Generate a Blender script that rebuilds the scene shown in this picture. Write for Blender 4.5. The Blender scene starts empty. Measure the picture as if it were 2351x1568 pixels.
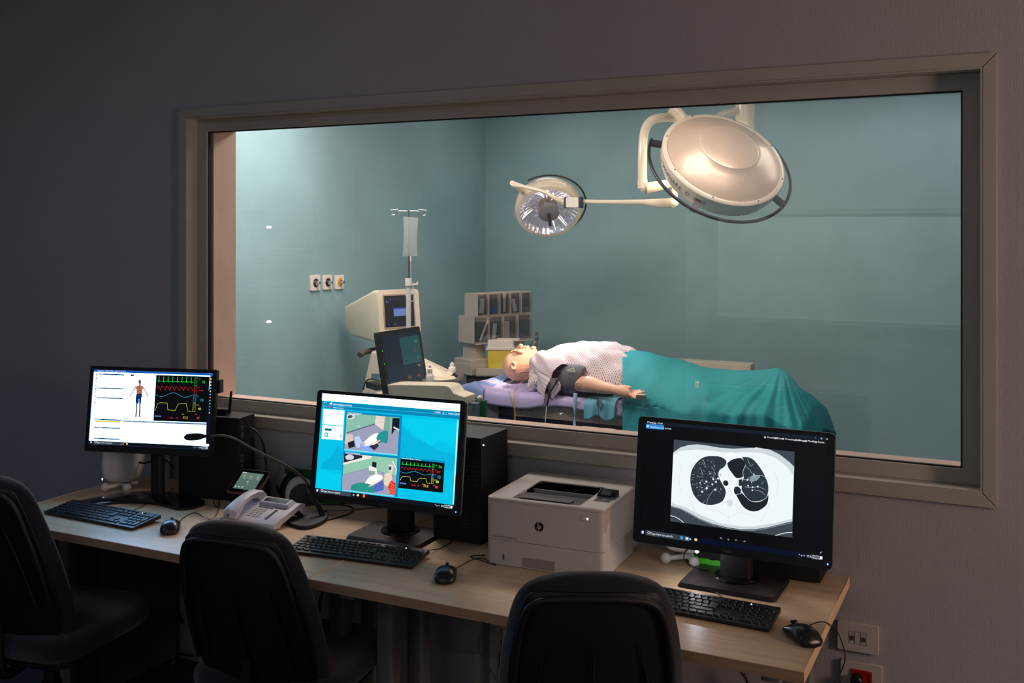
import bpy, math, random
import numpy as np
from mathutils import Vector, Matrix
random.seed(7)
PI = math.pi
SC = bpy.context.scene
COL = SC.collection

# ------------------------------------------------------------------ camera
CAM = Vector((0.0, -3.13, 1.75))
TH = math.radians(26.296)
FPX, XC, YH = 2340.0, 1175.5, 525.0
cd = bpy.data.cameras.new('camera')
cd.sensor_width = 36.0
cd.lens = FPX / 2351 * 36
cd.shift_y = -(784 - YH) / 2351
cd.clip_start = 0.05
co = bpy.data.objects.new('camera', cd)
COL.objects.link(co)
co.location = CAM
co.rotation_euler = (PI / 2, 0, TH)
SC.camera = co

# ------------------------------------------------------------------ world, light, exposure
wd = bpy.data.worlds.new('world')
SC.world = wd
wd.use_nodes = True
wd.node_tree.nodes['Background'].inputs[0].default_value = (0.10, 0.14, 0.22, 1)
wd.node_tree.nodes['Background'].inputs[1].default_value = 0.02
SC.view_settings.view_transform = 'Standard'
SC.view_settings.look = 'None'
SC.view_settings.gamma = 1
SC.view_settings.exposure = 0.0
SC.cycles.use_denoising = True
SC.cycles.max_bounces = 10
SC.cycles.transparent_max_bounces = 16
SC.cycles.sample_clamp_indirect = 4.0


def light(name, kind, loc, target, power, col, size=0.3, size_y=None, spot=None, blend=0.4):
    d = bpy.data.lights.new(name, kind)
    d.energy = power
    d.color = col
    if kind == 'AREA':
        d.shape = 'RECTANGLE'
        d.size = size
        d.size_y = size_y or size
    else:
        d.shadow_soft_size = size
    if kind == 'SPOT':
        d.spot_size = math.radians(spot)
        d.spot_blend = blend
    o = bpy.data.objects.new(name, d)
    COL.objects.link(o)
    o.location = loc
    o.rotation_euler = (Vector(target) - Vector(loc)).to_track_quat('-Z', 'Y').to_euler()
    return o


# theatre ceiling panels
light('theatre_ceiling_light_a', 'AREA', (-2.9, 1.2, 2.74), (-2.9, 1.2, 0), 58, (1.0, 0.84, 0.76), 1.2, 0.5)
light('theatre_ceiling_light_b', 'AREA', (-1.0, 1.5, 2.74), (-1.0, 1.5, 0), 18, (1.0, 0.86, 0.80), 1.2, 0.5)
light('theatre_ceiling_light_c', 'AREA', (-0.3, 3.2, 2.74), (-0.3, 3.2, 0), 8, (1.0, 0.92, 0.86), 1.2, 0.5)
light('theatre_fill_light', 'AREA', (-2.7, 3.3, 2.74), (-2.7, 3.3, 0), 7, (1.0, 0.9, 0.84), 1.2, 0.5)  # extra fill added to brighten the theatre
light('cool_fill_light', 'AREA', (-3.3, -2.2, 2.74), (-3.3, -2.0, 0), 5.0, (0.45, 0.65, 1.0), 1.2, 0.3)  # added cool fill that lifts the dark left side, no real lamp
# warm corridor light through the doorway on the right of the control room
light('corridor_light', 'AREA', (2.75, -1.35, 1.75), (-1.5, -0.5, 1.2), 37, (1.0, 0.70, 0.56), 0.5, 0.9)
# unseen light added to brighten the back wall mirrored in the glass
light('back_wall_fill', 'AREA', (-0.9, -4.1, 2.74), (-0.9, -4.62, 1.2), 16, (0.66, 0.83, 1.0), 2.4, 0.12)


# ------------------------------------------------------------------ pixel -> place helpers (real planes)
def ray(px, py):
    a = (px - XC) / FPX
    b = -(py - YH) / FPX
    c, s = math.cos(TH), math.sin(TH)
    return Vector((a * c - s, a * s + c, b))


def onY(px, py, y):
    r = ray(px, py)
    return CAM + r * ((y - CAM.y) / r.y)


def onX(px, py, x):
    r = ray(px, py)
    return CAM + r * ((x - CAM.x) / r.x)


def onZ(px, py, z):
    r = ray(px, py)
    return CAM + r * ((z - CAM.z) / r.z)


def onD(px, py, d):
    return CAM + ray(px, py) * d


# ------------------------------------------------------------------ colours and materials
def lin(c):
    return tuple((x / 255 / 12.92) if x / 255 <= 0.04045 else ((x / 255 + 0.055) / 1.055) ** 2.4 for x in c[:3])


MATS = {}


def mat(name, col, rough=0.5, metal=0.0, bump=0.0, bscale=200.0, var=0.06, vscale=8.0, coat=0.0, emis=None, estr=0.0, spec=0.5, alpha=1.0, stretch=None, sheen=0.0):
    if name in MATS:
        return MATS[name]
    m = bpy.data.materials.new(name)
    m.use_nodes = True
    nt = m.node_tree
    b = nt.nodes['Principled BSDF']
    c = lin(col)
    tc = nt.nodes.new('ShaderNodeTexCoord')
    mp = nt.nodes.new('ShaderNodeMapping')
    nt.links.new(tc.outputs['Object'], mp.inputs[0])
    if stretch:
        mp.inputs['Scale'].default_value = stretch
    nz = nt.nodes.new('ShaderNodeTexNoise')
    nz.inputs['Scale'].default_value = vscale
    nz.inputs['Detail'].default_value = 4
    nt.links.new(mp.outputs[0], nz.inputs['Vector'])
    rp = nt.nodes.new('ShaderNodeValToRGB')
    rp.color_ramp.elements[0].position = 0.3
    rp.color_ramp.elements[1].position = 0.7
    rp.color_ramp.elements[0].color = tuple(x * (1 - var) for x in c) + (1,)
    rp.color_ramp.elements[1].color = tuple(min(1, x * (1 + var)) for x in c) + (1,)
    nt.links.new(nz.outputs[0], rp.inputs[0])
    nt.links.new(rp.outputs[0], b.inputs['Base Color'])
    b.inputs['Roughness'].default_value = rough
    b.inputs['Metallic'].default_value = metal
    b.inputs['Coat Weight'].default_value = coat
    b.inputs['Specular IOR Level'].default_value = spec
    b.inputs['Alpha'].default_value = alpha
    b.inputs['Sheen Weight'].default_value = sheen
    if emis:
        b.inputs['Emission Color'].default_value = lin(emis) + (1,)
        b.inputs['Emission Strength'].default_value = estr
    if bump:
        n2 = nt.nodes.new('ShaderNodeTexNoise')
        n2.inputs['Scale'].default_value = bscale
        n2.inputs['Detail'].default_value = 3
        nt.links.new(tc.outputs['Object'], n2.inputs['Vector'])
        bp = nt.nodes.new('ShaderNodeBump')
        bp.inputs['Strength'].default_value = bump
        bp.inputs['Distance'].default_value = 0.002
        nt.links.new(n2.outputs[0], bp.inputs['Height'])
        nt.links.new(bp.outputs[0], b.inputs['Normal'])
    MATS[name] = m
    return m


def glow(name, col, s):
    if name in MATS:
        return MATS[name]
    m = bpy.data.materials.new(name)
    m.use_nodes = True
    nt = m.node_tree
    nt.nodes.clear()
    e = nt.nodes.new('ShaderNodeEmission')
    e.inputs[0].default_value = lin(col) + (1,)
    e.inputs[1].default_value = s
    o = nt.nodes.new('ShaderNodeOutputMaterial')
    nt.links.new(e.outputs[0], o.inputs[0])
    MATS[name] = m
    return m


def pane(name, refl, tint=(1, 1, 1), rough=0.0):
    m = bpy.data.materials.new(name)
    m.use_nodes = True
    nt = m.node_tree
    nt.nodes.clear()
    t = nt.nodes.new('ShaderNodeBsdfTransparent')
    t.inputs[0].default_value = tuple(tint) + (1,)
    g = nt.nodes.new('ShaderNodeBsdfGlossy')
    g.inputs['Roughness'].default_value = rough
    x = nt.nodes.new('ShaderNodeMixShader')
    x.inputs[0].default_value = refl
    nt.links.new(t.outputs[0], x.inputs[1])
    nt.links.new(g.outputs[0], x.inputs[2])
    o = nt.nodes.new('ShaderNodeOutputMaterial')
    nt.links.new(x.outputs[0], o.inputs[0])
    MATS[name] = m
    return m


def screen_mat(name, strength, gloss=0.03):
    m = bpy.data.materials.new(name)
    m.use_nodes = True
    nt = m.node_tree
    b = nt.nodes['Principled BSDF']
    at = nt.nodes.new('ShaderNodeVertexColor')
    at.layer_name = 'picture'
    b.inputs['Base Color'].default_value = (0.004, 0.004, 0.005, 1)
    b.inputs['Roughness'].default_value = 0.35
    nt.links.new(at.outputs[0], b.inputs['Emission Color'])
    b.inputs['Emission Strength'].default_value = strength
    return m


# ------------------------------------------------------------------ mesh builder
_TX = {}


def text_geo(body, align='LEFT'):
    k = (body, align)
    if k not in _TX:
        cu = bpy.data.curves.new('t', 'FONT')
        cu.body = body
        cu.align_x = align
        cu.resolution_u = 3
        ob = bpy.data.objects.new('t', cu)
        me = bpy.data.meshes.new_from_object(ob)
        _TX[k] = ([tuple(v.co) for v in me.vertices], [list(p.vertices) for p in me.polygons])
        bpy.data.objects.remove(ob)
        bpy.data.curves.remove(cu)
        bpy.data.meshes.remove(me)
    return _TX[k]


def smooth_path(pts, per=6):
    P = [Vector(p) for p in pts]
    if len(P) < 3:
        return P
    out = []
    E = [P[0] * 2 - P[1]] + P + [P[-1] * 2 - P[-2]]
    for i in range(1, len(E) - 2):
        a, b, c, d = E[i - 1], E[i], E[i + 1], E[i + 2]
        for k in range(per):
            t = k / per
            out.append(0.5 * ((2 * b) + (c - a) * t + (2 * a - 5 * b + 4 * c - d) * t * t + (3 * b - a - 3 * c + d) * t ** 3))
    out.append(P[-1])
    return out


def rrect(x0, x1, y0, y1, r, n=4):
    o = []
    for cx, cy, a in ((x1 - r, y1 - r, 0), (x0 + r, y1 - r, 90), (x0 + r, y0 + r, 180), (x1 - r, y0 + r, 270)):
        for k in range(n + 1):
            t = math.radians(a + 90 * k / n)
            o.append((cx + r * math.cos(t), cy + r * math.sin(t)))
    return o


class MB:
    def __init__(s):
        s.v, s.f, s.m, s.uv = [], [], [], {}
        s.mi = 0
        s.T = Matrix.Identity(4)

    def add(s, vs, fs, uvs=None):
        n = len(s.v)
        s.v += [tuple(s.T @ Vector(p)) for p in vs]
        for i, f in enumerate(fs):
            if uvs:
                s.uv[len(s.f)] = [uvs[j] for j in f]
            s.f.append([n + j for j in f])
            s.m.append(s.mi)
        return s

    def box(s, x0, x1, y0, y1, z0, z1):
        v = [(x0, y0, z0), (x1, y0, z0), (x1, y1, z0), (x0, y1, z0), (x0, y0, z1), (x1, y0, z1), (x1, y1, z1), (x0, y1, z1)]
        return s.add(v, [[0, 3, 2, 1], [4, 5, 6, 7], [0, 1, 5, 4], [1, 2, 6, 5], [2, 3, 7, 6], [3, 0, 4, 7]])

    def prism(s, poly, d0, d1, axis='z', taper=1.0, poly2=None):
        def p3(p, d):
            return {'z': (p[0], p[1], d), 'y': (p[0], d, p[1]), 'x': (d, p[0], p[1])}[axis]
        n = len(poly)
        if poly2 is None:
            cx = sum(p[0] for p in poly) / n
            cy = sum(p[1] for p in poly) / n
            poly2 = [(cx + (p[0] - cx) * taper, cy + (p[1] - cy) * taper) for p in poly]
        vs = [p3(p, d0) for p in poly] + [p3(p, d1) for p in poly2]
        fs = [list(range(n))[::-1], list(range(n, 2 * n))] + [[i, (i + 1) % n, n + (i + 1) % n, n + i] for i in range(n)]
        return s.add(vs, fs)

    def frame(s, outer, inner, d0, d1, axis='z'):
        n = len(outer)
        def p3(p, d):
            return {'z': (p[0], p[1], d), 'y': (p[0], d, p[1]), 'x': (d, p[0], p[1])}[axis]
        vs = [p3(p, d0) for p in outer] + [p3(p, d0) for p in inner] + [p3(p, d1) for p in outer] + [p3(p, d1) for p in inner]
        fs = []
        for i in range(n):
            j = (i + 1) % n
            fs += [[i, j, n + j, n + i], [2 * n + j, 2 * n + i, 3 * n + i, 3 * n + j], [i, 2 * n + i, 2 * n + j, j], [n + j, 3 * n + j, 3 * n + i, n + i]]
        return s.add(vs, fs)

    def rings(s, rings, cap=True, close=True):
        n = len(rings[0])
        vs = [p for r in rings for p in r]
        fs = []
        for k in range(len(rings) - 1):
            for i in range(n if close else n - 1):
                j = (i + 1) % n
                fs.append([k * n + i, k * n + j, (k + 1) * n + j, (k + 1) * n + i])
        if cap:
            fs.append(list(range(n))[::-1])
            fs.append([(len(rings) - 1) * n + i for i in range(n)])
        return s.add(vs, fs)

    def tube(s, pts, r, n=8, smooth=False, cap=True):
        P = smooth_path(pts) if smooth else [Vector(p) for p in pts]
        R = r if isinstance(r, (list, tuple)) else [r] * len(P)
        if len(R) != len(P):
            R = [R[min(len(R) - 1, int(i / (len(P) - 1) * (len(R) - 1) + 0.5))] if False else np.interp(i / (len(P) - 1), np.linspace(0, 1, len(R)), R) for i in range(len(P))]
        rings = []
        u = None
        for i, p in enumerate(P):
            t = (P[min(i + 1, len(P) - 1)] - P[max(i - 1, 0)]).normalized()
            if u is None:
                u = t.orthogonal().normalized()
            else:
                u = (u - t * u.dot(t)).normalized()
            w = t.cross(u)
            rings.append([tuple(p + (u * math.cos(a) + w * math.sin(a)) * R[i]) for a in [2 * PI * k / n for k in range(n)]])
        return s.rings(rings, cap)

    def cyl(s, p0, p1, r0, r1=None, n=20):
        return s.tube([p0, p1], [r0, r0 if r1 is None else r1], n)

    def lathe(s, prof, n=24, M=None, cap=True):
        M = M or Matrix.Identity(4)
        rings = [[tuple(M @ Vector((r * math.cos(2 * PI * k / n), r * math.sin(2 * PI * k / n), z))) for k in range(n)] for r, z in prof]
        return s.rings(rings, cap)

    def ell(s, c, r, M=None, n=20, k=12):
        M = M or Matrix.Identity(4)
        rings = []
        for i in range(1, k):
            t = PI * i / k
            rings.append([tuple(Vector(c) + (M @ Vector((r[0] * math.sin(t) * math.cos(a), r[1] * math.sin(t) * math.sin(a), -r[2] * math.cos(t))))) for a in [2 * PI * j / n for j in range(n)]])
        return s.rings(rings)

    def grid(s, fn, nu, nv, uvs=1.0):
        vs, uv = [], []
        for j in range(nv + 1):
            for i in range(nu + 1):
                vs.append(tuple(fn(i / nu, j / nv)))
                uv.append((i / nu * uvs, j / nv * uvs))
        fs = [[j * (nu + 1) + i, j * (nu + 1) + i + 1, (j + 1) * (nu + 1) + i + 1, (j + 1) * (nu + 1) + i] for j in range(nv) for i in range(nu)]
        return s.add(vs, fs, uv)

    def text(s, body, size, M, align='CENTER', depth=0.0, sx=1.0, bold=0.0):
        V, F = text_geo(body, align)
        T0 = s.T
        offs = [(0, 0)] if not bold else [(0, 0), (bold, 0), (0, bold), (bold, bold)]
        for ox, oy in offs:
            s.T = T0 @ M
            s.add([((x * sx + ox) * size, (y + oy) * size, depth) for x, y, z in V], F)
        s.T = T0
        return s

    def build(s, name, mats, parent=None, smooth=None, bevel=None, seg=2, sub=0, solid=0.0):
        me = bpy.data.meshes.new(name)
        me.from_pydata(s.v, [], s.f)
        for m in (mats if isinstance(mats, (list, tuple)) else [mats]):
            me.materials.append(m)
        me.polygons.foreach_set('material_index', s.m)
        if s.uv:
            ul = me.uv_layers.new(name='UVMap')
            for fi, u in s.uv.items():
                p = me.polygons[fi]
                for li, q in zip(p.loop_indices, u):
                    ul.data[li].uv = q
        me.validate()
        me.update()
        if smooth is not None:
            me.shade_smooth()
            if smooth < 180:
                me.set_sharp_from_angle(angle=math.radians(smooth))
        o = bpy.data.objects.new(name, me)
        COL.objects.link(o)
        if parent:
            o.parent = parent
        if solid:
            md = o.modifiers.new('thick', 'SOLIDIFY')
            md.thickness = solid
            md.offset = 0
        if bevel:
            md = o.modifiers.new('bevel', 'BEVEL')
            md.width = bevel
            md.segments = seg
            md.limit_method = 'ANGLE'
            md.angle_limit = math.radians(40)
            if smooth is None:
                me.shade_smooth()
                md.harden_normals = True
        if sub:
            md = o.modifiers.new('sub', 'SUBSURF')
            md.levels = md.render_levels = sub
        return o


def thing(name, label, cat, loc=(0, 0, 0), rotz=0.0, group=None):
    o = bpy.data.objects.new(name, None)
    o.empty_display_size = 0.1
    COL.objects.link(o)
    o.location = loc
    o.rotation_euler = (0, 0, rotz)
    return tag(o, label, cat, group)


def tag(o, label, cat, group=None, kind=None):
    o['label'] = label
    o['category'] = cat
    if group:
        o['group'] = group
    if kind:
        o['kind'] = kind
    return o


def struct(o, label=None):
    o['kind'] = 'structure'
    if label:
        o['label'] = label
    return o


# ------------------------------------------------------------------ shared materials
blk = mat('black_plastic', (22, 23, 26), 0.38, bump=0.15, bscale=900, var=0.1)
blk_gloss = mat('gloss_black_plastic', (14, 14, 16), 0.16, var=0.08)
blk_matte = mat('matte_black_plastic', (18, 19, 22), 0.6, bump=0.2, bscale=700)
rubber = mat('black_cable_rubber', (12, 12, 13), 0.45)
grey_cable = mat('grey_cable', (120, 118, 115), 0.5)
dark_metal = mat('dark_metal', (50, 52, 56), 0.35, 0.8)
steel = mat('brushed_steel', (170, 168, 164), 0.28, 1.0, bump=0.1, bscale=400)
chrome = mat('chrome', (210, 210, 212), 0.08, 1.0)
cream = mat('cream_enamel', (226, 216, 198), 0.32, coat=0.3)
beige = mat('beige_plastic', (205, 192, 170), 0.45, bump=0.1, bscale=500)
white_pl = mat('white_plastic', (222, 218, 214), 0.4, bump=0.08, bscale=600)
grey_pl = mat('grey_plastic', (150, 148, 146), 0.45)
silver_pl = mat('silver_grey_plastic', (120, 124, 128), 0.4, 0.3)

# ------------------------------------------------------------------ structure
def wall_mat(name, col, weave=0.5):
    m = mat(name, col, 0.75, var=0.04, vscale=2.0)
    nt = m.node_tree
    tc = nt.nodes.new('ShaderNodeTexCoord')
    mp = nt.nodes.new('ShaderNodeMapping')
    mp.inputs['Scale'].default_value = (1, 1, 0.55)
    vo = nt.nodes.new('ShaderNodeTexVoronoi')
    vo.inputs['Scale'].default_value = 260
    vo.inputs['Randomness'].default_value = 0.55
    bp = nt.nodes.new('ShaderNodeBump')
    bp.inputs['Strength'].default_value = weave
    bp.inputs['Distance'].default_value = 0.0012
    nt.links.new(tc.outputs['Object'], mp.inputs[0])
    nt.links.new(mp.outputs[0], vo.inputs['Vector'])
    nt.links.new(vo.outputs['Distance'], bp.inputs['Height'])
    nt.links.new(bp.outputs[0], nt.nodes['Principled BSDF'].inputs['Normal'])
    return m


wallpaper = wall_mat('woven_wallpaper', (176, 172, 176))


def teal_wall_mat():
    m = mat('teal_wall_paint', (146, 180, 188), 0.55, var=0.10, vscale=1.6)
    nt = m.node_tree
    n2 = nt.nodes.new('ShaderNodeTexNoise')
    n2.inputs['Scale'].default_value = 14
    n2.inputs['Detail'].default_value = 8
    n2.inputs['Roughness'].default_value = 0.7
    bs = nt.nodes['Principled BSDF']
    src = bs.inputs['Base Color'].links[0].from_socket
    mx = nt.nodes.new('ShaderNodeMix')
    mx.data_type = 'RGBA'
    mx.blend_type = 'MULTIPLY'
    mx.inputs[0].default_value = 0.35
    rp = nt.nodes.new('ShaderNodeValToRGB')
    rp.color_ramp.elements[0].position = 0.35
    rp.color_ramp.elements[0].color = (0.75, 0.8, 0.8, 1)
    rp.color_ramp.elements[1].position = 0.65
    rp.color_ramp.elements[1].color = (1, 1, 1, 1)
    nt.links.new(n2.outputs[0], rp.inputs[0])
    nt.links.new(src, mx.inputs[6])
    nt.links.new(rp.outputs[0], mx.inputs[7])
    nt.links.new(mx.outputs[2], bs.inputs['Base Color'])
    return m


teal = teal_wall_mat()
lino = mat('blue_grey_lino', (88, 100, 122), 0.45, var=0.12, vscale=60)
ceil_m = mat('white_ceiling_paint', (200, 200, 198), 0.8)
casing_m = mat('beige_window_paint', (178, 172, 160), 0.38, bump=0.05, bscale=300, coat=0.15)

HX0, HX1, HZ0, HZ1 = -3.019, -0.082, 1.013, 2.200   # wall opening
b = MB()
OUT = [(-5.6, 0), (2.55, 0), (2.55, 2.8), (-5.6, 2.8)]
INN = [(HX0, HZ0), (HX1, HZ0), (HX1, HZ1), (HX0, HZ1)]
b.frame(OUT, INN, 0.0, 0.10, 'y')
o = b.build('wall_front', wallpaper)
struct(o)
b = MB()
b.frame([(-5.6, 0), (2.55, 0), (2.55, 2.8), (-5.6, 2.8)], INN, 0.102, 0.21, 'y')
struct(b.build('wall_theatre_side', teal))
struct(MB().box(-5.6, 2.55, -4.7, 0.0, -0.05, 0).build('floor', mat('dark_blue_vinyl', (58, 64, 82), 0.45, var=0.15, vscale=30)))
struct(MB().box(-3.9, 2.55, 0.21, 4.2, -0.05, 0).build('floor_theatre', lino))
struct(MB().box(-5.7, 2.6, -4.75, 0.0, 2.8, 2.85).build('ceiling', ceil_m))
struct(MB().box(-3.9, 2.6, 0.0, 4.2, 2.8, 2.85).build('ceiling_theatre', ceil_m))
struct(MB().box(-5.7, -5.6, -4.75, 0.0, 0, 2.8).build('wall_left', wallpaper))
struct(MB().box(-5.7, 2.6, -4.8, -4.7, 0, 2.8).build('wall_back', mat('pale_wall_paint', (190, 186, 176), 0.8)))
b = MB()   # right wall with a doorway to the lit corridor
b.box(2.55, 2.65, -4.75, -1.95, 0, 2.8).box(2.55, 2.65, -0.85, 0.21, 0, 2.8).box(2.55, 2.65, -1.95, -0.85, 2.25, 2.8)
struct(b.build('wall_right', wallpaper))
struct(MB().box(-3.9, -3.8, 0.21, 4.15, 0, 2.8).build('wall_theatre_left', teal))
struct(MB().box(-3.9, 2.6, 4.085, 4.185, 0, 2.8).build('wall_theatre_back', teal))
struct(MB().box(2.0, 2.1, 0.21, 4.1, 0, 2.8).build('wall_theatre_right', teal))

# window_1: casing > reveal > frame > pane
wroot = bpy.data.objects.new('window_1', None)
COL.objects.link(wroot)
struct(wroot, 'wide observation window in beige frame onto the operating theatre')
cO = [(-3.056, .975), (-.045, .975), (-.045, 2.239), (-3.056, 2.239)]
cI = [(-3.018, 1.014), (-.083, 1.014), (-.083, 2.2), (-3.018, 2.2)]
b = MB()
for i in range(4):
    j = (i + 1) % 4
    a_, b_ = cO[i], cO[j]
    c_, d_ = cI[j], cI[i]
    # mitred casing piece, a hair apart at the corners
    def sh(p, q, t=0.0006):
        v = Vector((q[0] - p[0], q[1] - p[1])).normalized() * t
        return (p[0] + v.x, p[1] + v.y)
    b.prism([sh(a_, b_), sh(b_, a_), sh(c_, d_), sh(d_, c_)], -0.013, 0.0, 'y')
o = b.build('window_casing', casing_m, wroot, bevel=0.0025)
rI = [(-2.965, 1.063), (-.136, 1.063), (-.136, 2.146), (-2.965, 2.146)]
b = MB()
cR = [(-3.018, 1.014), (-.083, 1.014), (-.083, 2.2), (-3.018, 2.2)]
b.frame(cR, [(-3.013, 1.019), (-.088, 1.019), (-.088, 2.195), (-3.013, 2.195)], -0.012, 0.07, 'y')
b.build('window_reveal', casing_m, wroot)
b = MB()
b.frame([(-3.013, 1.019), (-.088, 1.019), (-.088, 2.195), (-3.013, 2.195)], rI, 0.052, 0.068, 'y')
b.build('window_frame', casing_m, wroot, bevel=0.0015)
gO = [(-2.975, 1.053), (-.126, 1.053), (-.126, 2.156), (-2.975, 2.156)]
b = MB()
b.frame(rI, [(-2.961, 1.067), (-.140, 1.067), (-.140, 2.142), (-2.961, 2.142)], 0.060, 0.072, 'y')
b.build('window_gasket', blk_matte, wroot)
b = MB()
b.box(-2.97, -.131, 0.073, 0.081, 1.058, 2.151)
b.build('window_glass', pane('theatre_glass', 0.14, (0.97, 0.99, 0.985)), wroot)
# theatre side lining (warm white)
b = MB()
b.frame([(-3.019, 1.013), (-.082, 1.013), (-.082, 2.2), (-3.019, 2.2)], [(-2.955, 1.05), (-.143, 1.05), (-.143, 2.16), (-2.955, 2.16)], 0.082, 0.215, 'y')
b.build('window_lining', mat('warm_white_lining', (226, 192, 176), 0.5), wroot)

# window_2 and cabinets behind the photographer (seen reflected in the glass)
w2 = bpy.data.objects.new('window_2', None)
COL.objects.link(w2)
struct(w2)
b = MB()
b.frame([(-2.15, 1.02), (0.35, 1.02), (0.35, 1.9), (-2.15, 1.9)], [(-2.11, 1.06), (0.31, 1.06), (0.31, 1.86), (-2.11, 1.86)], -4.70, -4.66, 'y')
b.build('window_frame', casing_m, w2, bevel=0.002)
b = MB()
b.box(-2.11, 0.31, -4.69, -4.675, 1.06, 1.86)
b.build('pale_backing', mat('pale_backing_panel', (235, 233, 224), 0.7), w2)  # pale panel added to give the light band mirrored in the glass

# ------------------------------------------------------------------ desks
def wood_mat():
    m = mat('pale_birch_laminate', (216, 186, 152), 0.36, var=0.10, vscale=3.0, stretch=(0.6, 14, 14), coat=0.1)
    nt = m.node_tree
    bs = nt.nodes['Principled BSDF']
    src = bs.inputs['Base Color'].links[0].from_socket
    tc = nt.nodes.new('ShaderNodeTexCoord')
    mp = nt.nodes.new('ShaderNodeMapping')
    mp.inputs['Scale'].default_value = (2.2, 22, 22)
    n2 = nt.nodes.new('ShaderNodeTexNoise')
    n2.inputs['Scale'].default_value = 9
    n2.inputs['Detail'].default_value = 9
    n2.inputs['Roughness'].default_value = 0.65
    rp = nt.nodes.new('ShaderNodeValToRGB')
    rp.color_ramp.elements[0].position = 0.38
    rp.color_ramp.elements[0].color = (0.82, 0.78, 0.72, 1)
    rp.color_ramp.elements[1].position = 0.62
    rp.color_ramp.elements[1].color = (1, 1, 1, 1)
    mx = nt.nodes.new('ShaderNodeMix')
    mx.data_type = 'RGBA'
    mx.blend_type = 'MULTIPLY'
    mx.inputs[0].default_value = 0.7
    nt.links.new(tc.outputs['Object'], mp.inputs[0])
    nt.links.new(mp.outputs[0], n2.inputs['Vector'])
    nt.links.new(n2.outputs[0], rp.inputs[0])
    nt.links.new(src, mx.inputs[6])
    nt.links.new(rp.outputs[0], mx.inputs[7])
    nt.links.new(mx.outputs[2], bs.inputs['Base Color'])
    return m


wood = wood_mat()
DZ = 0.73
leg_m = mat('grey_desk_leg_paint', (132, 130, 128), 0.45, 0.2)
for x0, x1, lab in ((-3.265, -1.8535, 'pale birch desk carrying the left and middle monitors'), (-1.8505, -0.436, 'pale birch desk carrying the printer and the right monitor')):
    d = thing('desk', lab, 'desk', ((x0 + x1) / 2, -0.37, 0), 0, 'pale birch desks under the window')
    hw = (x1 - x0) / 2
    MB().box(-hw + .002, hw - .002, -0.360, 0.355, 0.702, DZ).build('desktop', wood, d, bevel=0.0012)
    MB().box(-hw, hw, -0.3625, -0.360, 0.702, DZ - .0004).build('front_edge', mat('tan_edge_band', (176, 138, 108), .5, var=.1, vscale=4, stretch=(1, 20, 20)), d, bevel=0.0008)
    for ea, eb in ((-hw, -hw + .002), (hw - .002, hw)):
        MB().box(ea, eb, -0.360, 0.355, 0.702, DZ + .0008).build('side_edge', mat('pale_edge_band', (240, 204, 160), .4), d)
    for sx in (-1, 1):
        xc = sx * (hw - 0.09)
        MB().prism(rrect(xc - .03, xc + .03, 0.08, 0.14, .012), 0.03, 0.70).build('leg', leg_m, d, smooth=40)
        MB().prism(rrect(xc - .03, xc + .03, -0.10, -0.04, .012), 0.03, 0.70).build('leg', leg_m, d, smooth=40)
        MB().prism(rrect(xc - .035, xc + .035, -0.34, 0.33, .02), 0.0, 0.035).build('foot_rail', leg_m, d, smooth=40)
        MB().prism(rrect(xc - .025, xc + .025, -0.30, 0.30, .01), 0.665, 0.70).build('support_arm', leg_m, d, smooth=40)
    MB().box(-hw + .12, hw - .12, 0.10, 0.115, 0.62, 0.70).build('cross_beam', leg_m, d)
    MB().box(-hw + .2, hw - .2, 0.18, 0.28, 0.60, 0.604).build('cable_tray', dark_metal, d)
# vertical cable duct under the desks
cdz = thing('cable_duct', 'grey vertical cable duct standing on the wall below the joint of the two desks', 'cable duct', (-1.62, -0.02, 0))
MB().box(-.055, .055, -.025, .012, 0.0, .66).build('duct_body', mat('grey_duct', (150, 146, 144), .5), cdz, bevel=.003)
MB().box(-.012, .012, -.029, -.024, 0.0, .66).build('duct_lid', mat('grey_duct_lid', (96, 100, 104), .5), cdz)
sp = thing('side_panel', 'dark desk-end cabinet standing under the left desk', 'cabinet', (-3.17, -.2, 0))
MB().box(-.13, .13, -.22, .17, .02, .69).build('carcass', mat('dark_grey_laminate', (74, 76, 82), .5), sp, bevel=.003)
MB().box(-.125, .125, -.235, -.222, .03, .685).build('door', mat('charcoal_laminate', (44, 47, 55), .5), sp, bevel=.002)


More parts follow.
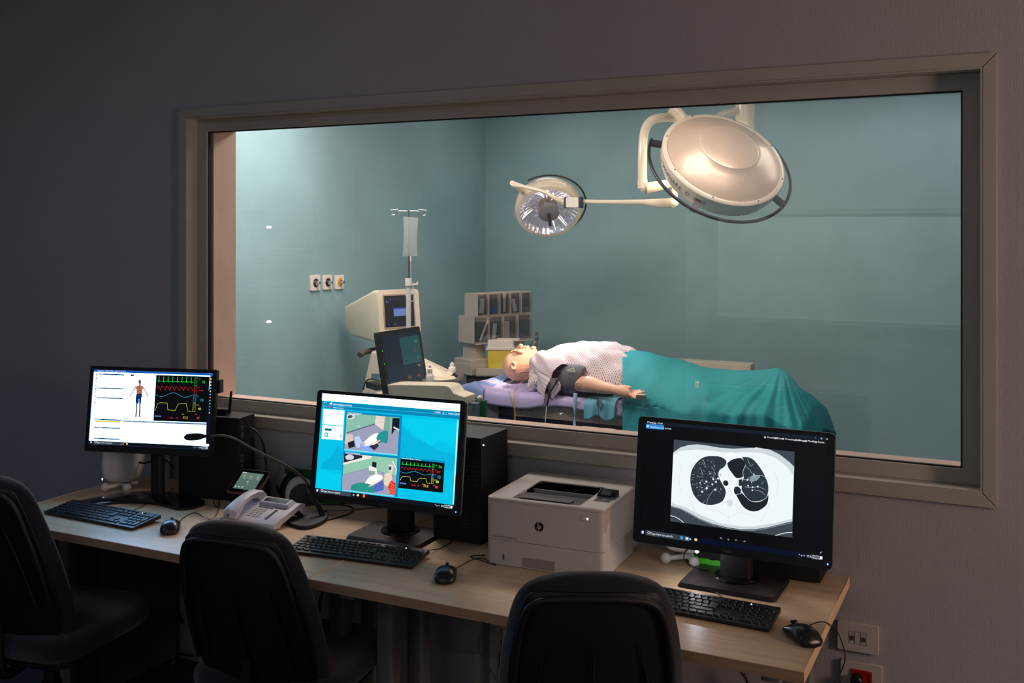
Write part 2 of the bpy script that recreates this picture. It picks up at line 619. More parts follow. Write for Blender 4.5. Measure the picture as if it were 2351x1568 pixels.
# ------------------------------------------------------------------ picture canvas for displays
class Canvas:
    """flat coloured shapes lying on a display face; positions given in any quad frame"""

    def __init__(s, W, H, quad):
        s.W, s.H = W, H
        dst = [(-W / 2, H / 2), (W / 2, H / 2), (W / 2, -H / 2), (-W / 2, -H / 2)]
        A, B = [], []
        for (x, y), (u, v) in zip(quad, dst):
            A.append([x, y, 1, 0, 0, 0, -u * x, -u * y]); B.append(u)
            A.append([0, 0, 0, x, y, 1, -v * x, -v * y]); B.append(v)
        s.h = np.linalg.solve(np.array(A, float), np.array(B, float))
        s.V, s.F, s.C = [], [], []

    def m(s, x, y):
        h = s.h
        w = h[6] * x + h[7] * y + 1
        return ((h[0] * x + h[1] * y + h[2]) / w, (h[3] * x + h[4] * y + h[5]) / w)

    def raw(s, pts, col, L, k=1.0):
        n = len(s.V)
        s.V += [(p[0], -0.00015 * L, p[1]) for p in pts]
        s.F.append(list(range(n, n + len(pts))))
        s.C.append(tuple(c * k for c in lin(col)))

    def poly(s, pts, col, L=1, k=1.0):
        s.raw([s.m(*p) for p in pts], col, L, k)

    def blob(s, pts, col, L=1, k=1.0):
        P = smooth_path([(x, y, 0) for x, y in pts] + [(pts[0][0], pts[0][1], 0)], 4)
        s.poly([(p.x, p.y) for p in P[:-1]], col, L, k)

    def line(s, pts, w, col, L=2, k=1.0, smooth=False):
        P = [s.m(*p) for p in pts]
        if smooth:
            P = [(p.x, p.y) for p in smooth_path([(x, y, 0) for x, y in P], 5)]
        for a, b_ in zip(P[:-1], P[1:]):
            d = Vector((b_[0] - a[0], b_[1] - a[1]))
            if d.length < 1e-7:
                continue
            d.normalize()
            nx, ny = -d.y * w / 2, d.x * w / 2
            s.raw([(a[0] + nx, a[1] + ny), (b_[0] + nx, b_[1] + ny), (b_[0] - nx, b_[1] - ny), (a[0] - nx, a[1] - ny)], col, L, k)

    def rect(s, x0, y0, x1, y1, col, L=1, k=1.0):
        s.raw([(x0, y0), (x1, y0), (x1, y1), (x0, y1)], col, L, k)

    def uv(s, u, v):
        return (-s.W / 2 + u * s.W, s.H / 2 - v * s.H)

    def urect(s, u0, v0, u1, v1, col, L=1, k=1.0):
        a, b_ = s.uv(u0, v1), s.uv(u1, v0)
        s.rect(a[0], a[1], b_[0], b_[1], col, L, k)

    def disc(s, x, y, r, col, L=2, k=1.0, n=14):
        cx, cy = s.m(x, y)
        s.raw([(cx + r * math.cos(2 * PI * i / n), cy + r * math.sin(2 * PI * i / n)) for i in range(n)], col, L, k)

    def text(s, body, x, y, size, col, L=3, k=1.0, align='LEFT', bold=0.0):
        cx, cy = s.m(x, y)
        V, F = text_geo(body, align)
        for ox in ([0] if not bold else [0, bold]):
            for f in F:
                s.raw([(cx + (V[i][0] + ox) * size, cy + V[i][1] * size) for i in f], col, L, k)

    def build(s, name, m_, parent):
        me = bpy.data.meshes.new(name)
        me.from_pydata(s.V, [], s.F)
        me.materials.append(m_)
        ca = me.color_attributes.new('picture', 'FLOAT_COLOR', 'CORNER')
        i = 0
        buf = []
        for f, c in zip(s.F, s.C):
            buf += [c[0], c[1], c[2], 1.0] * len(f)
        ca.data.foreach_set('color', buf)
        o = bpy.data.objects.new(name, me)
        COL.objects.link(o)
        o.parent = parent
        return o


def vitals(c, X0, Y0, X1, Y1, quadpts, L, nums, w=0.0011, ts=1.0):
    """patient monitor panel; quadpts maps unit square corners into canvas frame coords"""
    (ax, ay), (bx, by), (cx, cy), (dx, dy) = quadpts

    def q(u, v):
        return (ax * (1 - u) * (1 - v) + bx * u * (1 - v) + cx * u * v + dx * (1 - u) * v, ay * (1 - u) * (1 - v) + by * u * (1 - v) + cy * u * v + dy * (1 - u) * v)
    c.poly([q(0, 0), q(1, 0), q(1, 1), q(0, 1)], (3, 5, 9), L)
    g, r, cy_, ye = (30, 235, 70), (235, 35, 50), (50, 190, 235), (210, 225, 40)
    pts = []
    for i in range(8):
        u = 0.02 + i * 0.086
        pts += [(u, .135), (u + .02, .13), (u + .028, .115), (u + .034, .14), (u + .038, .02), (u + .043, .16), (u + .05, .14), (u + .068, .125), (u + .08, .14)]
    c.line([q(*p) for p in pts], w, g, L + 1)
    pts = []
    for i in range(8):
        u = 0.02 + i * 0.086
        pts += [(u, .31), (u + .018, .23), (u + .04, .26), (u + .055, .265), (u + .084, .33)]
    c.line([q(*p) for p in pts], w, r, L + 1)
    c.line([q(.02 + t * .68 / 24, .42 + .045 * math.sin(t / 24 * 9.5 + .2)) for t in range(25)], w, cy_, L + 1)
    c.line([q(*p) for p in [(.01, .77), (.03, .76), (.06, .62), (.1, .60), (.24, .60), (.26, .75), (.4, .76), (.44, .63), (.48, .60), (.6, .60), (.63, .76), (.7, .77)]], w * 1.2, ye, L + 1)
    for k, (v0, v1, colr) in enumerate(((.02, .21, g), (.23, .4, r), (.41, .58, cy_), (.59, .77, ye))):
        P = [q(.725, v0), q(.77, v0), q(.77, v1), q(.725, v1), q(.725, v0)]
        c.line(P, w * .8, colr, L + 1)
        for t, ch in enumerate(('ECG', 'ABP', 'RESP', 'CO2')[k]):
            c.text(ch, *q(.735, v0 + .05 + t * .042), .006 * ts, colr, L + 1)
    hr, bp, rr, et, tm, sp_ = nums
    c.text('HR', *q(.8, .07), .006 * ts, g, L + 1)
    c.text(hr, *q(.86, .15), .017 * ts, g, L + 1, bold=.03)
    c.text('ABP', *q(.79, .25), .005 * ts, r, L + 1)
    c.text(bp, *q(.81, .32), .0085 * ts, r, L + 1)
    c.text('RR', *q(.79, .44), .006 * ts, cy_, L + 1)
    c.text(rr, *q(.85, .54), .017 * ts, cy_, L + 1, bold=.03)
    c.text('EtCO2', *q(.79, .63), .005 * ts, ye, L + 1)
    c.text(et, *q(.82, .73), .016 * ts, ye, L + 1, bold=.03)
    c.text('00:00:00', *q(.02, .91), .0095 * ts, (120, 170, 255), L + 1)
    c.text('120/80', *q(.28, .93), .008 * ts, r, L + 1)
    c.text('(93)', *q(.42, .93), .007 * ts, r, L + 1)
    c.text('Temp', *q(.52, .84), .006 * ts, (255, 180, 40), L + 1)
    c.text(tm, *q(.55, .93), .015 * ts, (255, 180, 40), L + 1, bold=.03)
    c.text('SpO2', *q(.77, .84), .006 * ts, (255, 70, 80), L + 1)
    c.text(sp_, *q(.81, .93), .015 * ts, (255, 70, 80), L + 1, bold=.03)
    return q


def taskbar(c, H=0.042, col=(8, 14, 24), right=True, search=True):
    c.urect(0, 1 - H, 1, 1, col, 1)
    u = lambda a, b_: c.uv(a, b_)
    if search:
        c.urect(.035, 1 - H, .27, 1, (52, 60, 72), 2)
    def T(s_, a, sz=.0085, colr=(235, 240, 245)):
        x, y = c.uv(a, 1 - H * .3)
        V, F = text_geo(s_, 'LEFT')
        for f in F:
            c.raw([(x + V[i][0] * sz, y + V[i][1] * sz) for i in f], colr, 3)
    for i in (0, 1):
        for j in (0, 1):
            c.urect(.012 + i * .0065, 1 - H * .75 + j * H * .28, .0175 + i * .0065, 1 - H * .52 + j * H * .28, (250, 250, 255), 3)
    T('O', .045, .011)
    T('Type here to search', .062, .0082)
    T('o', .285, .011)
    c.urect(.315, 1 - H * .75, .33, 1 - H * .3, (245, 215, 120), 3)
    if right:
        T('^ o <  ITA', .87, .008)
        x, y = c.uv(.935, 1 - H * .55)
        for s_, dy in (('2:50 PM', 0), ('10/25/2017', -.0055)):
            V, F = text_geo(s_, 'LEFT')
            for f in F:
                c.raw([(x + V[i][0] * .0062, y + dy + V[i][1] * .0062) for i in f], (235, 240, 245), 3)
        c.urect(.978, 1 - H * .78, .99, 1 - H * .3, (240, 240, 245), 3)


# ------------------------------------------------------------------ monitors
scr_l = screen_mat('display_light_left', 1.0)
scr_m = screen_mat('display_light_middle', 1.35)
scr_r = screen_mat('display_light_right', 1.05)


def head_pivot(t, loc, yaw, tilt, name='screen_housing'):
    return Matrix.Translation(loc) @ Matrix.Rotation(yaw, 4, 'Z') @ Matrix.Rotation(-tilt, 4, 'X')


def set_m(o, M):
    o.matrix_basis = M


# --- two wide monitors of the same kind
def wide_monitor(label, pos, yaw, tilt, base_xy, canvas, smat, base_yaw):
    W, H = .518, .324
    t = thing('desktop_monitor', label, 'monitor', (base_xy[0], base_xy[1], DZ), base_yaw, 'wide black office monitors')
    # local frame of the head
    Mi = Matrix.Translation(t.location) @ Matrix.Rotation(base_yaw, 4, 'Z')
    Mh = Mi.inverted() @ (Matrix.Translation(pos) @ Matrix.Rotation(yaw, 4, 'Z') @ Matrix.Rotation(-tilt, 4, 'X'))
    b = MB()
    b.prism(rrect(-.278, .278, -.183, .173, .012), -.004, .006, 'y')
    b.prism(rrect(-.272, .272, -.177, .168, .012), .014, .036, 'y', poly2=rrect(-.262, .262, -.165, .158, .012))
    b.prism(rrect(-.20, .20, -.13, .12, .01), .036, .052, 'y', poly2=rrect(-.18, .18, -.115, .105, .01))
    h = b.build('housing', blk, t, smooth=35)
    set_m(h, Mh)
    b = MB()
    b.prism(rrect(-.2782, .2782, -.1832, .1732, .012), .006, .0145, 'y')
    set_m(b.build('silver_rim', mat('satin_silver_plastic', (150, 152, 156), .35, .5), t, smooth=35), Mh)
    b = MB()
    b.frame(rrect(-.2782, .2782, -.1832, .1732, .012), rrect(-.26, .26, -.163, .163, .001), -.007, -.0038, 'y')
    o = b.build('bezel', mat('monitor_bezel_plastic', (25, 27, 31), .42, bump=.15, bscale=900), t, smooth=35)
    set_m(o, Mh)
    o = MB().text('DELL', .0105, Matrix.Translation((0, -.0073, -.1765)) @ Matrix.Rotation(PI / 2, 4, 'X'), depth=0).build('logo', mat('logo_silver', (165, 162, 158), .3, .7), t)
    set_m(o, Mh)
    # round emblem on the back
    b = MB()
    Mb = Matrix.Translation((0, .0525, .098)) @ Matrix.Rotation(PI, 4, 'Z') @ Matrix.Rotation(PI / 2, 4, 'X')
    b.T = Mb
    b.frame([(.024 * math.cos(a), .024 * math.sin(a)) for a in np.linspace(0, 2 * PI, 33)[:-1]], [(.0222 * math.cos(a), .0222 * math.sin(a)) for a in np.linspace(0, 2 * PI, 33)[:-1]], 0, .001, 'z')
    b.text('DELL', .0145, Matrix.Translation((0, -.005, .001)))
    o = b.build('rear_emblem', mat('emblem_silver', (205, 200, 195), .35, .3), t)
    set_m(o, Mh)
    canvas.build('display', smat, t).matrix_basis = Mh @ Matrix.Translation((0, -.0042, 0))
    o = MB().cyl((.268, -.0075, -.168), (.268, -.004, -.168), .0022, n=10).build('power_light', glow('blue_power_light', (70, 110, 255), 6), t)
    set_m(o, Mh)
    # neck + foot
    hp = Mh @ Vector((0, .04, 0))
    zc = hp.z
    b = MB()
    b.prism(rrect(-.045, .045, .0, .045, .012), .012, zc + .05, 'z')
    b.build('neck', blk_matte, t, smooth=40)
    MB().lathe([(.062, .0125), (.066, .0145), (.062, .018), (.0, .018)], 28, Matrix.Translation((0, .02, 0))).build('swivel_ring', blk_gloss, t, smooth=40)
    MB().box(-.05, .05, hp.y - .015, .04, zc - .05, zc + .05).build('mount_plate', blk_matte, t, bevel=.003)
    b = MB()
    b.prism(rrect(-.140, .140, -.105, .095, .015), 0.002, .012, 'z', poly2=rrect(-.134, .134, -.099, .089, .015))
    b.build('foot', mat('dark_brown_satin_plastic', (44, 35, 34), .33, bump=.12, bscale=1200), t, smooth=35)
    return t


# --- middle display picture (frame: quad in tracing units)
cm = Canvas(.518, .324, [(320, 185), (1425, 268), (1372, 1115), (258, 975)])
cm.urect(0, 0, 1, 1, (0, 172, 205), 0)
# mountain wallpaper tints
cm.poly([(960, 380), (1412, 410), (1400, 640), (1330, 600), (1260, 560), (1180, 600), (1100, 545), (1040, 500), (960, 430)], (0, 182, 210), .2)
cm.blob([(958, 440), (1010, 500), (1060, 545), (1120, 560), (1180, 600), (1250, 640), (1330, 660), (1395, 690), (1390, 800), (940, 720)], (0, 160, 195), .4)
cm.poly([(322, 740), (400, 680), (440, 600), (480, 640), (475, 800), (300, 790)], (0, 156, 192), .4)
cm.poly([(290, 790), (475, 840), (460, 985), (268, 960)], (0, 182, 212), .5)
cm.urect(0, 0, 1, .072, (180, 220, 255), 1, 7)
cm.poly([(316, 248), (1418, 330), (1414, 388), (313, 300)], (0, 118, 160), 1)
cm.poly([(314, 276), (1416, 357), (1414, 360), (313, 279)], (60, 180, 215), 1.5)
cm.text('< * ', 325, 268, .010, (235, 245, 250), 2)
cm.poly([(372, 266), (398, 256), (392, 268), (400, 272), (380, 274)], (250, 250, 250), 2)
cm.text('LearningSpace Intuity', 402, 277, .0088, (235, 245, 250), 2)
cm.text('>   =', 324, 297, .008, (235, 245, 250), 2)
cm.disc(377, 294, .0032, (235, 60, 60), 2)
cm.text('Ready to record', 402, 302, .0062, (235, 245, 250), 2)
cm.text('= 00:00    []   ?   Lezioni, Simlab', 1215, 338, .0072, (235, 245, 250), 2)
cm.poly([(326, 310), (494, 322), (485, 443), (320, 432)], (200, 232, 255), 1, 3)
cm.poly([(318, 440), (485, 450), (478, 560), (312, 548)], (200, 232, 255), 1, 3)
for i in range(6):
    cm.line([(345, 345 + i * 14), (420 + (i * 37) % 50, 351 + i * 14)], .0006, (150, 170, 180), 2)
cm.poly([(336, 464), (392, 468), (391, 487), (335, 483)], (10, 90, 115), 2)
cm.poly([(335, 497), (366, 500), (363, 535), (332, 532)], (30, 180, 200), 2)
cm.disc(348, 516, .0035, (255, 255, 255), 2.5)
cm.poly([(460, 516), (473, 517), (472, 533), (459, 532)], (30, 160, 180), 2)
# upper camera view
cm.poly([(503, 325), (958, 362), (940, 684), (484, 640)], (0, 120, 165), 1)
cm.text('Camera Sim Room 1', 520, 343, .0068, (235, 245, 250), 2)
cm.poly([(513, 342), (936, 378), (920, 668), (494, 626)], (120, 168, 148), 2)          # green wall
cm.poly([(513, 500), (740, 428), (905, 480), (930, 500), (920, 668), (494, 626)], (138, 140, 162), 2.3)  # floor
cm.poly([(513, 496), (740, 424), (741, 432), (512, 506)], (80, 85, 110), 2.5)
cm.poly([(745, 362), (822, 370), (806, 478), (738, 432)], (205, 192, 185), 2.5)   # door
cm.line([(775, 380), (815, 384), (812, 415), (772, 410)], .0008, (110, 110, 115), 2.7)
cm.poly([(822, 370), (862, 372), (850, 500), (806, 480)], (105, 150, 135), 2.5)
cm.poly([(880, 380), (936, 382), (932, 480), (895, 478), (878, 510), (872, 510)], (15, 22, 28), 2.6)
cm.poly([(890, 448), (934, 470), (930, 484), (885, 460)], (195, 195, 195), 2.8)
cm.text('35.00', 595, 450, .0055, (225, 235, 235), 2.7)
cm.blob([(515, 360), (540, 348), (575, 355), (570, 385), (535, 392), (518, 380)], (185, 192, 195), 2.7)
cm.blob([(522, 366), (545, 358), (560, 368), (545, 382), (525, 380)], (60, 65, 75), 2.8)
cm.line([(560, 358), (610, 352)], .002, (210, 210, 210), 2.8)
cm.poly([(505, 510), (560, 515), (575, 590), (525, 600), (495, 585)], (190, 175, 165), 2.6)
cm.poly([(520, 580), (570, 560), (580, 610), (530, 625)], (25, 28, 34), 2.7)
cm.poly([(575, 535), (610, 525), (650, 600), (600, 625), (585, 600)], (170, 185, 215), 2.6)
cm.poly([(615, 590), (680, 560), (755, 590), (700, 645), (635, 640)], (120, 150, 215), 2.8)
cm.blob([(640, 590), (655, 572), (700, 530), (745, 505), (780, 515), (785, 560), (740, 590), (690, 600), (655, 605)], (255, 255, 250), 3, 1.5)
cm.blob([(638, 585), (655, 578), (668, 592), (658, 604), (642, 600)], (225, 160, 130), 3.2)
cm.line([(700, 596), (745, 575), (782, 560)], .004, (225, 165, 135), 3.2)
cm.blob([(748, 540), (770, 505), (810, 485), (842, 490), (843, 540), (835, 582), (800, 575), (765, 580)], (30, 128, 130), 3.1)
cm.poly([(690, 610), (760, 580), (770, 605), (735, 640)], (40, 44, 56), 2.9)
cm.poly([(495, 628), (920, 670), (919, 682), (494, 640)], (130, 190, 215), 2.9)
# lower camera view
cm.poly([(484, 648), (940, 690), (918, 1012), (465, 965)], (0, 120, 165), 1)
cm.text('Camera Sim Room 2', 500, 662, .0068, (235, 245, 250), 2)
cm.poly([(492, 665), (918, 704), (900, 1000), (474, 950)], (128, 178, 155), 2)
cm.poly([(480, 838), (690, 782), (905, 850), (900, 1000), (474, 950)], (140, 142, 165), 2.3)
cm.poly([(492, 665), (720, 686), (700, 706), (484, 756)], (215, 205, 200), 2.5)
cm.poly([(492, 665), (640, 682), (635, 700), (488, 740)], (30, 34, 42), 2.6)
cm.blob([(500, 690), (535, 672), (570, 690), (560, 712), (515, 715)], (185, 190, 195), 2.7)
cm.line([(480, 838), (690, 780), (905, 850)], .001, (90, 100, 120), 2.5)
cm.poly([(690, 765), (750, 775), (760, 838), (690, 845)], (205, 208, 205), 2.7)
cm.poly([(718, 730), (752, 738), (750, 780), (716, 770)], (20, 26, 34), 2.8)
cm.poly([(690, 800), (740, 808), (738, 845), (690, 840)], (120, 150, 130), 2.8)
cm.poly([(848, 750), (890, 762), (878, 820), (850, 808)], (205, 192, 170), 2.7)
cm.poly([(853, 768), (872, 772), (868, 800), (850, 795)], (35, 50, 80), 2.8)
cm.poly([(815, 830), (870, 815), (880, 870), (850, 935), (812, 915)], (205, 190, 170), 2.7)
cm.line([(880, 725), (912, 790), (905, 830)], .003, (225, 225, 225), 2.8)
cm.line([(790, 730), (783, 850)], .0012, (180, 185, 190), 2.8)
cm.poly([(842, 930), (870, 880), (905, 905), (898, 998), (860, 985)], (205, 45, 40), 2.8)
for i in range(4):
    cm.line([(855 + i * 4, 965 - i * 20), (893 + i, 985 - i * 20)], .001, (235, 190, 60), 2.9)
cm.blob([(545, 940), (560, 915), (620, 900), (680, 905), (725, 925), (735, 975), (690, 975), (600, 965), (548, 958)], (35, 130, 120), 3)
cm.poly([(730, 920), (800, 880), (812, 915), (808, 960), (735, 975)], (70, 95, 170), 2.9)
cm.blob([(660, 905), (690, 860), (740, 835), (790, 840), (800, 865), (760, 895), (720, 915), (680, 905)], (255, 255, 252), 3.2, 1.4)
cm.line([(690, 930), (730, 912), (762, 880)], .0035, (235, 180, 150), 3.3)
cm.poly([(475, 953), (895, 1002), (893, 1012), (474, 963)], (130, 190, 215), 2.9)
# vitals window
cm.poly([(945, 692), (1300, 726), (1298, 742), (944, 706)], (0, 120, 165), 1)
cm.text('Camera Sim Room 1 Monitor', 950, 706, .006, (235, 245, 250), 2)
cm.poly([(944, 706), (1298, 742), (1284, 980), (925, 940)], (3, 6, 10), 1.5)
vitals(cm, 0, 0, 1, 1, [(944, 722), (1298, 755), (1286, 965), (928, 925)], 2, ('74', '120/80', '12', '40', '37.6', '98'), w=.0008, ts=.72)
cm.line([(1405, 398), (1368, 1070)], .0028, (235, 250, 252), 2, 1.3)
taskbar(cm)
cm.urect(.36, .96, .375, .992, (225, 90, 60), 3)
wide_monitor('wide black monitor with two camera views on a turquoise desktop, left of the printer', (-1.8261, -.3522, 1.0362), math.radians(2.2), math.radians(8.0), (-1.842, -.262), cm, scr_m, math.radians(2))

# --- right display picture (CT slice)
cr = Canvas(.518, .324, [(165, 140), (1478, 262), (1450, 1155), (125, 960)])
cr.urect(0, 0, 1, 1, (1, 2, 7), 0)
cr.urect(0, 0, 1, .03, (14, 22, 38), 1)
cr.poly([(172, 163), (301, 175), (299, 208), (170, 197)], (40, 140, 215), 1)
cr.text('Visualizza tutte le foto', 198, 192, .0073, (220, 240, 255), 2)
cr.poly([(179, 176), (192, 177), (191, 188), (178, 187)], (240, 250, 255), 2)
cr.text('P1img.jpg - Foto', 181, 159, .0073, (235, 240, 245), 2)
for tx, x, y in (('Condividi', 1041, 268), ('Zoom', 1112, 275), ('Presentazione', 1172, 281), ('Disegna', 1266, 290), ('Modifica', 1333, 296), ('Ruota', 1406, 303), ('...', 1450, 306)):
    cr.text(tx, x, y, .0073, (235, 240, 245), 2)
for x, y in ((1027, 263), (1100, 269), (1158, 275), (1252, 284), (1321, 291), (1393, 298)):
    cr.disc(x, y, .0027, (230, 235, 240), 2)
    cr.disc(x, y, .0014, (10, 12, 20), 3)
cr.text('-     o    x', 1385, 274, .009, (235, 240, 245), 2)
cr.text('<-     o      =      ->', 700, 995, .0095, (190, 200, 210), 2)
cr.line([(1420, 1098), (1432, 1086)], .0012, (230, 235, 240), 2)
Wt, Gd, Lg = (228, 238, 240), (60, 72, 82), (38, 50, 58)
cr.poly([(373, 278), (1240, 368), (1221, 986), (345, 866)], (58, 68, 76), 1)
cr.poly([(368, 371), (420, 335), (480, 318), (540, 313), (600, 320), (700, 338), (800, 345), (900, 340), (980, 338), (1060, 352), (1130, 385), (1200, 440), (1237, 475), (1222, 868), (1150, 885), (1050, 910), (950, 925), (850, 925), (750, 910), (650, 885), (560, 850), (480, 805), (420, 775), (350, 756)], (200, 212, 216), 2)
cr.poly([(367, 385), (420, 360), (540, 350), (640, 360), (760, 375), (900, 370), (1000, 375), (1100, 410), (1180, 470), (1232, 540), (1220, 850), (1100, 880), (950, 905), (850, 905), (700, 880), (560, 820), (450, 765), (352, 735)], Wt, 2.4, 1.05)
cr.line([(350, 762), (420, 780), (480, 812), (560, 856), (650, 892), (750, 917), (850, 932), (950, 932), (1050, 917), (1150, 892), (1221, 878)], .0012, (150, 162, 170), 2.6)
cr.line([(347, 826), (380, 835), (415, 855), (443, 877)], .0018, (235, 240, 240), 2.6, smooth=True)
cr.line([(1100, 970), (1140, 958), (1180, 950), (1221, 948)], .0018, (235, 240, 240), 2.6, smooth=True)
cr.blob([(625, 397), (690, 400), (730, 415), (750, 440), (735, 475), (700, 500), (692, 540), (715, 590), (735, 625), (745, 660), (730, 710), (700, 735), (640, 750), (580, 740), (540, 710), (510, 665), (492, 600), (492, 540), (505, 490), (540, 440), (580, 410)], Lg, 3)
cr.blob([(755, 450), (790, 425), (850, 413), (880, 440), (888, 480), (880, 530), (860, 552), (820, 555), (790, 520), (765, 485)], (24, 32, 38), 3)
cr.blob([(862, 405), (910, 408), (950, 430), (990, 480), (1020, 530), (1045, 590), (1050, 650), (1030, 700), (980, 722), (925, 720), (890, 690), (862, 650), (860, 600), (872, 560), (868, 510), (885, 460)], Lg, 3.2)
cr.blob([(820, 680), (850, 658), (890, 695), (930, 726), (985, 728), (1030, 705), (1050, 680), (1042, 740), (1000, 780), (950, 797), (900, 785), (860, 750)], (24, 32, 38), 3)
cr.blob([(838, 570), (862, 560), (862, 605), (840, 612)], Lg, 3.3)
cr.blob([(808, 622), (830, 618), (858, 640), (840, 665), (815, 675), (803, 650)], (30, 38, 46), 3.1)
cr.line([(862, 650), (890, 692), (925, 722), (980, 724), (1030, 702), (1050, 650), (1045, 590), (1020, 545), (960, 540), (900, 570), (866, 560)], .0011, (165, 185, 190), 3.5, smooth=True)
cr.line([(888, 462), (868, 512), (872, 560), (835, 570), (838, 612), (862, 660), (822, 675)], .0013, (200, 215, 218), 3.5, smooth=True)
cr.disc(745, 593, .0076, (22, 28, 34), 3.3)
cr.disc(770, 632, .0012, (60, 70, 80), 3.3)
rnd = random.Random(4)
for k in range(90):
    a = rnd.random() * 2 * PI
    rr_ = math.sqrt(rnd.random())
    cx, cy = 612 + rr_ * 105 * math.cos(a), 578 + rr_ * 160 * math.sin(a)
    an = math.atan2(cy - 580, cx - 690) + rnd.uniform(-.5, .5)
    ln = rnd.uniform(4, 20)
    v = rnd.choice((110, 140, 190))
    cr.line([(cx, cy), (cx + ln * math.cos(an), cy + ln * math.sin(an))], rnd.uniform(.0005, .0016), (v, v + 10, v + 14), 3.6)
for x, y in ((632, 525), (655, 565), (648, 602), (608, 630), (606, 582), (690, 560), (668, 640), (575, 655), (675, 585), (560, 590)):
    cr.disc(x, y, rnd.uniform(.0015, .0032), (225, 235, 235), 3.7)
for P in ([(660, 640), (630, 680), (610, 720)], [(580, 535), (570, 500), (555, 480)], [(600, 480), (590, 440), (578, 425)], [(655, 560), (662, 510), (650, 480)], [(885, 470), (920, 500), (930, 520), (950, 530)], [(900, 560), (940, 540), (985, 545), (960, 575), (900, 570)], [(880, 620), (930, 625), (980, 620), (1030, 640)], [(945, 640), (1000, 655), (1025, 680)], [(900, 420), (925, 470), (940, 455)], [(1000, 600), (1020, 580)]):
    cr.line(P, .0011, (150, 168, 172), 3.6, smooth=True)
cr.blob([(915, 560), (950, 535), (990, 540), (975, 565), (930, 585)], (130, 148, 152), 3.4)
for x, y in ((948, 530), (938, 622), (935, 645), (900, 570), (905, 612), (975, 618), (930, 588)):
    cr.disc(x, y, rnd.uniform(.0012, .0026), (225, 235, 235), 3.7)
cr.blob([(752, 380), (775, 372), (800, 378), (795, 400), (770, 405)], (245, 250, 250), 2.7, 1.2)
cr.blob([(755, 720), (775, 712), (793, 722), (790, 752), (772, 762), (756, 748)], (205, 215, 220), 2.7)
for P in ([(700, 730), (740, 720), (745, 765), (700, 770)], [(800, 720), (840, 735), (845, 780), (805, 770)]):
    cr.line(P, .0016, (245, 250, 250), 2.7, smooth=True)
for P in ([(480, 720), (510, 770), (535, 825)], [(1060, 740), (1030, 810), (990, 870)], [(430, 470), (410, 560), (420, 650)], [(1100, 520), (1120, 600), (1110, 690)], [(600, 770), (700, 800), (765, 835), (850, 805), (950, 830)], [(765, 835), (760, 870)]):
    cr.line(P, .0010, (205, 217, 222), 2.7, smooth=True)
cr.disc(965, 341, .0022, (255, 255, 255), 3)
taskbar(cr, .045, (2, 8, 34))
cr.urect(.262, .962, .285, .997, (70, 110, 140), 3)
cr.urect(.266, .968, .280, .985, (245, 245, 245), 4)
cr.urect(.236, .965, .25, .99, (60, 160, 220), 3)
wide_monitor('wide black monitor showing a chest scan at the right end of the desks', (-.7127, -.31, 1.0286), math.radians(-1.1), math.radians(8.3), (-.725, -.218), cr, scr_r, math.radians(-1))

# --- left display picture
cl = Canvas(.493, .277, [(215, 222), (1065, 255), (1040, 780), (172, 740)])
cl.urect(0, 0, 1, 1, (138, 200, 255), 0, 12)
cl.urect(0, 0, 1, .03, (20, 90, 180), 1)
cl.text('Patient file - SIMULATION - DEMO START UI', 240, 233, .0062, (240, 245, 250), 2)
cl.text('-  o  x', 1025, 257, .007, (240, 245, 250), 2)
for y0, lab in ((252, 'SCENARIO'), (348, 'AIRWAY'), (415, 'BREATHING'), (566, 'SENSORS'), (623, 'CIRCULATION'), (700, 'NOTES')):
    dx = -(y0 - 250) * .083
    cl.poly([(244 + dx, y0 - 4), (432 + dx * .9, y0 + 4), (432 + dx * .9, y0 + 13), (244 + dx, y0 + 5)], (22, 52, 92), 1)
    cl.text(lab, 250 + dx, y0 + 3, .0045, (240, 245, 250), 2)
rnd = random.Random(2)
for i in range(26):
    y = 270 + i * 16
    if min(abs(y - q) for q in (348, 415, 566, 623, 700)) < 14:
        continue
    x1 = 425 - (y - 250) * .075
    ln = rnd.uniform(15, 50)
    cl.line([(x1 - ln, y + 6), (x1, y + 8)], .0006, (120, 130, 150), 1)
cl.poly([(219, 573), (404, 580), (403, 592), (218, 585)], (240, 205, 70), 1.5)
for i, (y, colr) in enumerate(((256, (60, 70, 80)), (282, (20, 130, 120)), (305, (120, 190, 220)), (330, (110, 180, 220)), (354, (40, 60, 110)), (378, (230, 150, 150)), (402, (120, 150, 160)), (426, (220, 120, 120)), (452, (60, 120, 170)))):
    cl.disc(231 - i * 1.6, y, .0032, colr, 2)
cl.poly([(477, 256), (502, 257), (501, 270), (476, 269)], (30, 45, 60), 1)
# standing figure on the page
sk, sh_ = (176, 112, 82), (128, 78, 58)
cl.blob([(534, 297), (545, 294), (553, 302), (552, 318), (544, 328), (536, 320), (533, 308)], (105, 72, 60), 2)
cl.blob([(538, 322), (550, 322), (552, 334), (568, 340), (572, 352), (562, 362), (559, 392), (522, 392), (520, 362), (508, 350), (514, 340), (536, 333)], sk, 2)
cl.line([(512, 346), (496, 372), (483, 392), (470, 412)], .0042, (150, 110, 90), 1.9)
cl.line([(568, 348), (582, 370), (592, 390), (605, 414)], .0042, (150, 110, 90), 1.9)
cl.line([(527, 365), (553, 365)], .001, sh_, 2.4)
cl.line([(541, 340), (540, 388)], .001, sh_, 2.4)
cl.blob([(518, 392), (558, 392), (556, 420), (552, 458), (540, 456), (538, 425), (535, 457), (516, 456), (514, 420)], (14, 42, 105), 2.2)
cl.line([(522, 455), (520, 500), (516, 540)], .0062, (95, 70, 70), 2)
cl.line([(545, 455), (544, 500), (541, 540)], .0062, (95, 70, 70), 2)
cl.blob([(510, 540), (522, 538), (520, 552), (508, 553)], sk, 2.2)
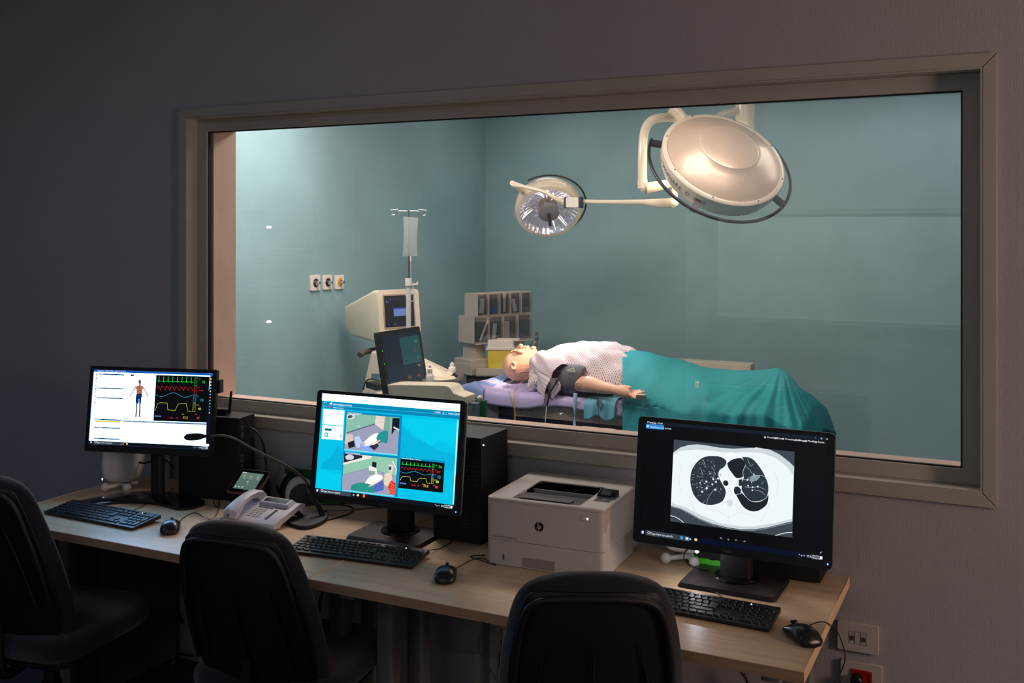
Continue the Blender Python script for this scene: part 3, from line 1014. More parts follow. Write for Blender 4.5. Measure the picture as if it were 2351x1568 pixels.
cl.blob([(536, 540), (547, 538), (549, 552), (535, 553)], sk, 2.2)
# vitals
vitals(cl, 0, 0, 1, 1, [(661, 262), (1042, 276), (1022, 592), (641, 579)], 2, ('75', '120/80', '13', '40', '37.5', '97'), w=.00095, ts=.80)
cl.poly([(420, 575), (1022, 597), (1021, 608), (419, 586)], (90, 110, 130), 1)
cl.text('EVENT LOG   SETTINGS   FILTER   EXPORT   ALL   LAB   VIDEO   TIMEMARK', 424, 584, .0044, (235, 240, 245), 2)
cl.poly([(1045, 262), (1064, 263), (1052, 540), (1022, 540)], (8, 14, 26), 1)
cl.poly([(1022, 536), (1053, 538), (1044, 742), (1018, 740)], (8, 14, 26), 1)
for i, colr in enumerate(((70, 120, 230), (240, 200, 60), (240, 240, 240), (240, 240, 240), (80, 200, 190), (220, 220, 220), (90, 180, 230), (235, 90, 120), (60, 200, 120), (120, 170, 235), (40, 160, 150), (70, 120, 230), (220, 210, 120))):
    cl.disc(1050 - i * .75, 272 + i * 21, .0028, colr, 2)
taskbar(cl, .045)
cl.disc(410, 743, .0028, (235, 110, 60), 3)
Wl, Hl = .493, .277
pl = onY(348, 935, -.33)
lm = thing('desktop_monitor', 'slim black monitor showing a patient figure and vital signs, leftmost on the desks', 'monitor', (-2.93, -.22, DZ), math.radians(15))
pos = CAM + (Vector((-2.795, -.4118, 1.1002)) - CAM) * (.493 / .476)
Mi = Matrix.Translation(lm.location) @ Matrix.Rotation(math.radians(15), 4, 'Z')
Mh = Mi.inverted() @ (Matrix.Translation(pos) @ Matrix.Rotation(math.radians(14.2), 4, 'Z') @ Matrix.Rotation(math.radians(-6.9), 4, 'X'))
b = MB()
b.prism(rrect(-.262, .262, -.165, .152, .006), -.003, .012, 'y')
b.prism(rrect(-.255, .255, -.155, .147, .006), .012, .026, 'y', poly2=rrect(-.24, .24, -.14, .13, .006))
b.box(-.12, .12, .026, .045, -.10, .08)
set_m(b.build('housing', blk, lm, smooth=35), Mh)
b = MB()
b.frame(rrect(-.2622, .2622, -.1652, .1522, .006), rrect(-.2475, .2475, -.1392, .1392, .001), -.0062, -.0028, 'y')
set_m(b.build('bezel', mat('monitor_bezel_plastic', (25, 27, 31), .42), lm, smooth=35), Mh)
cl.build('display', scr_l, lm).matrix_basis = Mh @ Matrix.Translation((0, -.0035, 0))
hp = Mh @ Vector((0, .045, -.06))
MB().prism(rrect(hp.x - .022, hp.x + .022, hp.y - .01, hp.y + .03, .01), .015, hp.z + .06, 'z').build('neck', blk_matte, lm, smooth=40)
b = MB()   # boomerang foot: two long wings and a rounded front tongue
foot = [(-.245, -.17), (-.19, -.165), (-.06, -.085), (.06, -.075), (.13, -.10), (.19, -.125), (.235, -.10), (.245, -.03), (.17, .035), (.09, .07), (-.04, .075), (-.12, .04), (-.20, -.06)]
P = smooth_path([(x, y, 0) for x, y in foot + foot[:1]], 5)[:-1]
P = [(p.x + hp.x - .03, p.y + hp.y) for p in P]
b.prism(P, .001, .009, 'z')
c0 = (hp.x, hp.y)
b.prism(P, .009, .022, 'z', poly2=[(c0[0] + (p[0] - c0[0]) * .45, c0[1] + (p[1] - c0[1]) * .35) for p in P])
b.build('foot', blk_gloss, lm, smooth=30)
# small camera clipped on the right edge of that monitor
e = Mi @ Mh @ Vector((.272, -.002, .095))
wc = thing('clip_camera', 'small black camera clipped on the right edge of the slim left monitor', 'camera', e, math.radians(14))
MB().box(-.009, .007, -.008, .022, -.028, .022).build('body', blk, wc, bevel=.003)
MB().box(-.018, -.009, .016, .024, -.01, .01).build('clamp', blk_matte, wc, bevel=.001)


# ------------------------------------------------------------------ keyboards and mice
key_m = mat('black_keycap', (24, 25, 28), .42, bump=.1, bscale=1500)


def keyboard(label, corner, yaw, group='black wired keyboards'):
    """corner = back right corner on the desk"""
    t = thing('computer_keyboard', label, 'keyboard', corner, yaw, group)
    W, D = .442, .127
    def top(y):  # y from -D (front) to 0 (back)
        return .0105 + (y + D) / D * .0135
    b = MB()
    b.prism([(-D, .003), (0, .010), (0, top(0)), (-D, top(-D))], -W, 0, 'x')
    b.build('case', blk, t, bevel=.002)
    MB().box(-W + .03, -W + .06, -.02, -.01, 0, .012).build('riser', blk, t)
    MB().box(-.06, -.03, -.02, -.01, 0, .012).build('riser', blk, t)
    b = MB()
    sl = math.atan2(.0135, D)
    def key(x, y, w=.0165, d=.0155):
        b.T = Matrix.Translation((x, y, top(y))) @ Matrix.Rotation(sl, 4, 'X')
        b.prism(rrect(-w / 2, w / 2, -d / 2, d / 2, .002, 1), 0, .0034, 'z', poly2=rrect(-w / 2 + .0014, w / 2 - .0014, -d / 2 + .0012, d / 2 - .0014, .002, 1))
    L = -W + .017
    rows = [-.030, -.049, -.068, -.087, -.106]
    for gx, n_ in ((0, 1), (.036, 4), (.117, 4), (.198, 4)):
        for i in range(n_):
            key(L + gx + i * .019, -.0135, .0155, .009)
    for i in range(4):
        key(L + .285 + i * .019 if i < 3 else L + .36, -.0135, .0155, .009)
    for i in range(13):
        key(L + i * .019, rows[0])
    key(L + 13.5 * .019, rows[0], .035)
    key(L + .004, rows[1], .025)
    for i in range(12):
        key(L + .028 + i * .019, rows[1])
    key(L + 13.75 * .019, rows[1] - .0095, .024, .034)
    key(L + .006, rows[2], .030)
    for i in range(12):
        key(L + .033 + i * .019, rows[2], .0165)
    key(L + .001, rows[3], .020)
    for i in range(11):
        key(L + .023 + i * .019, rows[3])
    key(L + 12.8 * .019, rows[3], .050)
    for x, w in ((0, .022), (.024, .022), (.049, .022)):
        key(L + x + .002, rows[4], w)
    key(L + .124, rows[4], .115)
    for i in range(4):
        key(L + .197 + i * .023, rows[4], .021)
    for i in range(3):
        for j in (0, 1):
            key(L + .287 + i * .019, rows[j])
        key(L + .287 + i * .019, rows[4])
    key(L + .306, rows[3])
    for j in range(4):
        for i in range(3):
            if j == 3:
                continue
            key(L + .352 + i * .019, rows[j])
    for i in range(3):
        key(L + .352 + i * .019, rows[3])
    key(L + .3615, rows[4], .0355)
    key(L + .390, rows[4])
    key(L + .409, rows[0])
    key(L + .409, (rows[1] + rows[2]) / 2, .0165, .034)
    key(L + .409, (rows[3] + rows[4]) / 2, .0165, .034)
    b.T = Matrix.Identity(4)
    b.build('keypad', key_m, t, smooth=30)
    b = MB()
    b.T = Matrix.Translation((-.075, -.0135, top(-.0135) + .0002))
    b.box(-.0012, .0012, -.0012, .0012, 0, .0012)
    b.build('status_light', glow('white_led', (235, 240, 255), 8), t)
    b = MB()
    b.T = Matrix.Translation((-.018, -.012, top(-.012) + .0003)) @ Matrix.Rotation(sl, 4, 'X')
    b.frame([(.006 * math.cos(a), .006 * math.sin(a)) for a in np.linspace(0, 2 * PI, 25)[:-1]], [(.0055 * math.cos(a), .0055 * math.sin(a)) for a in np.linspace(0, 2 * PI, 25)[:-1]], 0, .0003, 'z')
    b.text('DELL', .0038, Matrix.Translation((0, -.0013, .0003)))
    b.build('logo', mat('faint_grey_print', (92, 96, 102), .5), t)
    return t


k1, k1b = onZ(370.2, 1184, DZ + .02), onZ(169.2, 1148.4, DZ + .02)
y1 = math.atan2(k1.y - k1b.y, k1.x - k1b.x)
k1.z = DZ
keyboard('black keyboard lit blue in front of the slim left monitor', k1, y1)
k2, k2b = onZ(986.6, 1264, DZ + .02), onZ(700, 1229, DZ + .02)
y2 = math.atan2(k2.y - k2b.y, k2.x - k2b.x)
k2.z = DZ
keyboard('black keyboard in front of the monitor with the camera views', k2, y2)
k3 = onZ(1793.3, 1397.5, DZ + .02)
k3f = onZ(1765.6, 1449, DZ + .005)
y3 = math.atan2(k3.y - k3f.y, k3.x - k3f.x) - PI / 2
k3.z = DZ
keyboard('black keyboard partly behind the front chair, below the chest scan', k3, y3)


def mouse(label, loc, yaw):
    t = thing('computer_mouse', label, 'mouse', loc, yaw, 'black wired mice')
    t.scale = (1.02, .98, 1.0)
    def sec(y, z, w):
        return [(w * math.cos(a), y, z * max(0, math.sin(a)) if a <= PI else 0) for a in []]
    b = MB()
    rings = []
    n = 24
    for (y, w, h) in ((-.058, .010, .008), (-.056, .020, .016), (-.048, .0275, .027), (-.03, .0315, .036), (-.005, .031, .0385), (.02, .0295, .033), (.04, .0285, .025), (.052, .025, .018), (.057, .018, .012), (.058, .008, .008)):
        r = []
        for k in range(n):
            a = 2 * PI * k / n
            ca, sa = math.cos(a), math.sin(a)
            x = w * (abs(ca) ** .8) * (1 if ca > 0 else -1)
            z = .010 + (h - .010) * (abs(sa) ** .9) if sa >= 0 else .010 - .0085 * (abs(sa) ** .5)
            r.append((x, y, z))
        rings.append(r)
    b.rings(rings)
    b.build('shell', mat('black_satin_plastic', (20, 21, 24), .28, bump=.05, bscale=900), t, smooth=180)
    MB().box(-.0006, .0006, .012, .056, .0215, .0285).build('button_gap', blk_matte, t)
    MB().cyl((-.004, .035, .027), (.004, .035, .027), .0085, n=16).build('scroll_wheel', rubber, t, smooth=40)
    return t


m1 = onZ(392, 1218, DZ)
mouse('black mouse beside the keyboard of the slim left monitor', m1, math.radians(38))
m2 = onZ(1024, 1328, DZ)
mouse('black mouse on the desk in front of the white printer', m2, math.radians(24))
m3 = onZ(1842, 1468, DZ)
mouse('black mouse at the right end of the desks', m3, math.radians(42))


def cable(name, label, pts, r, m_=rubber, group=None, cat='cable', n=6):
    o = MB().tube(pts, r, n, smooth=True).build(name, m_, None, smooth=180)
    return tag(o, label, cat, group)


def zpts(L, z=DZ + .002):
    return [tuple(onZ(p[0], p[1], z if len(p) < 3 else DZ + p[2])) for p in L]


cable('mouse_cable', 'thin black cable of the left mouse looping back across the desk', zpts([(406, 1206, .012), (420, 1190), (446, 1177), (470, 1188), (486, 1192), (500, 1175), (503, 1150), (495, 1142)]), .0014)
cable('keyboard_cable', 'thin black cable rising from the left keyboard toward the monitor foot', zpts([(307, 1171, .010), (330, 1161), (352, 1148), (372, 1136), (392, 1126), (400, 1120)]), .0014)
cable('mouse_cable', 'thin black cable of the middle mouse running under the printer', zpts([(1046, 1305, .012), (1065, 1295), (1090, 1283), (1113, 1283), (1138, 1298)]), .0014)
cable('loose_cable', 'thin black cable crossing beside the front left corner of the printer', zpts([(1138, 1297), (1110, 1288), (1080, 1277), (1114, 1274)]), .0014)
cable('keyboard_cable', 'thin black cable curling from the middle keyboard behind the monitor foot', zpts([(988, 1263, .01), (1010, 1259), (1035, 1245), (1046, 1230), (1035, 1222), (1010, 1216)]), .0014)
cable('mouse_cable', 'black cable of the right mouse hanging over the desk end', [tuple(onZ(1860, 1435, DZ + .014)), tuple(onZ(1880, 1428, DZ + .004)), tuple(onZ(1900, 1431, DZ + .004)), tuple(onX(1922, 1450, -.425)), tuple(onX(1934, 1478, -.42)), tuple(onX(1940, 1504, -.42)), tuple(onX(1936, 1530, -.43)), tuple(onX(1915, 1575, -.45))], .0016)
cable('keyboard_cable', 'black cable running from the right keyboard under the monitor foot', zpts([(1662, 1374, .01), (1640, 1358), (1600, 1350), (1570, 1340)]), .0016)
cable('desk_cable', 'thin black cable rising behind the touch panel and the phone', zpts([(503, 1150), (497, 1165), (490, 1146), (505, 1135), (520, 1128)]), .0012)
cable('power_cable', 'thick black cable snaking behind the gooseneck foot', zpts([(720, 1200), (760, 1192), (800, 1180), (812, 1168), (790, 1160), (740, 1158)]), .0028)
cable('signal_cable', 'grey cable lying behind the gooseneck foot', zpts([(700, 1185), (745, 1172), (790, 1172), (860, 1165), (900, 1160)]), .0025, grey_cable)
for i, (q_, lb) in enumerate((([(1000, 1222), (1040, 1230), (1080, 1240), (1100, 1225), (1085, 1212)], 'tangled black cable nearest the front between middle monitor and printer'), ([(985, 1212), (1030, 1215), (1070, 1222), (1105, 1232), (1112, 1240)], 'tangled black cable running toward the left side of the printer'), ([(1012, 1205), (1050, 1208), (1090, 1203), (1110, 1215), (1080, 1224), (1060, 1212)], 'looped black cable under the computer tower left of the printer'))):
    cable('loose_cable', lb, zpts(q_), .0015)


def onP(px, py, p, n):
    r = ray(px, py)
    return CAM + r * ((Vector(p) - CAM).dot(n) / r.dot(n))


# ------------------------------------------------------------------ printer
fl, fr = onZ(1116, 1292.5, DZ), onZ(1387, 1333, DZ)
bk = onZ(1453, 1265.7, DZ)
PW = (fr - fl).length
PD = 0.355
py_ = math.atan2(fr.y - fl.y, fr.x - fl.x)
PH = 0.205
pr = thing('laser_printer', 'white laser printer with black output tray between the two wide monitors', 'printer', fl, py_)
Mp = Matrix.Translation(fl) @ Matrix.Rotation(py_, 4, 'Z')
nf = Mp.to_3x3() @ Vector((0, -1, 0))


def pf(px, py):  # local coords on the printer front
    v = Mp.inverted() @ onP(px, py, fl, nf)
    return v.x, v.z


def pt(px, py):  # local coords on the printer top
    v = Mp.inverted() @ onZ(px, py, DZ + PH)
    return v.x, v.y


pw = mat('printer_white_plastic', (205, 198, 192), .42, bump=.12, bscale=900, var=.02)
z1 = .0775
b = MB()
b.prism(rrect(.001, PW - .001, .001, .30, .016), .0015, z1 - .0008, 'z')
b.build('paper_drawer', pw, pr, smooth=35)
b = MB()
b.prism(rrect(0, PW, 0, .30, .018), z1 + .0008, PH - .068, 'z')
b.frame(rrect(0, PW, 0, .30, .018), rrect(.006, PW - .006, .006, .299, .014), PH - .0682, PH - .0112, 'z')
b.build('front_cover', pw, pr, smooth=35)
b = MB()
b.prism(rrect(.004, PW - .001, .18, PD, .012), .014, PH - .068, 'z')
b.frame(rrect(.004, PW - .001, .18, PD, .012), rrect(.010, PW - .007, .182, PD - .006, .008), PH - .0682, PH - .0112, 'z')
b.box(.02, PW - .02, .20, PD - .01, 0, .016)
b.build('body', pw, pr, smooth=35)
b = MB()
b.prism([(.285, .035), (.345, .022), (.345, .03), (.285, .045)], PW - .003, PW + .006, 'x')
b.build('side_fin', pw, pr)
# lid with opening
rc = [pt(1171.5, 1142), pt(1326, 1161), pt(1394, 1120), pt(1246.5, 1103)]
rx0 = (rc[0][0] + rc[3][0]) / 2
rx1 = (rc[1][0] + rc[2][0]) / 2
ry0 = (rc[0][1] + rc[1][1]) / 2
ry1 = (rc[2][1] + rc[3][1]) / 2
n8 = 4
b = MB()
b.frame(rrect(0, PW, 0, PD, .018, n8), rrect(rx0, rx1, ry0, ry1, .006, n8), PH - .0105, PH - .003, 'z')
b.frame(rrect(0, PW, 0, PD, .018, n8), rrect(rx0, rx1, ry0, ry1, .006, n8), PH - .003, PH - .003, 'z')
o_ = rrect(0, PW, 0, PD, .018, n8)
i_ = rrect(.005, PW - .005, .005, PD - .005, .016, n8)
nn = len(o_)
b.add([(p[0], p[1], PH - .003) for p in o_] + [(p[0], p[1], PH) for p in i_], [[k, (k + 1) % nn, nn + (k + 1) % nn, nn + k] for k in range(nn)])
r_ = rrect(rx0, rx1, ry0, ry1, .006, n8)
b.add([(p[0], p[1], PH) for p in i_] + [(p[0], p[1], PH) for p in r_] + [(p[0], p[1], PH - .003) for p in r_], [[k, (k + 1) % nn, nn + (k + 1) % nn, nn + k] for k in range(nn)] + [[nn + k, nn + (k + 1) % nn, 2 * nn + (k + 1) % nn, 2 * nn + k] for k in range(nn)])
b.build('lid', pw, pr, smooth=35)
tray_m = mat('dark_grey_tray_plastic', (70, 66, 66), .38, bump=.1, bscale=900)
hole_m = mat('black_recess_plastic', (10, 10, 11), .8, spec=.15)
rm = ry0 + (ry1 - ry0) * .50
b = MB()
b.add([(rx0, ry0, PH - .002), (rx1, ry0, PH - .002), (rx1, ry0 + .03, PH - .003), (rx0, ry0 + .03, PH - .003), (rx0, rm, PH - .0100), (rx1, rm, PH - .0100)], [[0, 1, 2, 3], [3, 2, 5, 4]])
b.box(rx0 + .02, rx1 - .035, ry0 + .012, ry0 + .045, PH - .004, PH + .0015)
b.build('output_tray', tray_m, pr)
b = MB()
b.box(rx0, rx1, rm - .03, ry1 + .001, PH - .063, PH - .060)
b.box(rx0, rx1, rm - .001, rm, PH - .06, PH - .0105)
b.box(rx0, rx1, ry1 - .001, ry1 + .001, PH - .06, PH - .004)
b.box(rx0, rx0 + .001, rm, ry1, PH - .06, PH - .004)
b.box(rx1 - .001, rx1, rm, ry1, PH - .06, PH - .004)
b.box(rx0 + .02, rx1 - .04, ry0 + .05, ry0 + .053, PH - .006, PH - .0015)
b.build('output_slot', hole_m, pr)
# control panel
a0, a1 = pt(1357, 1148), pt(1410, 1153)
cx0, cx1 = PW - .062, PW - .012
cy0 = a0[1] - .005
b = MB()
b.box(cx0, cx1, cy0, cy0 + .035, PH - .002, PH + .0015)
b.build('button_pad', tray_m, pr, bevel=.001)
b = MB()
b.cyl((cx0 + .027, cy0 + .018, PH), (cx0 + .027, cy0 + .018, PH + .003), .006, n=16)
b.cyl((cx0 + .041, cy0 + .016, PH), (cx0 + .041, cy0 + .016, PH + .003), .004, n=12)
b.cyl((cx0 + .012, cy0 + .018, PH), (cx0 + .012, cy0 + .018, PH + .003), .004, n=12)
b.build('button', chrome, pr, smooth=40)
b = MB()
b.prism([(cy0 + .036, PH), (cy0 + .085, PH), (cy0 + .080, PH + .020), (cy0 + .040, PH + .006)], cx0 - .004, cx1 + .004, 'x')
lcd = b.build('display_housing', blk_gloss, pr, bevel=.0015)
b = MB()
b.add([(cx0 + .005, cy0 + .046, PH + .0087), (cx1 - .012, cy0 + .046, PH + .0087), (cx1 - .012, cy0 + .072, PH + .0180), (cx0 + .005, cy0 + .072, PH + .0180)], [[0, 1, 2, 3]])
b.build('display', mat('grey_lcd', (48, 46, 46), .2), lcd)
MB().box(cx0 - .003, cx1 + .003, cy0 + .033, cy0 + .0365, PH + .001, PH + .005).build('chrome_strip', chrome, pr, bevel=.001)
# badge
lx, lz = pf(1100 + 832 / 6.0316, 1080 + 780 / 6.0316)
Fm = Matrix.Translation((lx, -.0006, lz)) @ Matrix.Rotation(PI / 2, 4, 'X')
R_ = .0142
b = MB()
b.T = Fm
b.prism([(R_ * math.cos(a), R_ * math.sin(a)) for a in np.linspace(0, 2 * PI, 41)[:-1]], 0, .0004, 'z')
bd = b.build('round_badge', mat('badge_black', (16, 20, 24), .35), pr)
b = MB()
b.T = Fm
def stroke(b, p, q, w, z0=.0005):
    d = Vector((q[0] - p[0], q[1] - p[1])).normalized()
    n_ = Vector((-d.y, d.x)) * w / 2
    b.prism([(p[0] - n_.x, p[1] - n_.y), (q[0] - n_.x, q[1] - n_.y), (q[0] + n_.x, q[1] + n_.y), (p[0] + n_.x, p[1] + n_.y)], z0, z0 + .0003, 'z')
k_ = R_ / 10
for p, q in (((-4.6, -4.2), (-1.2, 9.6)), ((-1.9, -4.2), (-.2, 1.6)), ((-.2, 1.6), (-2.4, 2.3)), ((-1.9, -9.8), (1.5, 2.2)), ((1.5, 2.2), (4.2, 2.2)), ((4.2, 2.2), (2.8, -3.6)), ((2.8, -3.6), (.4, -3.9))):
    stroke(b, (p[0] * k_, p[1] * k_), (q[0] * k_, q[1] * k_), 1.35 * k_)
b.build('badge_letters', mat('badge_white', (205, 198, 192), .4), bd)
lx, lz = pf(1100 + 190 / 6.0316, 1080 + 900 / 6.0316)
MB().text('LaserJet Pro M402dn', .0092, Matrix.Translation((lx, -.0004, lz - .003)) @ Matrix.Rotation(PI / 2, 4, 'X'), 'LEFT').build('model_text', mat('grey_print', (92, 86, 84), .5), pr)
lx, lz = pf(1100 + 1502 / 6.0316, 1080 + 672 / 6.0316)
MB().cyl((lx, -.0012, lz), (lx, .001, lz), .0022, n=14).build('power_light', glow('white_led', (235, 240, 255), 8), pr)
b = MB()
b.frame(rrect(lx - .022, lx + .006, lz - .006, lz + .006, .002), rrect(lx - .0215, lx + .0055, lz - .0055, lz + .0055, .0018), -.0006, .0005, 'y')
b.build('power_button', mat('grey_print', (92, 86, 84), .5), pr)
lx, lz = pf(1100 + 338 / 6.0316, 1080 + 1198 / 6.0316)
MB().box(lx - .0022, lx + .0022, -.0006, .001, lz - .0075, lz + .0075).build('level_window', tray_m, pr)
x0_, z0_ = pf(1100 + 612 / 6.0316, 1080 + 1232 / 6.0316)
x1_, z1_ = pf(1100 + 1042 / 6.0316, 1080 + 1405 / 6.0316)
zt, zb_ = max(z0_, z1_) - .003, .004
b = MB()   # recessed grip: pocket with its shade painted darker, standing proud by a hair with sloped floor
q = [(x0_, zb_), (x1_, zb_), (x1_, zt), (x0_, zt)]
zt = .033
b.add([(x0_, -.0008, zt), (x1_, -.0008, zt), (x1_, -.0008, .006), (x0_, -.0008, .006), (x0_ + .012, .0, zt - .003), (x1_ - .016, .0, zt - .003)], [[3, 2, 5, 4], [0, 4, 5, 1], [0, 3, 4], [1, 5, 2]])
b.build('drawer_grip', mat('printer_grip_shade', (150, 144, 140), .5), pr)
for t_, qx, qy in (('1', 1485, 1070), ('2', 1483, 1340)):
    lx, lz = pf(1100 + qx / 6.0316, 1080 + qy / 6.0316)
    MB().text(t_, .012, Matrix.Translation((lx, -.0005, lz - .004)) @ Matrix.Rotation(PI / 2, 4, 'X')).build('tray_number', mat('embossed_print', (176, 168, 162), .5), pr)

# ------------------------------------------------------------------ desk phone
phm = mat('pale_lilac_grey_plastic', (208, 204, 214), .42, bump=.08, bscale=700)
# corners of the phone body on the desk
A = onZ(629, 1217, DZ + .005)      # near right front edge
A2 = onZ(545, 1193, DZ + .018)     # toward front left
Bc = onZ(712, 1178, DZ + .05)      # far right
ph_y = math.radians(-1)
ph = thing('desk_phone', 'pale grey desk phone with handset left of the middle monitor', 'phone', (A.x, A.y, DZ), ph_y)
PWd, PDp = .22, .215
ph.scale = (1.03, .72, .92)
def phz(y):
    return .022 + y / PDp * .045
b = MB()
b.prism([(0, .006), (0, .020), (.012, .026), (PDp - .02, .066), (PDp + .012, .058), (PDp + .045, .012), (PDp + .040, .006), (PDp + .018, .006), (PDp - .03, .042), (.05, .010), (.045, .0)], -PWd, 0, 'x')
b.build('body', phm, ph, bevel=.003)
sl = math.atan2(.04, PDp - .032)
Tp = Matrix.Translation((0, .012, .0262)) @ Matrix.Rotation(sl, 4, 'X')
b = MB()
b.T = Tp
b.prism(rrect(-.150, -.018, .128, .190, .004), 0, .012, 'z', poly2=rrect(-.142, -.028, .134, .182, .004))
dh = b.build('display_hood', phm, ph, smooth=35)
b = MB()
b.T = Tp
b.box(-.134, -.038, .142, .174, .012, .0128)
b.build('display', mat('dark_brown_lcd', (38, 30, 26), .15), dh)
b = MB()
b.T = Tp
for i in range(3):
    for j in range(5):
        b.prism(rrect(-.140 + i * .018, -.127 + i * .018, .028 + j * .0155, .0375 + j * .0155, .002, 1), 0, .002, 'z')
b.build('number_buttons', mat('pale_phone_keys', (190, 184, 184), .4), ph)
b = MB()
b.T = Tp
for i in range(10):
    b.box(-.060 + (i % 2) * .0, -.050, .020 + i * .0088, .0255 + i * .0088, 0, .0018)
for i in range(4):
    b.box(-.138 + i * .0165, -.125 + i * .0165, .108, .1125, 0, .0018)
for i in range(3):
    b.box(-.072 + i * .0165, -.059 + i * .0165, .118, .1225, 0, .0018)
b.build('function_buttons', mat('slate_phone_keys', (80, 80, 92), .4), ph)
b = MB()
b.T = Tp
b.box(-.128, -.058, .126, .138, 0.0002, .0012)
b.build('paper_label', mat('pale_yellow_paper', (222, 206, 160), .7), ph)
# handset lying in its cradle along the left side
b = MB()
prof = [(-.012, .030, .026), (-.004, .052, .030), (.02, .066, .027), (.06, .082, .022), (.11, .094, .020), (.16, .098, .021), (.195, .094, .026), (.212, .080, .028), (.218, .066, .024)]
rings = []
low = [(-.010, .026), (-.004, .024), (.028, .040), (.06, .062), (.11, .074), (.155, .076), (.178, .056), (.212, .058), (.218, .058)]
for (y, zt_, hw), (yl, zl) in zip(prof, low):
    rings.append([(-.185 + hw * sx, (y if up else yl), (zt_ if up else zl) - (0.004 if abs(sx) > .9 and up else 0)) for sx, up in ((-1, False), (-1, True), (-.7, True), (.7, True), (1, True), (1, False))])
b.rings(rings)
b.build('handset', phm, ph, bevel=.002)
MB().box(-.198, -.188, -.0135, -.011, .029, .040).build('handset_socket', blk_matte, ph)
pts = []
h0 = Matrix.Translation((A.x, A.y, DZ)) @ Matrix.Rotation(ph_y, 4, 'Z')
for i in range(150):
    t = i / 149
    p0_ = Vector((-.193, -.012, .034)).lerp(Vector((-.235, .0, .012)), min(1, t * 2.0)) if t < .5 else Vector((-.235, .0, .012)).lerp(Vector((-.30, -.03, .010)), (t - .5) * 2)
    a = t * 2 * PI * 22
    pts.append(tuple(h0 @ (p0_ + Vector((0, math.cos(a), math.sin(a))) * .0055)))
tag(MB().tube(pts, .0011, 5).build('handset_cord', mat('lilac_grey_cord', (190, 186, 196), .45), None, smooth=180), 'coiled pale grey handset cord of the desk phone', 'cord')

# ------------------------------------------------------------------ touch panel
tpl = onZ(583, 1140, DZ)
T0, T1, T2, T3 = onZ(519.5, 1127, DZ + .055), onZ(589, 1136, DZ + .055), None, None
yaw = math.atan2(T1.y - T0.y, T1.x - T0.x)
tpW = (T1 - T0).length
tp = thing('touch_panel', 'small tilted touch control panel with copper-coloured rim on a dark stand', 'control panel', (T0.x, T0.y, DZ), yaw)
tl = math.radians(38)
Mt = Matrix.Translation((0, 0, .055)) @ Matrix.Rotation(tl, 4, 'X')
tH = .105
b = MB()
b.T = Mt
b.prism(rrect(0, tpW, -.002, tH, .004), -.010, 0, 'z')
b.build('rim', mat('copper_brown_plastic', (150, 112, 92), .35, .3), tp, smooth=35)
b = MB()
b.T = Mt
b.prism(rrect(.003, tpW - .003, .002, tH - .003, .003), 0, .0012, 'z')
b.build('bezel', blk_gloss, tp, smooth=35)
ct = Canvas(tpW * .70, tH * .72, [(495, 303), (920, 345), (790, 545), (365, 505)])
ct.urect(0, 0, 1, 1, (92, 124, 112), 0)
ct.urect(0, .0, 1, .35, (112, 140, 128), .5)
ct.urect(0, .0, .2, .06, (210, 220, 215), 1)
for x, y, s_ in ((540, 352, 'Presets'), (677, 370, 'Camera 1'), (818, 382, 'Camera 2'), (632, 432, 'Lights')):
    ct.disc(x, y, .0035, (205, 215, 150), 1)
    ct.text(s_, x, y + 34, .0045, (225, 235, 225), 1, align='CENTER')
for x, y in ((412, 482), (482, 490), (553, 495)):
    ct.disc(x, y, .0032, (225, 235, 210), 1)
ct.build('display', screen_mat('panel_display_light', .75), tp).matrix_basis = Mt @ Matrix.Translation((tpW * .5, tH * .5, .0014)) @ Matrix.Rotation(-PI / 2, 4, 'X')
MB().prism([(.012, 0), (.105, 0), (.085, .095), (.020, .050)], .008, tpW - .008, 'x').build('stand', blk_matte, tp, bevel=.002)

# ------------------------------------------------------------------ rounded camera-like label printer
g0 = onZ(645, 1158, DZ)
lp = thing('label_printer', 'rounded white and dark grey label printer behind the desk phone', 'label printer', (g0.x + .03, g0.y + .07, DZ), math.radians(-38))
def dome(hw, h, n=16):
    return [(-hw, .0), (-hw, h * .35)] + [(-hw * math.cos(PI * k / n), h * .35 + h * .65 * math.sin(PI * k / n)) for k in range(1, n)] + [(hw, h * .35), (hw, 0)]
# local x runs along the device
b = MB()
b.prism([(-.05, .02), (-.055, .07), (-.045, .092), (.045, .092), (.055, .07), (.05, .02)], -.17, -.04, 'x')
b.build('rear_shell', mat('lilac_grey_shell', (176, 168, 176), .45), lp, bevel=.004)
MB().prism([(-.048, 0), (-.052, .03), (.052, .03), (.048, 0)], -.165, -.02, 'x').build('base', blk_matte, lp, bevel=.003)
MB().prism(dome(.062, .108), -.045, -.005, 'x').build('middle_band', blk_matte, lp, smooth=40)
MB().prism(dome(.052, .092), -.008, .030, 'x').build('front_hood', white_pl, lp, smooth=40)
MB().prism(dome(.046, .072), .03, .085, 'x', poly2=dome(.040, .045)).build('nose', mat('dark_plum_grey_plastic', (58, 52, 60), .5), lp, smooth=40)

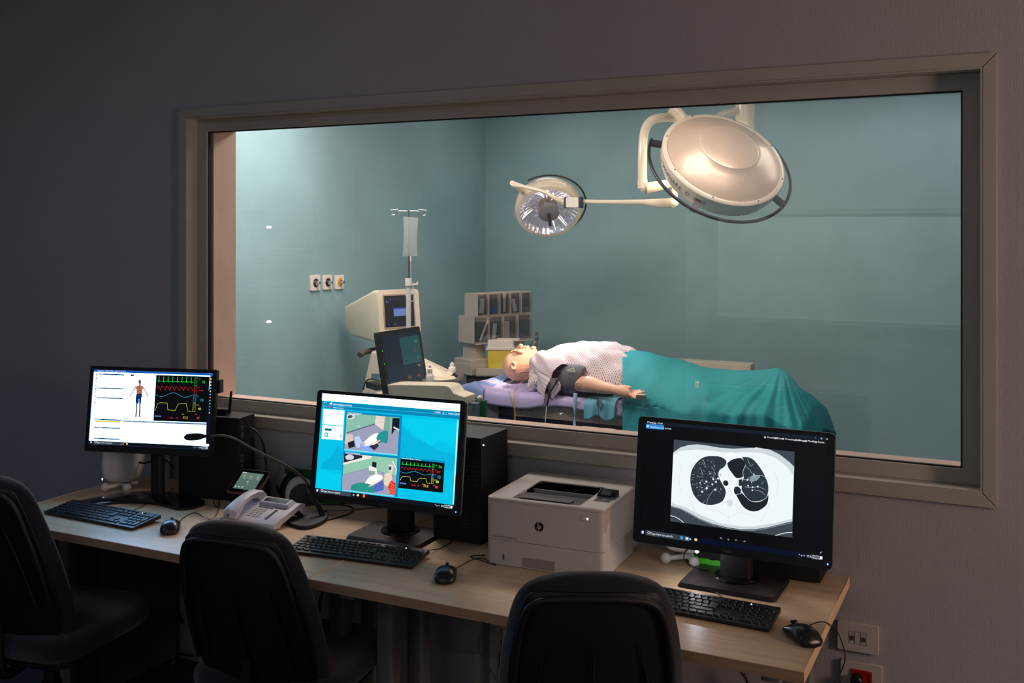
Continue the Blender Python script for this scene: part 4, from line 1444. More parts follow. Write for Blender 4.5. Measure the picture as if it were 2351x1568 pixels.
# ------------------------------------------------------------------ gooseneck microphone
gb = onZ(690, 1205, DZ)
gm = thing('gooseneck_microphone', 'black gooseneck microphone reaching in front of the slim left monitor', 'microphone', gb, 0)
P0 = onZ(672, 1205, DZ)
b = MB()
ft = [tuple((onZ(*q, DZ) - gb).xy) for q in ((656, 1203), (668, 1210), (690, 1216), (712, 1215), (735, 1207), (752, 1195), (752, 1182), (735, 1178), (700, 1186))]
P = smooth_path([(x, y, 0) for x, y in ft + ft[:1]], 5)[:-1]
b.prism([(p.x, p.y) for p in P], .001, .013, 'z')
b.build('foot', blk_matte, gm, smooth=35, bevel=.002)
yb = onZ(742, 1192, DZ).y
path = [onY(742, 1188, yb), onY(733, 1165, yb), onY(718, 1140, yb - .005), onY(708, 1115, yb - .01)]
path = [p - gb for p in path]
b = MB()
b.tube([tuple(p) for p in path], .009, 10, smooth=True)
b.build('lower_arm', blk, gm, smooth=60)
p2 = [onY(708, 1115, yb - .01), onY(697, 1098, yb - .03), onY(668, 1076, yb - .06), onY(630, 1056, yb - .10), onY(585, 1033, yb - .15), onY(540, 1008, yb - .21), onY(512, 1000, yb - .24), onY(480, 1001, yb - .26)]
b = MB()
b.tube([tuple(p - gb) for p in p2], [.0052, .0050, .0046, .0044, .0042, .0040, .0038, .0036], 10, smooth=True)
b.build('gooseneck', mat('gooseneck_grey', (74, 70, 72), .4, .3, bump=.4, bscale=900), gm, smooth=60)
h0_ = onY(480, 1001, yb - .26) - gb
h1_ = onY(424, 1004, yb - .28) - gb
d = (h1_ - h0_)
b = MB()
b.tube([tuple(h0_ + d * t) for t in (-.05, 0.1, .22, .35, .5, .75, .92, 1.0)], [.0036, .0048, .007, .0105, .0125, .0125, .0105, .005], 16)
b.build('capsule', mat('foam_black', (16, 17, 19), .8, bump=.4, bscale=500), gm, smooth=60)

# ------------------------------------------------------------------ computer towers
def tower(name, label, x0, x1, y0, y1, h, rot=0.0, rear=True, group=None):
    cx, cy = (x0 + x1) / 2, (y0 + y1) / 2
    t = thing(name, label, 'computer', (cx, cy, DZ), rot, group)
    w, d = (x1 - x0) / 2, (y1 - y0) / 2
    MB().box(-w, w, -d, d, .004, h).build('case', blk_matte, t, bevel=.003)
    return t, w, d

# behind the slim left monitor: its ported rear end faces right
tw, w_, d_ = tower('computer_tower', 'large black computer tower behind the slim left monitor', -2.868, -2.608, -.195, -.080, .312, math.radians(10))
for zv in (.29, .17):
    b = MB()
    for i in range(7):
        for j in range(4):
            b.box(w_ - .001, w_ + .0012, -.010 + j * .011, -.002 + j * .011, zv - i * .011, zv + .0065 - i * .011)
    b.build('vent_grille', mat('dark_steel_grille', (92, 90, 88), .4, .7), tw)
for zp, hp_ in ((.265, .015), (.235, .02), (.162, .01), (.144, .01), (.126, .01), (.108, .01), (.09, .01)):
    MB().box(w_, w_ + .004, -.048, -.028, zp, zp + hp_).build('port', mat('port_metal', (110, 104, 96), .35, .6), tw)
b = MB()
a0 = Matrix.Translation(tw.location) @ Matrix.Rotation(math.radians(10), 4, 'Z')
ap = a0.inverted() @ onY(514, 940, -.13)
aq = a0.inverted() @ onY(527, 945, -.13)
ar = a0.inverted() @ onY(531, 898, -.13)
b.tube([tuple(ap), tuple(aq)], .0042, 8).tube([tuple(aq), tuple(ar)], [.0058, .0045], 8)
b.build('antenna', blk, tw, smooth=60)
MB().box(ap.x - .05, ap.x + .02, ap.y - .02, ap.y + .02, .30, max(.32, ap.z - DZ * 0 + .004)).build('wireless_adapter', blk_matte, tw, bevel=.002)
# behind the middle monitor
tw2, w_, d_ = tower('computer_tower', 'black computer tower between the middle monitor and the white printer', -1.72, -1.54, -.235, -.045, .345)
b = MB()
for i in range(24):
    b.box(.02, .045, -d_ - .001, -d_ + .001, .05 + i * .011, .055 + i * .011)
for i in range(6):
    b.box(.052, .072, -d_ - .0012, -d_ + .001, .26 - i * .014, .268 - i * .014)
b.build('front_grille', mat('charcoal_grille', (44, 46, 50), .5), tw2)
lx = a = onY(1110, 1022, -.236)
MB().cyl((a.x - (-1.63), -d_ - .002, a.z - DZ), (a.x + 1.63, -d_ + .001, a.z - DZ), .0022, n=8).build('power_light', glow('white_led', (235, 240, 255), 8), tw2)
MB().tube([(.112, -.08, .03), (.112, -.08, .14)], .0042, 8).build('antenna', blk, tw2, smooth=60)
# flat computer behind the right monitor
c0, c1 = onZ(1884, 1343, DZ), onZ(1905, 1325, DZ)
tw3, w_, d_ = tower('compact_computer', 'flat black compact computer behind the chest-scan monitor', -.86, c0.x, c0.y, c0.y + .185, .092)
b = MB()
for i in range(12):
    b.box(w_ - .001, w_ + .001, -d_ + .01 + i * .012, -d_ + .013 + i * .012, .012, .08)
b.build('side_vent', mat('charcoal_grille', (44, 46, 50), .5), tw3)
MB().box(w_, w_ + .0012, d_ - .03, d_ - .012, .035, .065).build('sticker', white_pl, tw3)

cable('video_cable', 'thick black video cable curving down from the left computer tower', [tuple(onY(556, 978, -.11)), tuple(onY(585, 988, -.10)), tuple(onY(603, 1015, -.10)), tuple(onY(610, 1060, -.10)), tuple(onY(613, 1098, -.11)), tuple(onZ(618, 1112, DZ + .004))], .0042)
cable('video_cable', 'thick black cable sagging under the slim left monitor', [tuple(onY(293, 1030, -.24)), tuple(onY(303, 1052, -.22)), tuple(onY(328, 1063, -.2)), tuple(onY(360, 1056, -.19)), tuple(onY(385, 1058, -.19)), tuple(onY(398, 1075, -.17))], .004)
cable('network_cable', 'grey cable looping behind the touch panel', [tuple(onY(585, 1050, -.06)), tuple(onY(625, 1054, -.05)), tuple(onY(643, 1070, -.05)), tuple(onY(638, 1090, -.06)), tuple(onY(615, 1105, -.08))], .002, grey_cable)
cable('thin_cable', 'thin black cable hanging behind the monitor neck at the left', [tuple(onY(381, 1062, -.17)), tuple(onY(373, 1080, -.16)), tuple(onY(370, 1098, -.16)), tuple(onZ(371, 1108, DZ + .003))], .0015)

# green ring binders leaning on the wall
gr = mat('bright_green_card', (28, 84, 22), .6)
fo = thing('green_folder', 'green folder on the desk behind the touch panel and label printer', 'folder', (-2.36, -.03, DZ), 0)
MB().box(-.13, .13, -.012, .012, .0, .11).build('cover', gr, fo, bevel=.002)

# ------------------------------------------------------------------ speakers on round feet and powder bottle
def toy_speaker(label, px, py, z, yaw, s=1.0, ws=1.0):
    p = onZ(px, py, DZ)
    t = thing('desk_speaker', label, 'speaker', (p.x, p.y, DZ), yaw, 'white desk speakers')
    b = MB()
    rings = []
    for k in range(11):
        u = k / 10
        zz = .034 + u * .115 * s
        sc = 1 - .35 * (abs(u - .55) * 1.6) ** 3
        if k in (0, 10):
            sc *= .8
        rings.append([(x * sc, y * sc + .02 * u, zz) for x, y in rrect(-.058 * ws, .058 * ws, -.045, .045, .022, 5)])
    b.rings(rings)
    b.build('body', white_pl, t, smooth=50)
    MB().ell((-.045, -.048, .0165), (.0165, .0165, .0165)).build('ball_foot', white_pl, t, smooth=180)
    MB().ell((.045, -.048, .0165), (.0165, .0165, .0165)).build('ball_foot', white_pl, t, smooth=180)
    MB().tube([(-.04, -.045, .016), (.0, -.02, .02), (.05, .03, .02)], .008, 8).tube([(.045, -.045, .016), (0, 0, .02), (-.04, .05, .02)], .008, 8).build('foot_bar', white_pl, t, smooth=60)
    return t, p


sp1, p = toy_speaker('white desk speaker on ball feet behind the slim left monitor', 280, 1122, .1, math.radians(20), 1.25, 1.28)
q = (Matrix.Translation(sp1.location) @ Matrix.Rotation(math.radians(20), 4, 'Z')).inverted() @ onY(237.5, 1100, p.y - .03)
MB().ell((-.078, q.y, q.z), (.0022, .0022, .0045)).build('power_light', glow('white_led', (235, 240, 255), 8), sp1)
sp2, p = toy_speaker('white and green desk speaker under the chest-scan monitor', 1572, 1288, .1, math.radians(0), .6)
MB().box(-.03, .07, .0, .03, .005, .03).build('green_stand', gr, sp2, bevel=.004)
qv = Matrix.Translation(sp2.location).inverted() @ onY(1562, 1270, p.y - .045)
MB().text('GENIUS', .010, Matrix.Translation((qv.x, -.0465, qv.z)) @ Matrix.Rotation(PI / 2, 4, 'X')).build('logo', mat('grey_print', (92, 86, 84), .5), sp2)
gl = thing('green_adapter', 'bright green device with cables behind the foot of the chest-scan monitor', 'adapter', onZ(1640, 1300, DZ), 0)
MB().prism(rrect(-.06, .05, -.03, .03, .012), .002, .028, 'z', taper=.85).build('shell', mat('vivid_green_plastic', (70, 205, 20), .4), gl, bevel=.003)
MB().prism(rrect(-.03, .05, -.025, .025, .008), .030, .066, 'z', taper=.8).build('upper_shell', mat('vivid_green_plastic', (70, 205, 20), .4), gl, bevel=.003)
cable('loose_cable', 'black cables bundled over the green device', [tuple(onY(1585, 1255, -.14)), tuple(onY(1571, 1272, -.16)), tuple(onY(1575, 1290, -.20)), tuple(onY(1605, 1306, -.20)), tuple(onY(1640, 1312, -.17)), tuple(onZ(1662, 1316, DZ + .02))], .0018)
cable('loose_cable', 'black cable looping across the top of the green device', [tuple(onY(1612, 1268, -.10)), tuple(onY(1628, 1284, -.12)), tuple(onY(1650, 1286, -.13)), tuple(onY(1668, 1298, -.1)), tuple(onY(1640, 1300, -.11)), tuple(onY(1622, 1280, -.11))], .0016)
# small bright LED lamp below that monitor
lv = onY(1600, 1266, -.262)
ll = thing('led_light', 'tiny dazzling white LED light under the lower edge of the chest-scan monitor', 'light', lv, 0)
light('led_light_glow', 'POINT', lv + Vector((0, -.012, -.004)), lv, .22, (.92, .94, 1.0), .004)
MB().ell((0, 0, 0), (.0045, .0045, .0045)).build('bulb', glow('dazzling_white', (240, 242, 255), 90), ll, smooth=180)
MB().tube([(0, .003, .0), (.0, .02, .0), (.0, .045, .01)], .006, 10).build('holder', blk, ll, smooth=60)
pb = onZ(363, 1102, DZ)
pw_ = thing('powder_bottle', 'white powder bottle with blue oval label behind the slim left monitor', 'bottle', (pb.x, pb.y + .02, DZ), 0)
b = MB()
b.rings([[(x * s_, y * s_, z) for x, y in rrect(-.034, .034, -.02, .02, .015)] for z, s_ in ((0, .95), (.01, 1), (.13, 1), (.15, .8), (.156, .6))])
b.build('body', mat('pale_pink_white_plastic', (224, 208, 206), .4), pw_, smooth=40)
MB().cyl((0, 0, .156), (0, 0, .18), .016, n=18).build('cap', white_pl, pw_, smooth=40)
MB().prism([(.018 * math.cos(a) - .004, .010 * math.sin(a) + .112) for a in np.linspace(0, 2 * PI, 25)[:-1]], -.0212, -.0198, 'y').build('label_oval', mat('label_blue', (40, 90, 170), .5), pw_)

# ------------------------------------------------------------------ wall sockets
def plate(name, label, cat, c0, c1, c2):
    a_, b_, d_ = onY(*c0, -.012), onY(*c1, -.012), onY(*c2, -.012)
    x0, x1 = a_.x, b_.x
    z1_, z0_ = a_.z, a_.z - (a_.z - d_.z)
    t = thing(name, label, cat, ((x0 + x1) / 2, -.001, (z0_ + z1_) / 2), 0)
    w_, h_ = (x1 - x0) / 2, (z1_ - z0_) / 2
    MB().prism(rrect(-w_, w_, -h_, h_, .004), -.012, 0, 'y').build('face_plate', mat('warm_white_socket', (200, 190, 182), .45), t, bevel=.002)
    return t, w_, h_


t, w_, h_ = plate('data_socket', 'white wall plate with two network ports beside the desk end', 'socket', (1922, 1424), (2017.5, 1440), (1921, 1489))
b = MB()
for x in (-.016, .0, .016):
    b.frame(rrect(x - .008, x + .008, -.018, .018, .001), rrect(x - .0076, x + .0076, -.0176, .0176, .001), -.0128, -.0118, 'y')
b.build('module_frame', mat('grey_print', (92, 86, 84), .5), t)
for x in (-.016, .016):
    MB().box(x - .0052, x + .0052, -.0132, -.012, -.009, .004).build('network_port', mat('port_grey', (70, 66, 64), .5), t)
    MB().text('CC-1\n 104', .0042, Matrix.Translation((x, -.0126, .010)) @ Matrix.Rotation(PI / 2, 4, 'X')).build('port_label', mat('grey_print', (92, 86, 84), .5), t)
t, w_, h_ = plate('power_socket', 'white wall plate with red power sockets below the network plate', 'socket', (1929.5, 1513), (2025.5, 1530), (1928.5, 1580))
MB().box(-.027, .03, -.016, -.011, -.026, .022).build('red_insert', mat('socket_red', (165, 22, 20), .4), t, bevel=.001)
MB().lathe([(.0, 0), (.017, 0), (.0165, .022), (.012, .026), (0, .026)], 20, Matrix.Translation((-.010, -.016, -.004)) @ Matrix.Rotation(PI / 2, 4, 'X')).build('plug', blk, t, smooth=40)
b = MB()
for z in (.012, .002, -.008):
    b.cyl((.021, -.0165, z), (.021, -.0155, z), .0024, n=10)
b.build('pin_holes', hole_m, t)

# ------------------------------------------------------------------ cables under the desks
und = [
    ('black cable hanging under the left desk beside its leg, upper piece', [(252, 1265), (238, 1275), (228, 1290)], .004, rubber),
    ('black cable hanging under the left desk, lower loop near the floor', [(232, 1355), (248, 1375), (260, 1390), (258, 1405), (250, 1418)], .0045, rubber),
    ('black cable hanging straight below the left keyboard', [(285, 1272), (290, 1300), (303, 1340), (306, 1380), (312, 1430)], .0045, rubber),
    ('slate cable bundle hanging under the left desk left of the second chair', [(326, 1280), (328, 1320), (330, 1370), (337, 1400), (346, 1440)], .006, mat('slate_cable', (50, 56, 68), .5)),
    ('grey looped cable under the left desk near the second chair', [(305, 1278), (322, 1292), (331, 1320), (322, 1370), (323, 1400), (345, 1410), (385, 1412), (414, 1425)], .0035, mat('slate_cable', (50, 56, 68), .5)),
    ('thick black cable running down behind the second chair', [(342, 1285), (345, 1308), (372, 1352), (398, 1395), (420, 1430)], .007, rubber),
    ('black cable curving into the back of the second chair', [(383, 1292), (395, 1308), (412, 1318), (418, 1335)], .0045, rubber),
    ('black cable right behind the second chair', [(741, 1360), (735, 1380), (734, 1405)], .006, rubber),
    ('thin grey cable hanging below the desk joint', [(774, 1370), (760, 1390), (757, 1415), (765, 1435), (770, 1470), (785, 1490), (798, 1508)], .0022, grey_cable),
    ('pale cable hanging below the desk joint, left of the legs', [(786, 1370), (786, 1400), (792, 1440), (799, 1470)], .004, grey_cable),
    ('grey cable slanting behind the left leg below the desk joint', [(800, 1376), (775, 1408), (765, 1440), (785, 1465), (799, 1482)], .003, grey_cable),
    ('grey cable looping down under the right desk', [(1136, 1440), (1108, 1458), (1101, 1485), (1115, 1515), (1135, 1545), (1147, 1575)], .0032, grey_cable),
    ('pale cable hanging under the right desk beside the front chair', [(1152, 1444), (1154, 1470), (1158, 1492), (1170, 1520)], .0035, grey_cable),
    ('thick black cable under the right desk beside the front chair', [(1168, 1475), (1152, 1500), (1149, 1530), (1150, 1580)], .006, rubber),
    ('black cable hanging below the right keyboard', [(1700, 1540), (1712, 1556), (1722, 1580)], .005, rubber),
    ('black bent bar on the wall beside the grey duct', [(945, 1465), (950, 1485), (949, 1510), (945, 1530)], .005, rubber),
]
for lb, pts, r, m_ in und:
    cable('hanging_cable', lb, [tuple(onY(x, y, -.045)) for x, y in pts], r, m_)
rnd = random.Random(5)
for k in range(5):
    c = onZ(290 + k * 30, 1500 + (k % 3) * 18, .01)
    pts = [(c.x + .12 * math.cos(a) * (1 + .3 * math.sin(a * 1.7 + k)), c.y + .07 * math.sin(a) + .02 * k, .012 + .006 * k) for a in np.linspace(0, 5.2, 12)]
    cable('floor_cable', ('cable coil on the floor behind the left chairs, ' + ('nearest the left chair', 'second from the left chair', 'in the middle of the coils', 'second from the second chair', 'nearest the second chair')[k]), pts, .004, grey_cable if k % 2 else rubber)

# ------------------------------------------------------------------ office chairs
fab = mat('charcoal_blue_fabric', (27, 31, 40), .95, bump=.9, bscale=700, var=.2, vscale=300, sheen=.35, spec=.2)
shell_m = mat('chair_shell_plastic', (13, 14, 17), .5, bump=.25, bscale=1100)
HWT = [0, .012, .03, .06, .10, .16, .22, .30, .40, .50, .56, .59]
HWV = [.06, .115, .150, .172, .186, .200, .210, .217, .220, .210, .18, .12]


def hw_at(t):
    return float(np.interp(t, HWT, HWV))


def chair(label, x, y, yaw, top):
    """rear of the back at local -Y, sitter faces local +Y"""
    t = thing('office_chair', label, 'chair', (x, y, 0), yaw, 'dark office chairs in front of the desks')
    Hb = .59
    lean = .14

    def loft(scale, y0, th, tmin, tmax, n=26, edge=.03):
        rings = []
        ts = [tmin + (tmax - tmin) * (k / n) for k in range(n + 1)]
        for tt in ts:
            hw = hw_at(tt) * scale
            e = min(1, min(tt - tmin, tmax - tt) / edge)
            thk = th * (0.25 + .75 * math.sqrt(max(0, 1 - (1 - e) ** 2)))
            z = top - tt
            yl = y0 - lean * (1 - tt / Hb) * .55 - .05 * math.cos(tt / Hb * 2.6)
            m_ = 22
            r = []
            for k in range(m_ * 2):
                if k < m_:
                    s = -1 + 2 * k / (m_ - 1)
                    side = -1
                else:
                    s = 1 - 2 * (k - m_) / (m_ - 1)
                    side = 1
                rr_ = math.sqrt(max(0, 1 - abs(s) ** 5))
                r.append((s * hw, yl + .55 * (s * hw) ** 2 * 1.6 + side * thk / 2 * (.15 + .85 * rr_), z))
            rings.append(r)
        return MB().rings(rings)
    loft(1.0, .0, .062, 0, Hb).build('back_cushion', fab, t, smooth=60, sub=1)
    sh = loft(.90, -.034, .020, .036, Hb - .01).build('back_shell', shell_m, t, smooth=60, sub=1)
    # moulded ribs and raised edge on the shell
    b = MB()
    def sp_(s, tt, off=-.052):
        hw = hw_at(tt) * .90
        return (s * hw, off + .001 - lean * (1 - tt / Hb) * .55 - .05 * math.cos(tt / Hb * 2.6) + .88 * (s * hw) ** 2, top - tt)
    rim = [sp_(-.93, .44), sp_(-.93, .3), sp_(-.93, .18), sp_(-.92, .10), sp_(-.80, .062), sp_(-.4, .05), sp_(0, .048), sp_(.4, .05), sp_(.80, .062), sp_(.92, .10), sp_(.93, .18), sp_(.93, .3), sp_(.93, .44)]
    b.tube(rim, .009, 8, smooth=True)
    for s0, s1 in ((-.58, -.72), (.0, .02), (.58, .72)):
        b.tube([sp_(s0, .16), sp_((s0 + s1) / 2, .28), sp_(s1, .44)], [.001, .005, .006], 6, smooth=True)
    b.build('shell_ribs', shell_m, t, smooth=60)
    # seat
    rings = []
    for z, sc in ((.365, .82), (.37, .93), (.39, 1.0), (.415, 1.0), (.435, .94), (.442, .80)):
        rings.append([(px * sc, .20 + py * sc, z + .02 * (py / .25) ** 2 * (1 if sc < .95 else .6) * (z > .40)) for px, py in rrect(-.245, .245, -.235, .245, .10, 7)])
    MB().rings(rings).build('seat', fab, t, smooth=60, sub=1)
    MB().prism(rrect(-.21, .21, .0, .40, .08, 6), .345, .37, 'z').build('seat_pan', shell_m, t, smooth=40)
    MB().tube([(0, .12, .34), (0, -.01, .32), (0, -.045, .38), (0, -.06, .52)], .018, 10, smooth=True).build('back_support', shell_m, t, smooth=60)
    MB().cyl((0, .18, .10), (0, .18, .35), .025).cyl((0, .18, .09), (0, .18, .22), .032).build('gas_column', blk, t, smooth=40)
    for k in range(5):
        a = 2 * PI * k / 5 + .3
        e = (.28 * math.cos(a), .18 + .28 * math.sin(a))
        l_ = MB().tube([(0, .18, .105), (e[0] * .5, .18 + (e[1] - .18) * .5, .10), (e[0], e[1], .07)], [.022, .018, .013], 8).build('base_arm', blk, t, smooth=50)
        MB().cyl((e[0] - .012, e[1], .027), (e[0] + .012, e[1], .027), .027, n=16).build('caster', rubber, l_, smooth=40)
    return t


def chair_at(label, px, ptop, d, yaw, shift=0):
    p = onD(px, ptop, d)
    f = Vector((-math.sin(yaw), math.cos(yaw), 0)) * .13
    return chair(label, p.x + f.x, p.y + f.y, yaw, p.z)


chair_at('dark office chair nearest the camera, in front of the right desk', 1362, 1312, 2.27, math.radians(25))
chair_at('dark office chair with its back overlapping the desk phone, in front of the middle keyboard', 532, 1197, 2.86, math.radians(8))
chair_at('dark office chair cut off by the left edge, in front of the leftmost keyboard', -52, 1084, 3.16, math.radians(8))

# ------------------------------------------------------------------ room parts behind the photographer, mirrored in the glass
rk = thing('server_rack', 'tall rack cabinet with two white lights standing behind the desks', 'rack', (-4.95, -2.6, 0), math.radians(128))
MB().box(-.30, .30, -.35, .35, 0, 1.95).build('cabinet', mat('rack_grey', (84, 84, 86), .5), rk, bevel=.004)
MB().box(-.27, .27, -.358, -.35, .06, 1.88).build('rack_door', mat('rack_dark', (40, 41, 44), .4), rk)
b = MB()
for i in range(6):
    b.box(-.25, .25, -.362, -.357, .35 + i * .25, .362 + i * .25)
    b.box(-.25, .25, -.364, -.357, .30 + i * .25, .335 + i * .25)
b.build('shelf_units', mat('rack_unit_grey', (120, 120, 122), .45), rk)
for z in (1.76, 1.10):
    MB().ell((0.03, -.366, z), (.012, .004, .008)).build('rack_light', glow('rack_white_led', (215, 225, 255), 60), rk, smooth=180)
struct(MB().box(-4.2, -2.35, -4.70, -4.60, 0, 2.15).build('trim_1', mat('pale_cupboard_front', (170, 166, 156), .5)))

# ================================================================== THEATRE
# ------------------------------------------------------------------ gas outlets on the left wall
for (px0, px1, py0, py1), lab, kc in (((714, 735, 632, 666), 'square white wall outlet with chrome fitting, furthest left of three', (60, 62, 66)), ((743, 762, 632, 664), 'square white wall outlet with chrome and black fitting, middle of three', (20, 20, 22)), ((770.5, 789.5, 632, 663), 'square white wall outlet with yellow ring, furthest right of three', (225, 165, 30))):
    a_, c_ = onX(px0, py0, -3.79), onX(px1, py1, -3.79)
    t = thing('gas_outlet', lab, 'outlet', (-3.8, (a_.y + c_.y) / 2, (a_.z + c_.z) / 2), 0, 'white wall outlets')
    hy, hz = (c_.y - a_.y) / 2, (a_.z - c_.z) / 2
    MB().prism(rrect(-hy, hy, -hz, hz, .004), .0, .012, 'x').build('face_plate', mat('warm_white_plate', (236, 222, 214), .4), t, bevel=.002)
    MR = Matrix.Translation((.012, 0, 0)) @ Matrix.Rotation(PI / 2, 4, 'Y')
    MB().lathe([(.026, 0), (.026, .003), (.0, .003)], 20, MR).build('colour_ring', mat('outlet_ring_%d' % kc[0], kc, .4), t, smooth=40)
    MB().lathe([(.015, .003), (.015, .012), (.009, .014), (.009, .03), (0, .03)], 18, MR).build('connector', chrome, t, smooth=40)

# ------------------------------------------------------------------ ultrasound machine
us = thing('ultrasound_machine', 'cream ultrasound machine with tube monitor and keyboard console by the left theatre wall', 'ultrasound machine', (-3.13, 2.15, 0), 0)
usI = Matrix.Translation((-3.13, 2.15, 0))
usc = mat('ultrasound_cream', (224, 208, 186), .42, bump=.08, bscale=500)
# screen face quad: px corners of front face
yf = 1.93
fTL, fTR = onD(862, 668, 5.95), onD(956, 666, 6.0)
fBL, fBR = onD(880, 768, 5.95), onD(968, 764, 6.0)
cen = (fTL + fTR + fBL + fBR) / 4
ux = (fTR - fTL)
yaw = math.atan2(ux.y, ux.x) + math.radians(20)
Wf, Hf = .275, .262
b = MB()
front = rrect(-Wf / 2, Wf / 2, -Hf / 2, Hf / 2, .018, 4)
mid_ = rrect(-Wf / 2 - .008, Wf / 2 + .008, -Hf / 2 - .04, Hf / 2 + .005, .022, 4)
bak = rrect(-Wf / 2 + .0, Wf / 2 - .0, -Hf / 2 + .01, Hf / 2 - .050, .02, 4)
bak2 = rrect(-Wf / 2 + .015, Wf / 2 - .015, -Hf / 2 + .05, Hf / 2 - .062, .02, 4)
Mu = Matrix.Translation(cen) @ Matrix.Rotation(math.radians(62), 4, 'Z') @ Matrix.Rotation(math.radians(-7), 4, 'X')
b.T = usI.inverted() @ Mu
b.rings([[(x, y_, z) for x, z in r] for r, y_ in ((front, 0), (mid_, .05), (bak, .36), (bak2, .46))])
mh = b.build('monitor_housing', usc, us, smooth=40)
b = MB()
b.T = usI.inverted() @ Mu
sc_ = rrect(-.098, .098, -.085, .098, .006, 3)
b.frame(rrect(-.106, .106, -.093, .106, .008, 3), sc_, -.003, .002, 'y')
b.build('screen_surround', mat('taupe_plastic', (170, 152, 134), .4), mh)
cu = Canvas(.196, .183, [(0, 0), (100, 0), (100, 100), (0, 100)])
cu.urect(0, 0, 1, 1, (24, 30, 42), 0)
cu.urect(.30, .42, .78, .66, (120, 150, 215), 1)
cu.urect(.30, .40, .78, .44, (60, 90, 200), 2)
cu.urect(.05, .12, .9, .125, (60, 80, 130), 1)
for u_, v_ in ((.06, .2), (.12, .2), (.06, .16), (.1, .9), (.3, .9), (.34, .9), (.2, .1)):
    cu.urect(u_, v_, u_ + .04, v_ + .02, (110, 130, 220), 1)
cu.text('Wait', 62, 62, .008, (60, 80, 140), 3)
o = cu.build('display', screen_mat('ultrasound_display_light', .9), mh)
o.matrix_basis = usI.inverted() @ Mu @ Matrix.Translation((0, -.0035, .0065))
o = cable  # (name kept for helpers)
b = MB()   # body column under the monitor
def Pz(px, py, d):
    return usI.inverted() @ onD(px, py, d)
c1 = Pz(892, 800, 6.05)
b.T = Matrix.Translation((c1.x, c1.y, 0))
b.prism([(-.16, .3), (.20, .3), (.16, .70), (.09, c1.z + .0), (-.04, c1.z + .0), (-.13, .70)], -.13, .13, 'y')
b.build('column', usc, us, bevel=.02, seg=3)
b = MB()
b.T = Matrix.Translation((c1.x, c1.y, 0))
b.prism(rrect(-.26, .28, -.22, .22, .05), .08, .32, 'z')
b.build('base_cabinet', usc, us, smooth=40)
b = MB()
b.T = Matrix.Translation((c1.x, c1.y, c1.z + .0))
b.cyl((0, 0, -.01), (0, .0, .06), .07)
b.build('swivel', usc, us, smooth=40)
h1, h2, h3 = Pz(826, 815, 5.95), Pz(840, 807, 6.0), Pz(880, 802, 6.1)
b = MB()
b.tube([tuple(h1), tuple(h2), tuple(h3)], .018, 10, smooth=True)
b.build('grab_handle', mat('grey_brown_rubber', (92, 84, 80), .5), us, smooth=60)
# label and drive slot on the column side
b = MB()
l1, l2 = Pz(853, 857, 5.86), Pz(877, 876, 5.86)
b.box(l1.x, l1.x + .058, l1.y - .003, l1.y, l2.z, l1.z)
b.build('information_label', mat('label_steel_blue', (110, 134, 150), .5), us)
b = MB()
b.box(l1.x + .002, l1.x + .056, l1.y - .0045, l1.y - .003, l2.z - .008, l2.z + .008)
b.build('warning_label', mat('label_yellow', (205, 180, 60), .5), us)
# keyboard console reaching right
k0, k1_, k2_, k3_ = Pz(952, 836, 5.95), Pz(1052, 862, 5.7), Pz(1020, 868, 5.45), Pz(946, 868, 5.4)
b = MB()
top_ = [tuple(Pz(*q)) for q in ((958, 842, 5.95), (1000, 852, 5.9), (1045, 864, 5.8), (1050, 868, 5.6), (1000, 874, 5.5), (960, 868, 5.5))]
nn = len(top_)
b.rings([[(x, y, z - .05) for x, y, z in top_], top_])
kc = b.build('console', usc, us, bevel=.008)
b = MB()
b.add([tuple(Pz(973, 823, 5.95)), tuple(Pz(1043, 856, 5.9)), tuple(Pz(1028, 868, 5.6)), tuple(Pz(965, 862, 5.6)), tuple(Pz(968, 850, 5.95)), tuple(Pz(1043, 860, 5.92))], [[0, 1, 2, 3], [0, 4, 5, 1]])
b.build('key_panel', mat('warm_cream_keys', (234, 218, 196), .4), us, solid=.006)
b = MB()
rnd = random.Random(9)
for i in range(7):
    for j in range(3):
        u_, v_ = .12 + i * .11, .25 + j * .22
        A_ = Vector(Pz(973, 823, 5.95)).lerp(Vector(Pz(1043, 856, 5.9)), u_)
        B_ = Vector(Pz(965, 862, 5.6)).lerp(Vector(Pz(1028, 868, 5.6)), u_)
        c = A_.lerp(B_, v_)
        b.cyl(tuple(c), tuple(c + Vector((0, 0, .008))), .009, n=10)
b.build('control_knobs', mat('pale_knobs', (205, 190, 172), .4), us, smooth=40)
b = MB()
b.tube([tuple(Pz(*q)) for q in ((966, 876, 5.42), (1010, 880, 5.42), (1045, 876, 5.55), (1059, 866, 5.7), (1056, 861, 5.8), (1044, 860, 5.9))], .016, 10, smooth=True)
b.build('bumper_rail', mat('grey_brown_rubber', (92, 84, 80), .5), us, smooth=60)
MB().cyl(tuple(Pz(1036, 872, 5.6)), tuple(Pz(1036, 893, 5.6)), .022).build('probe_holder', mat('grey_brown_rubber', (92, 84, 80), .5), us, smooth=40)


def bottle(label, px, pb_, pt_, d, group='white squeeze bottles'):
    p0_ = onD(px, pb_, d)
    h = (onD(px, pt_, d) - p0_).length
    t = thing('squeeze_bottle', label, 'bottle', p0_, 0, group)
    MB().lathe([(.0, 0), (.021, 0), (.022, .006), (.022, h * .48), (.017, h * .56), (.013, h * .62), (.013, h * .7), (0, h * .7)], 20).build('body', mat('milky_plastic', (225, 218, 214), .35), t, smooth=50)
    MB().lathe([(.0, h * .68), (.014, h * .68), (.013, h * .84), (.006, h * .88), (.007, h), (.0, h)], 16).build('nozzle', white_pl, t, smooth=50)


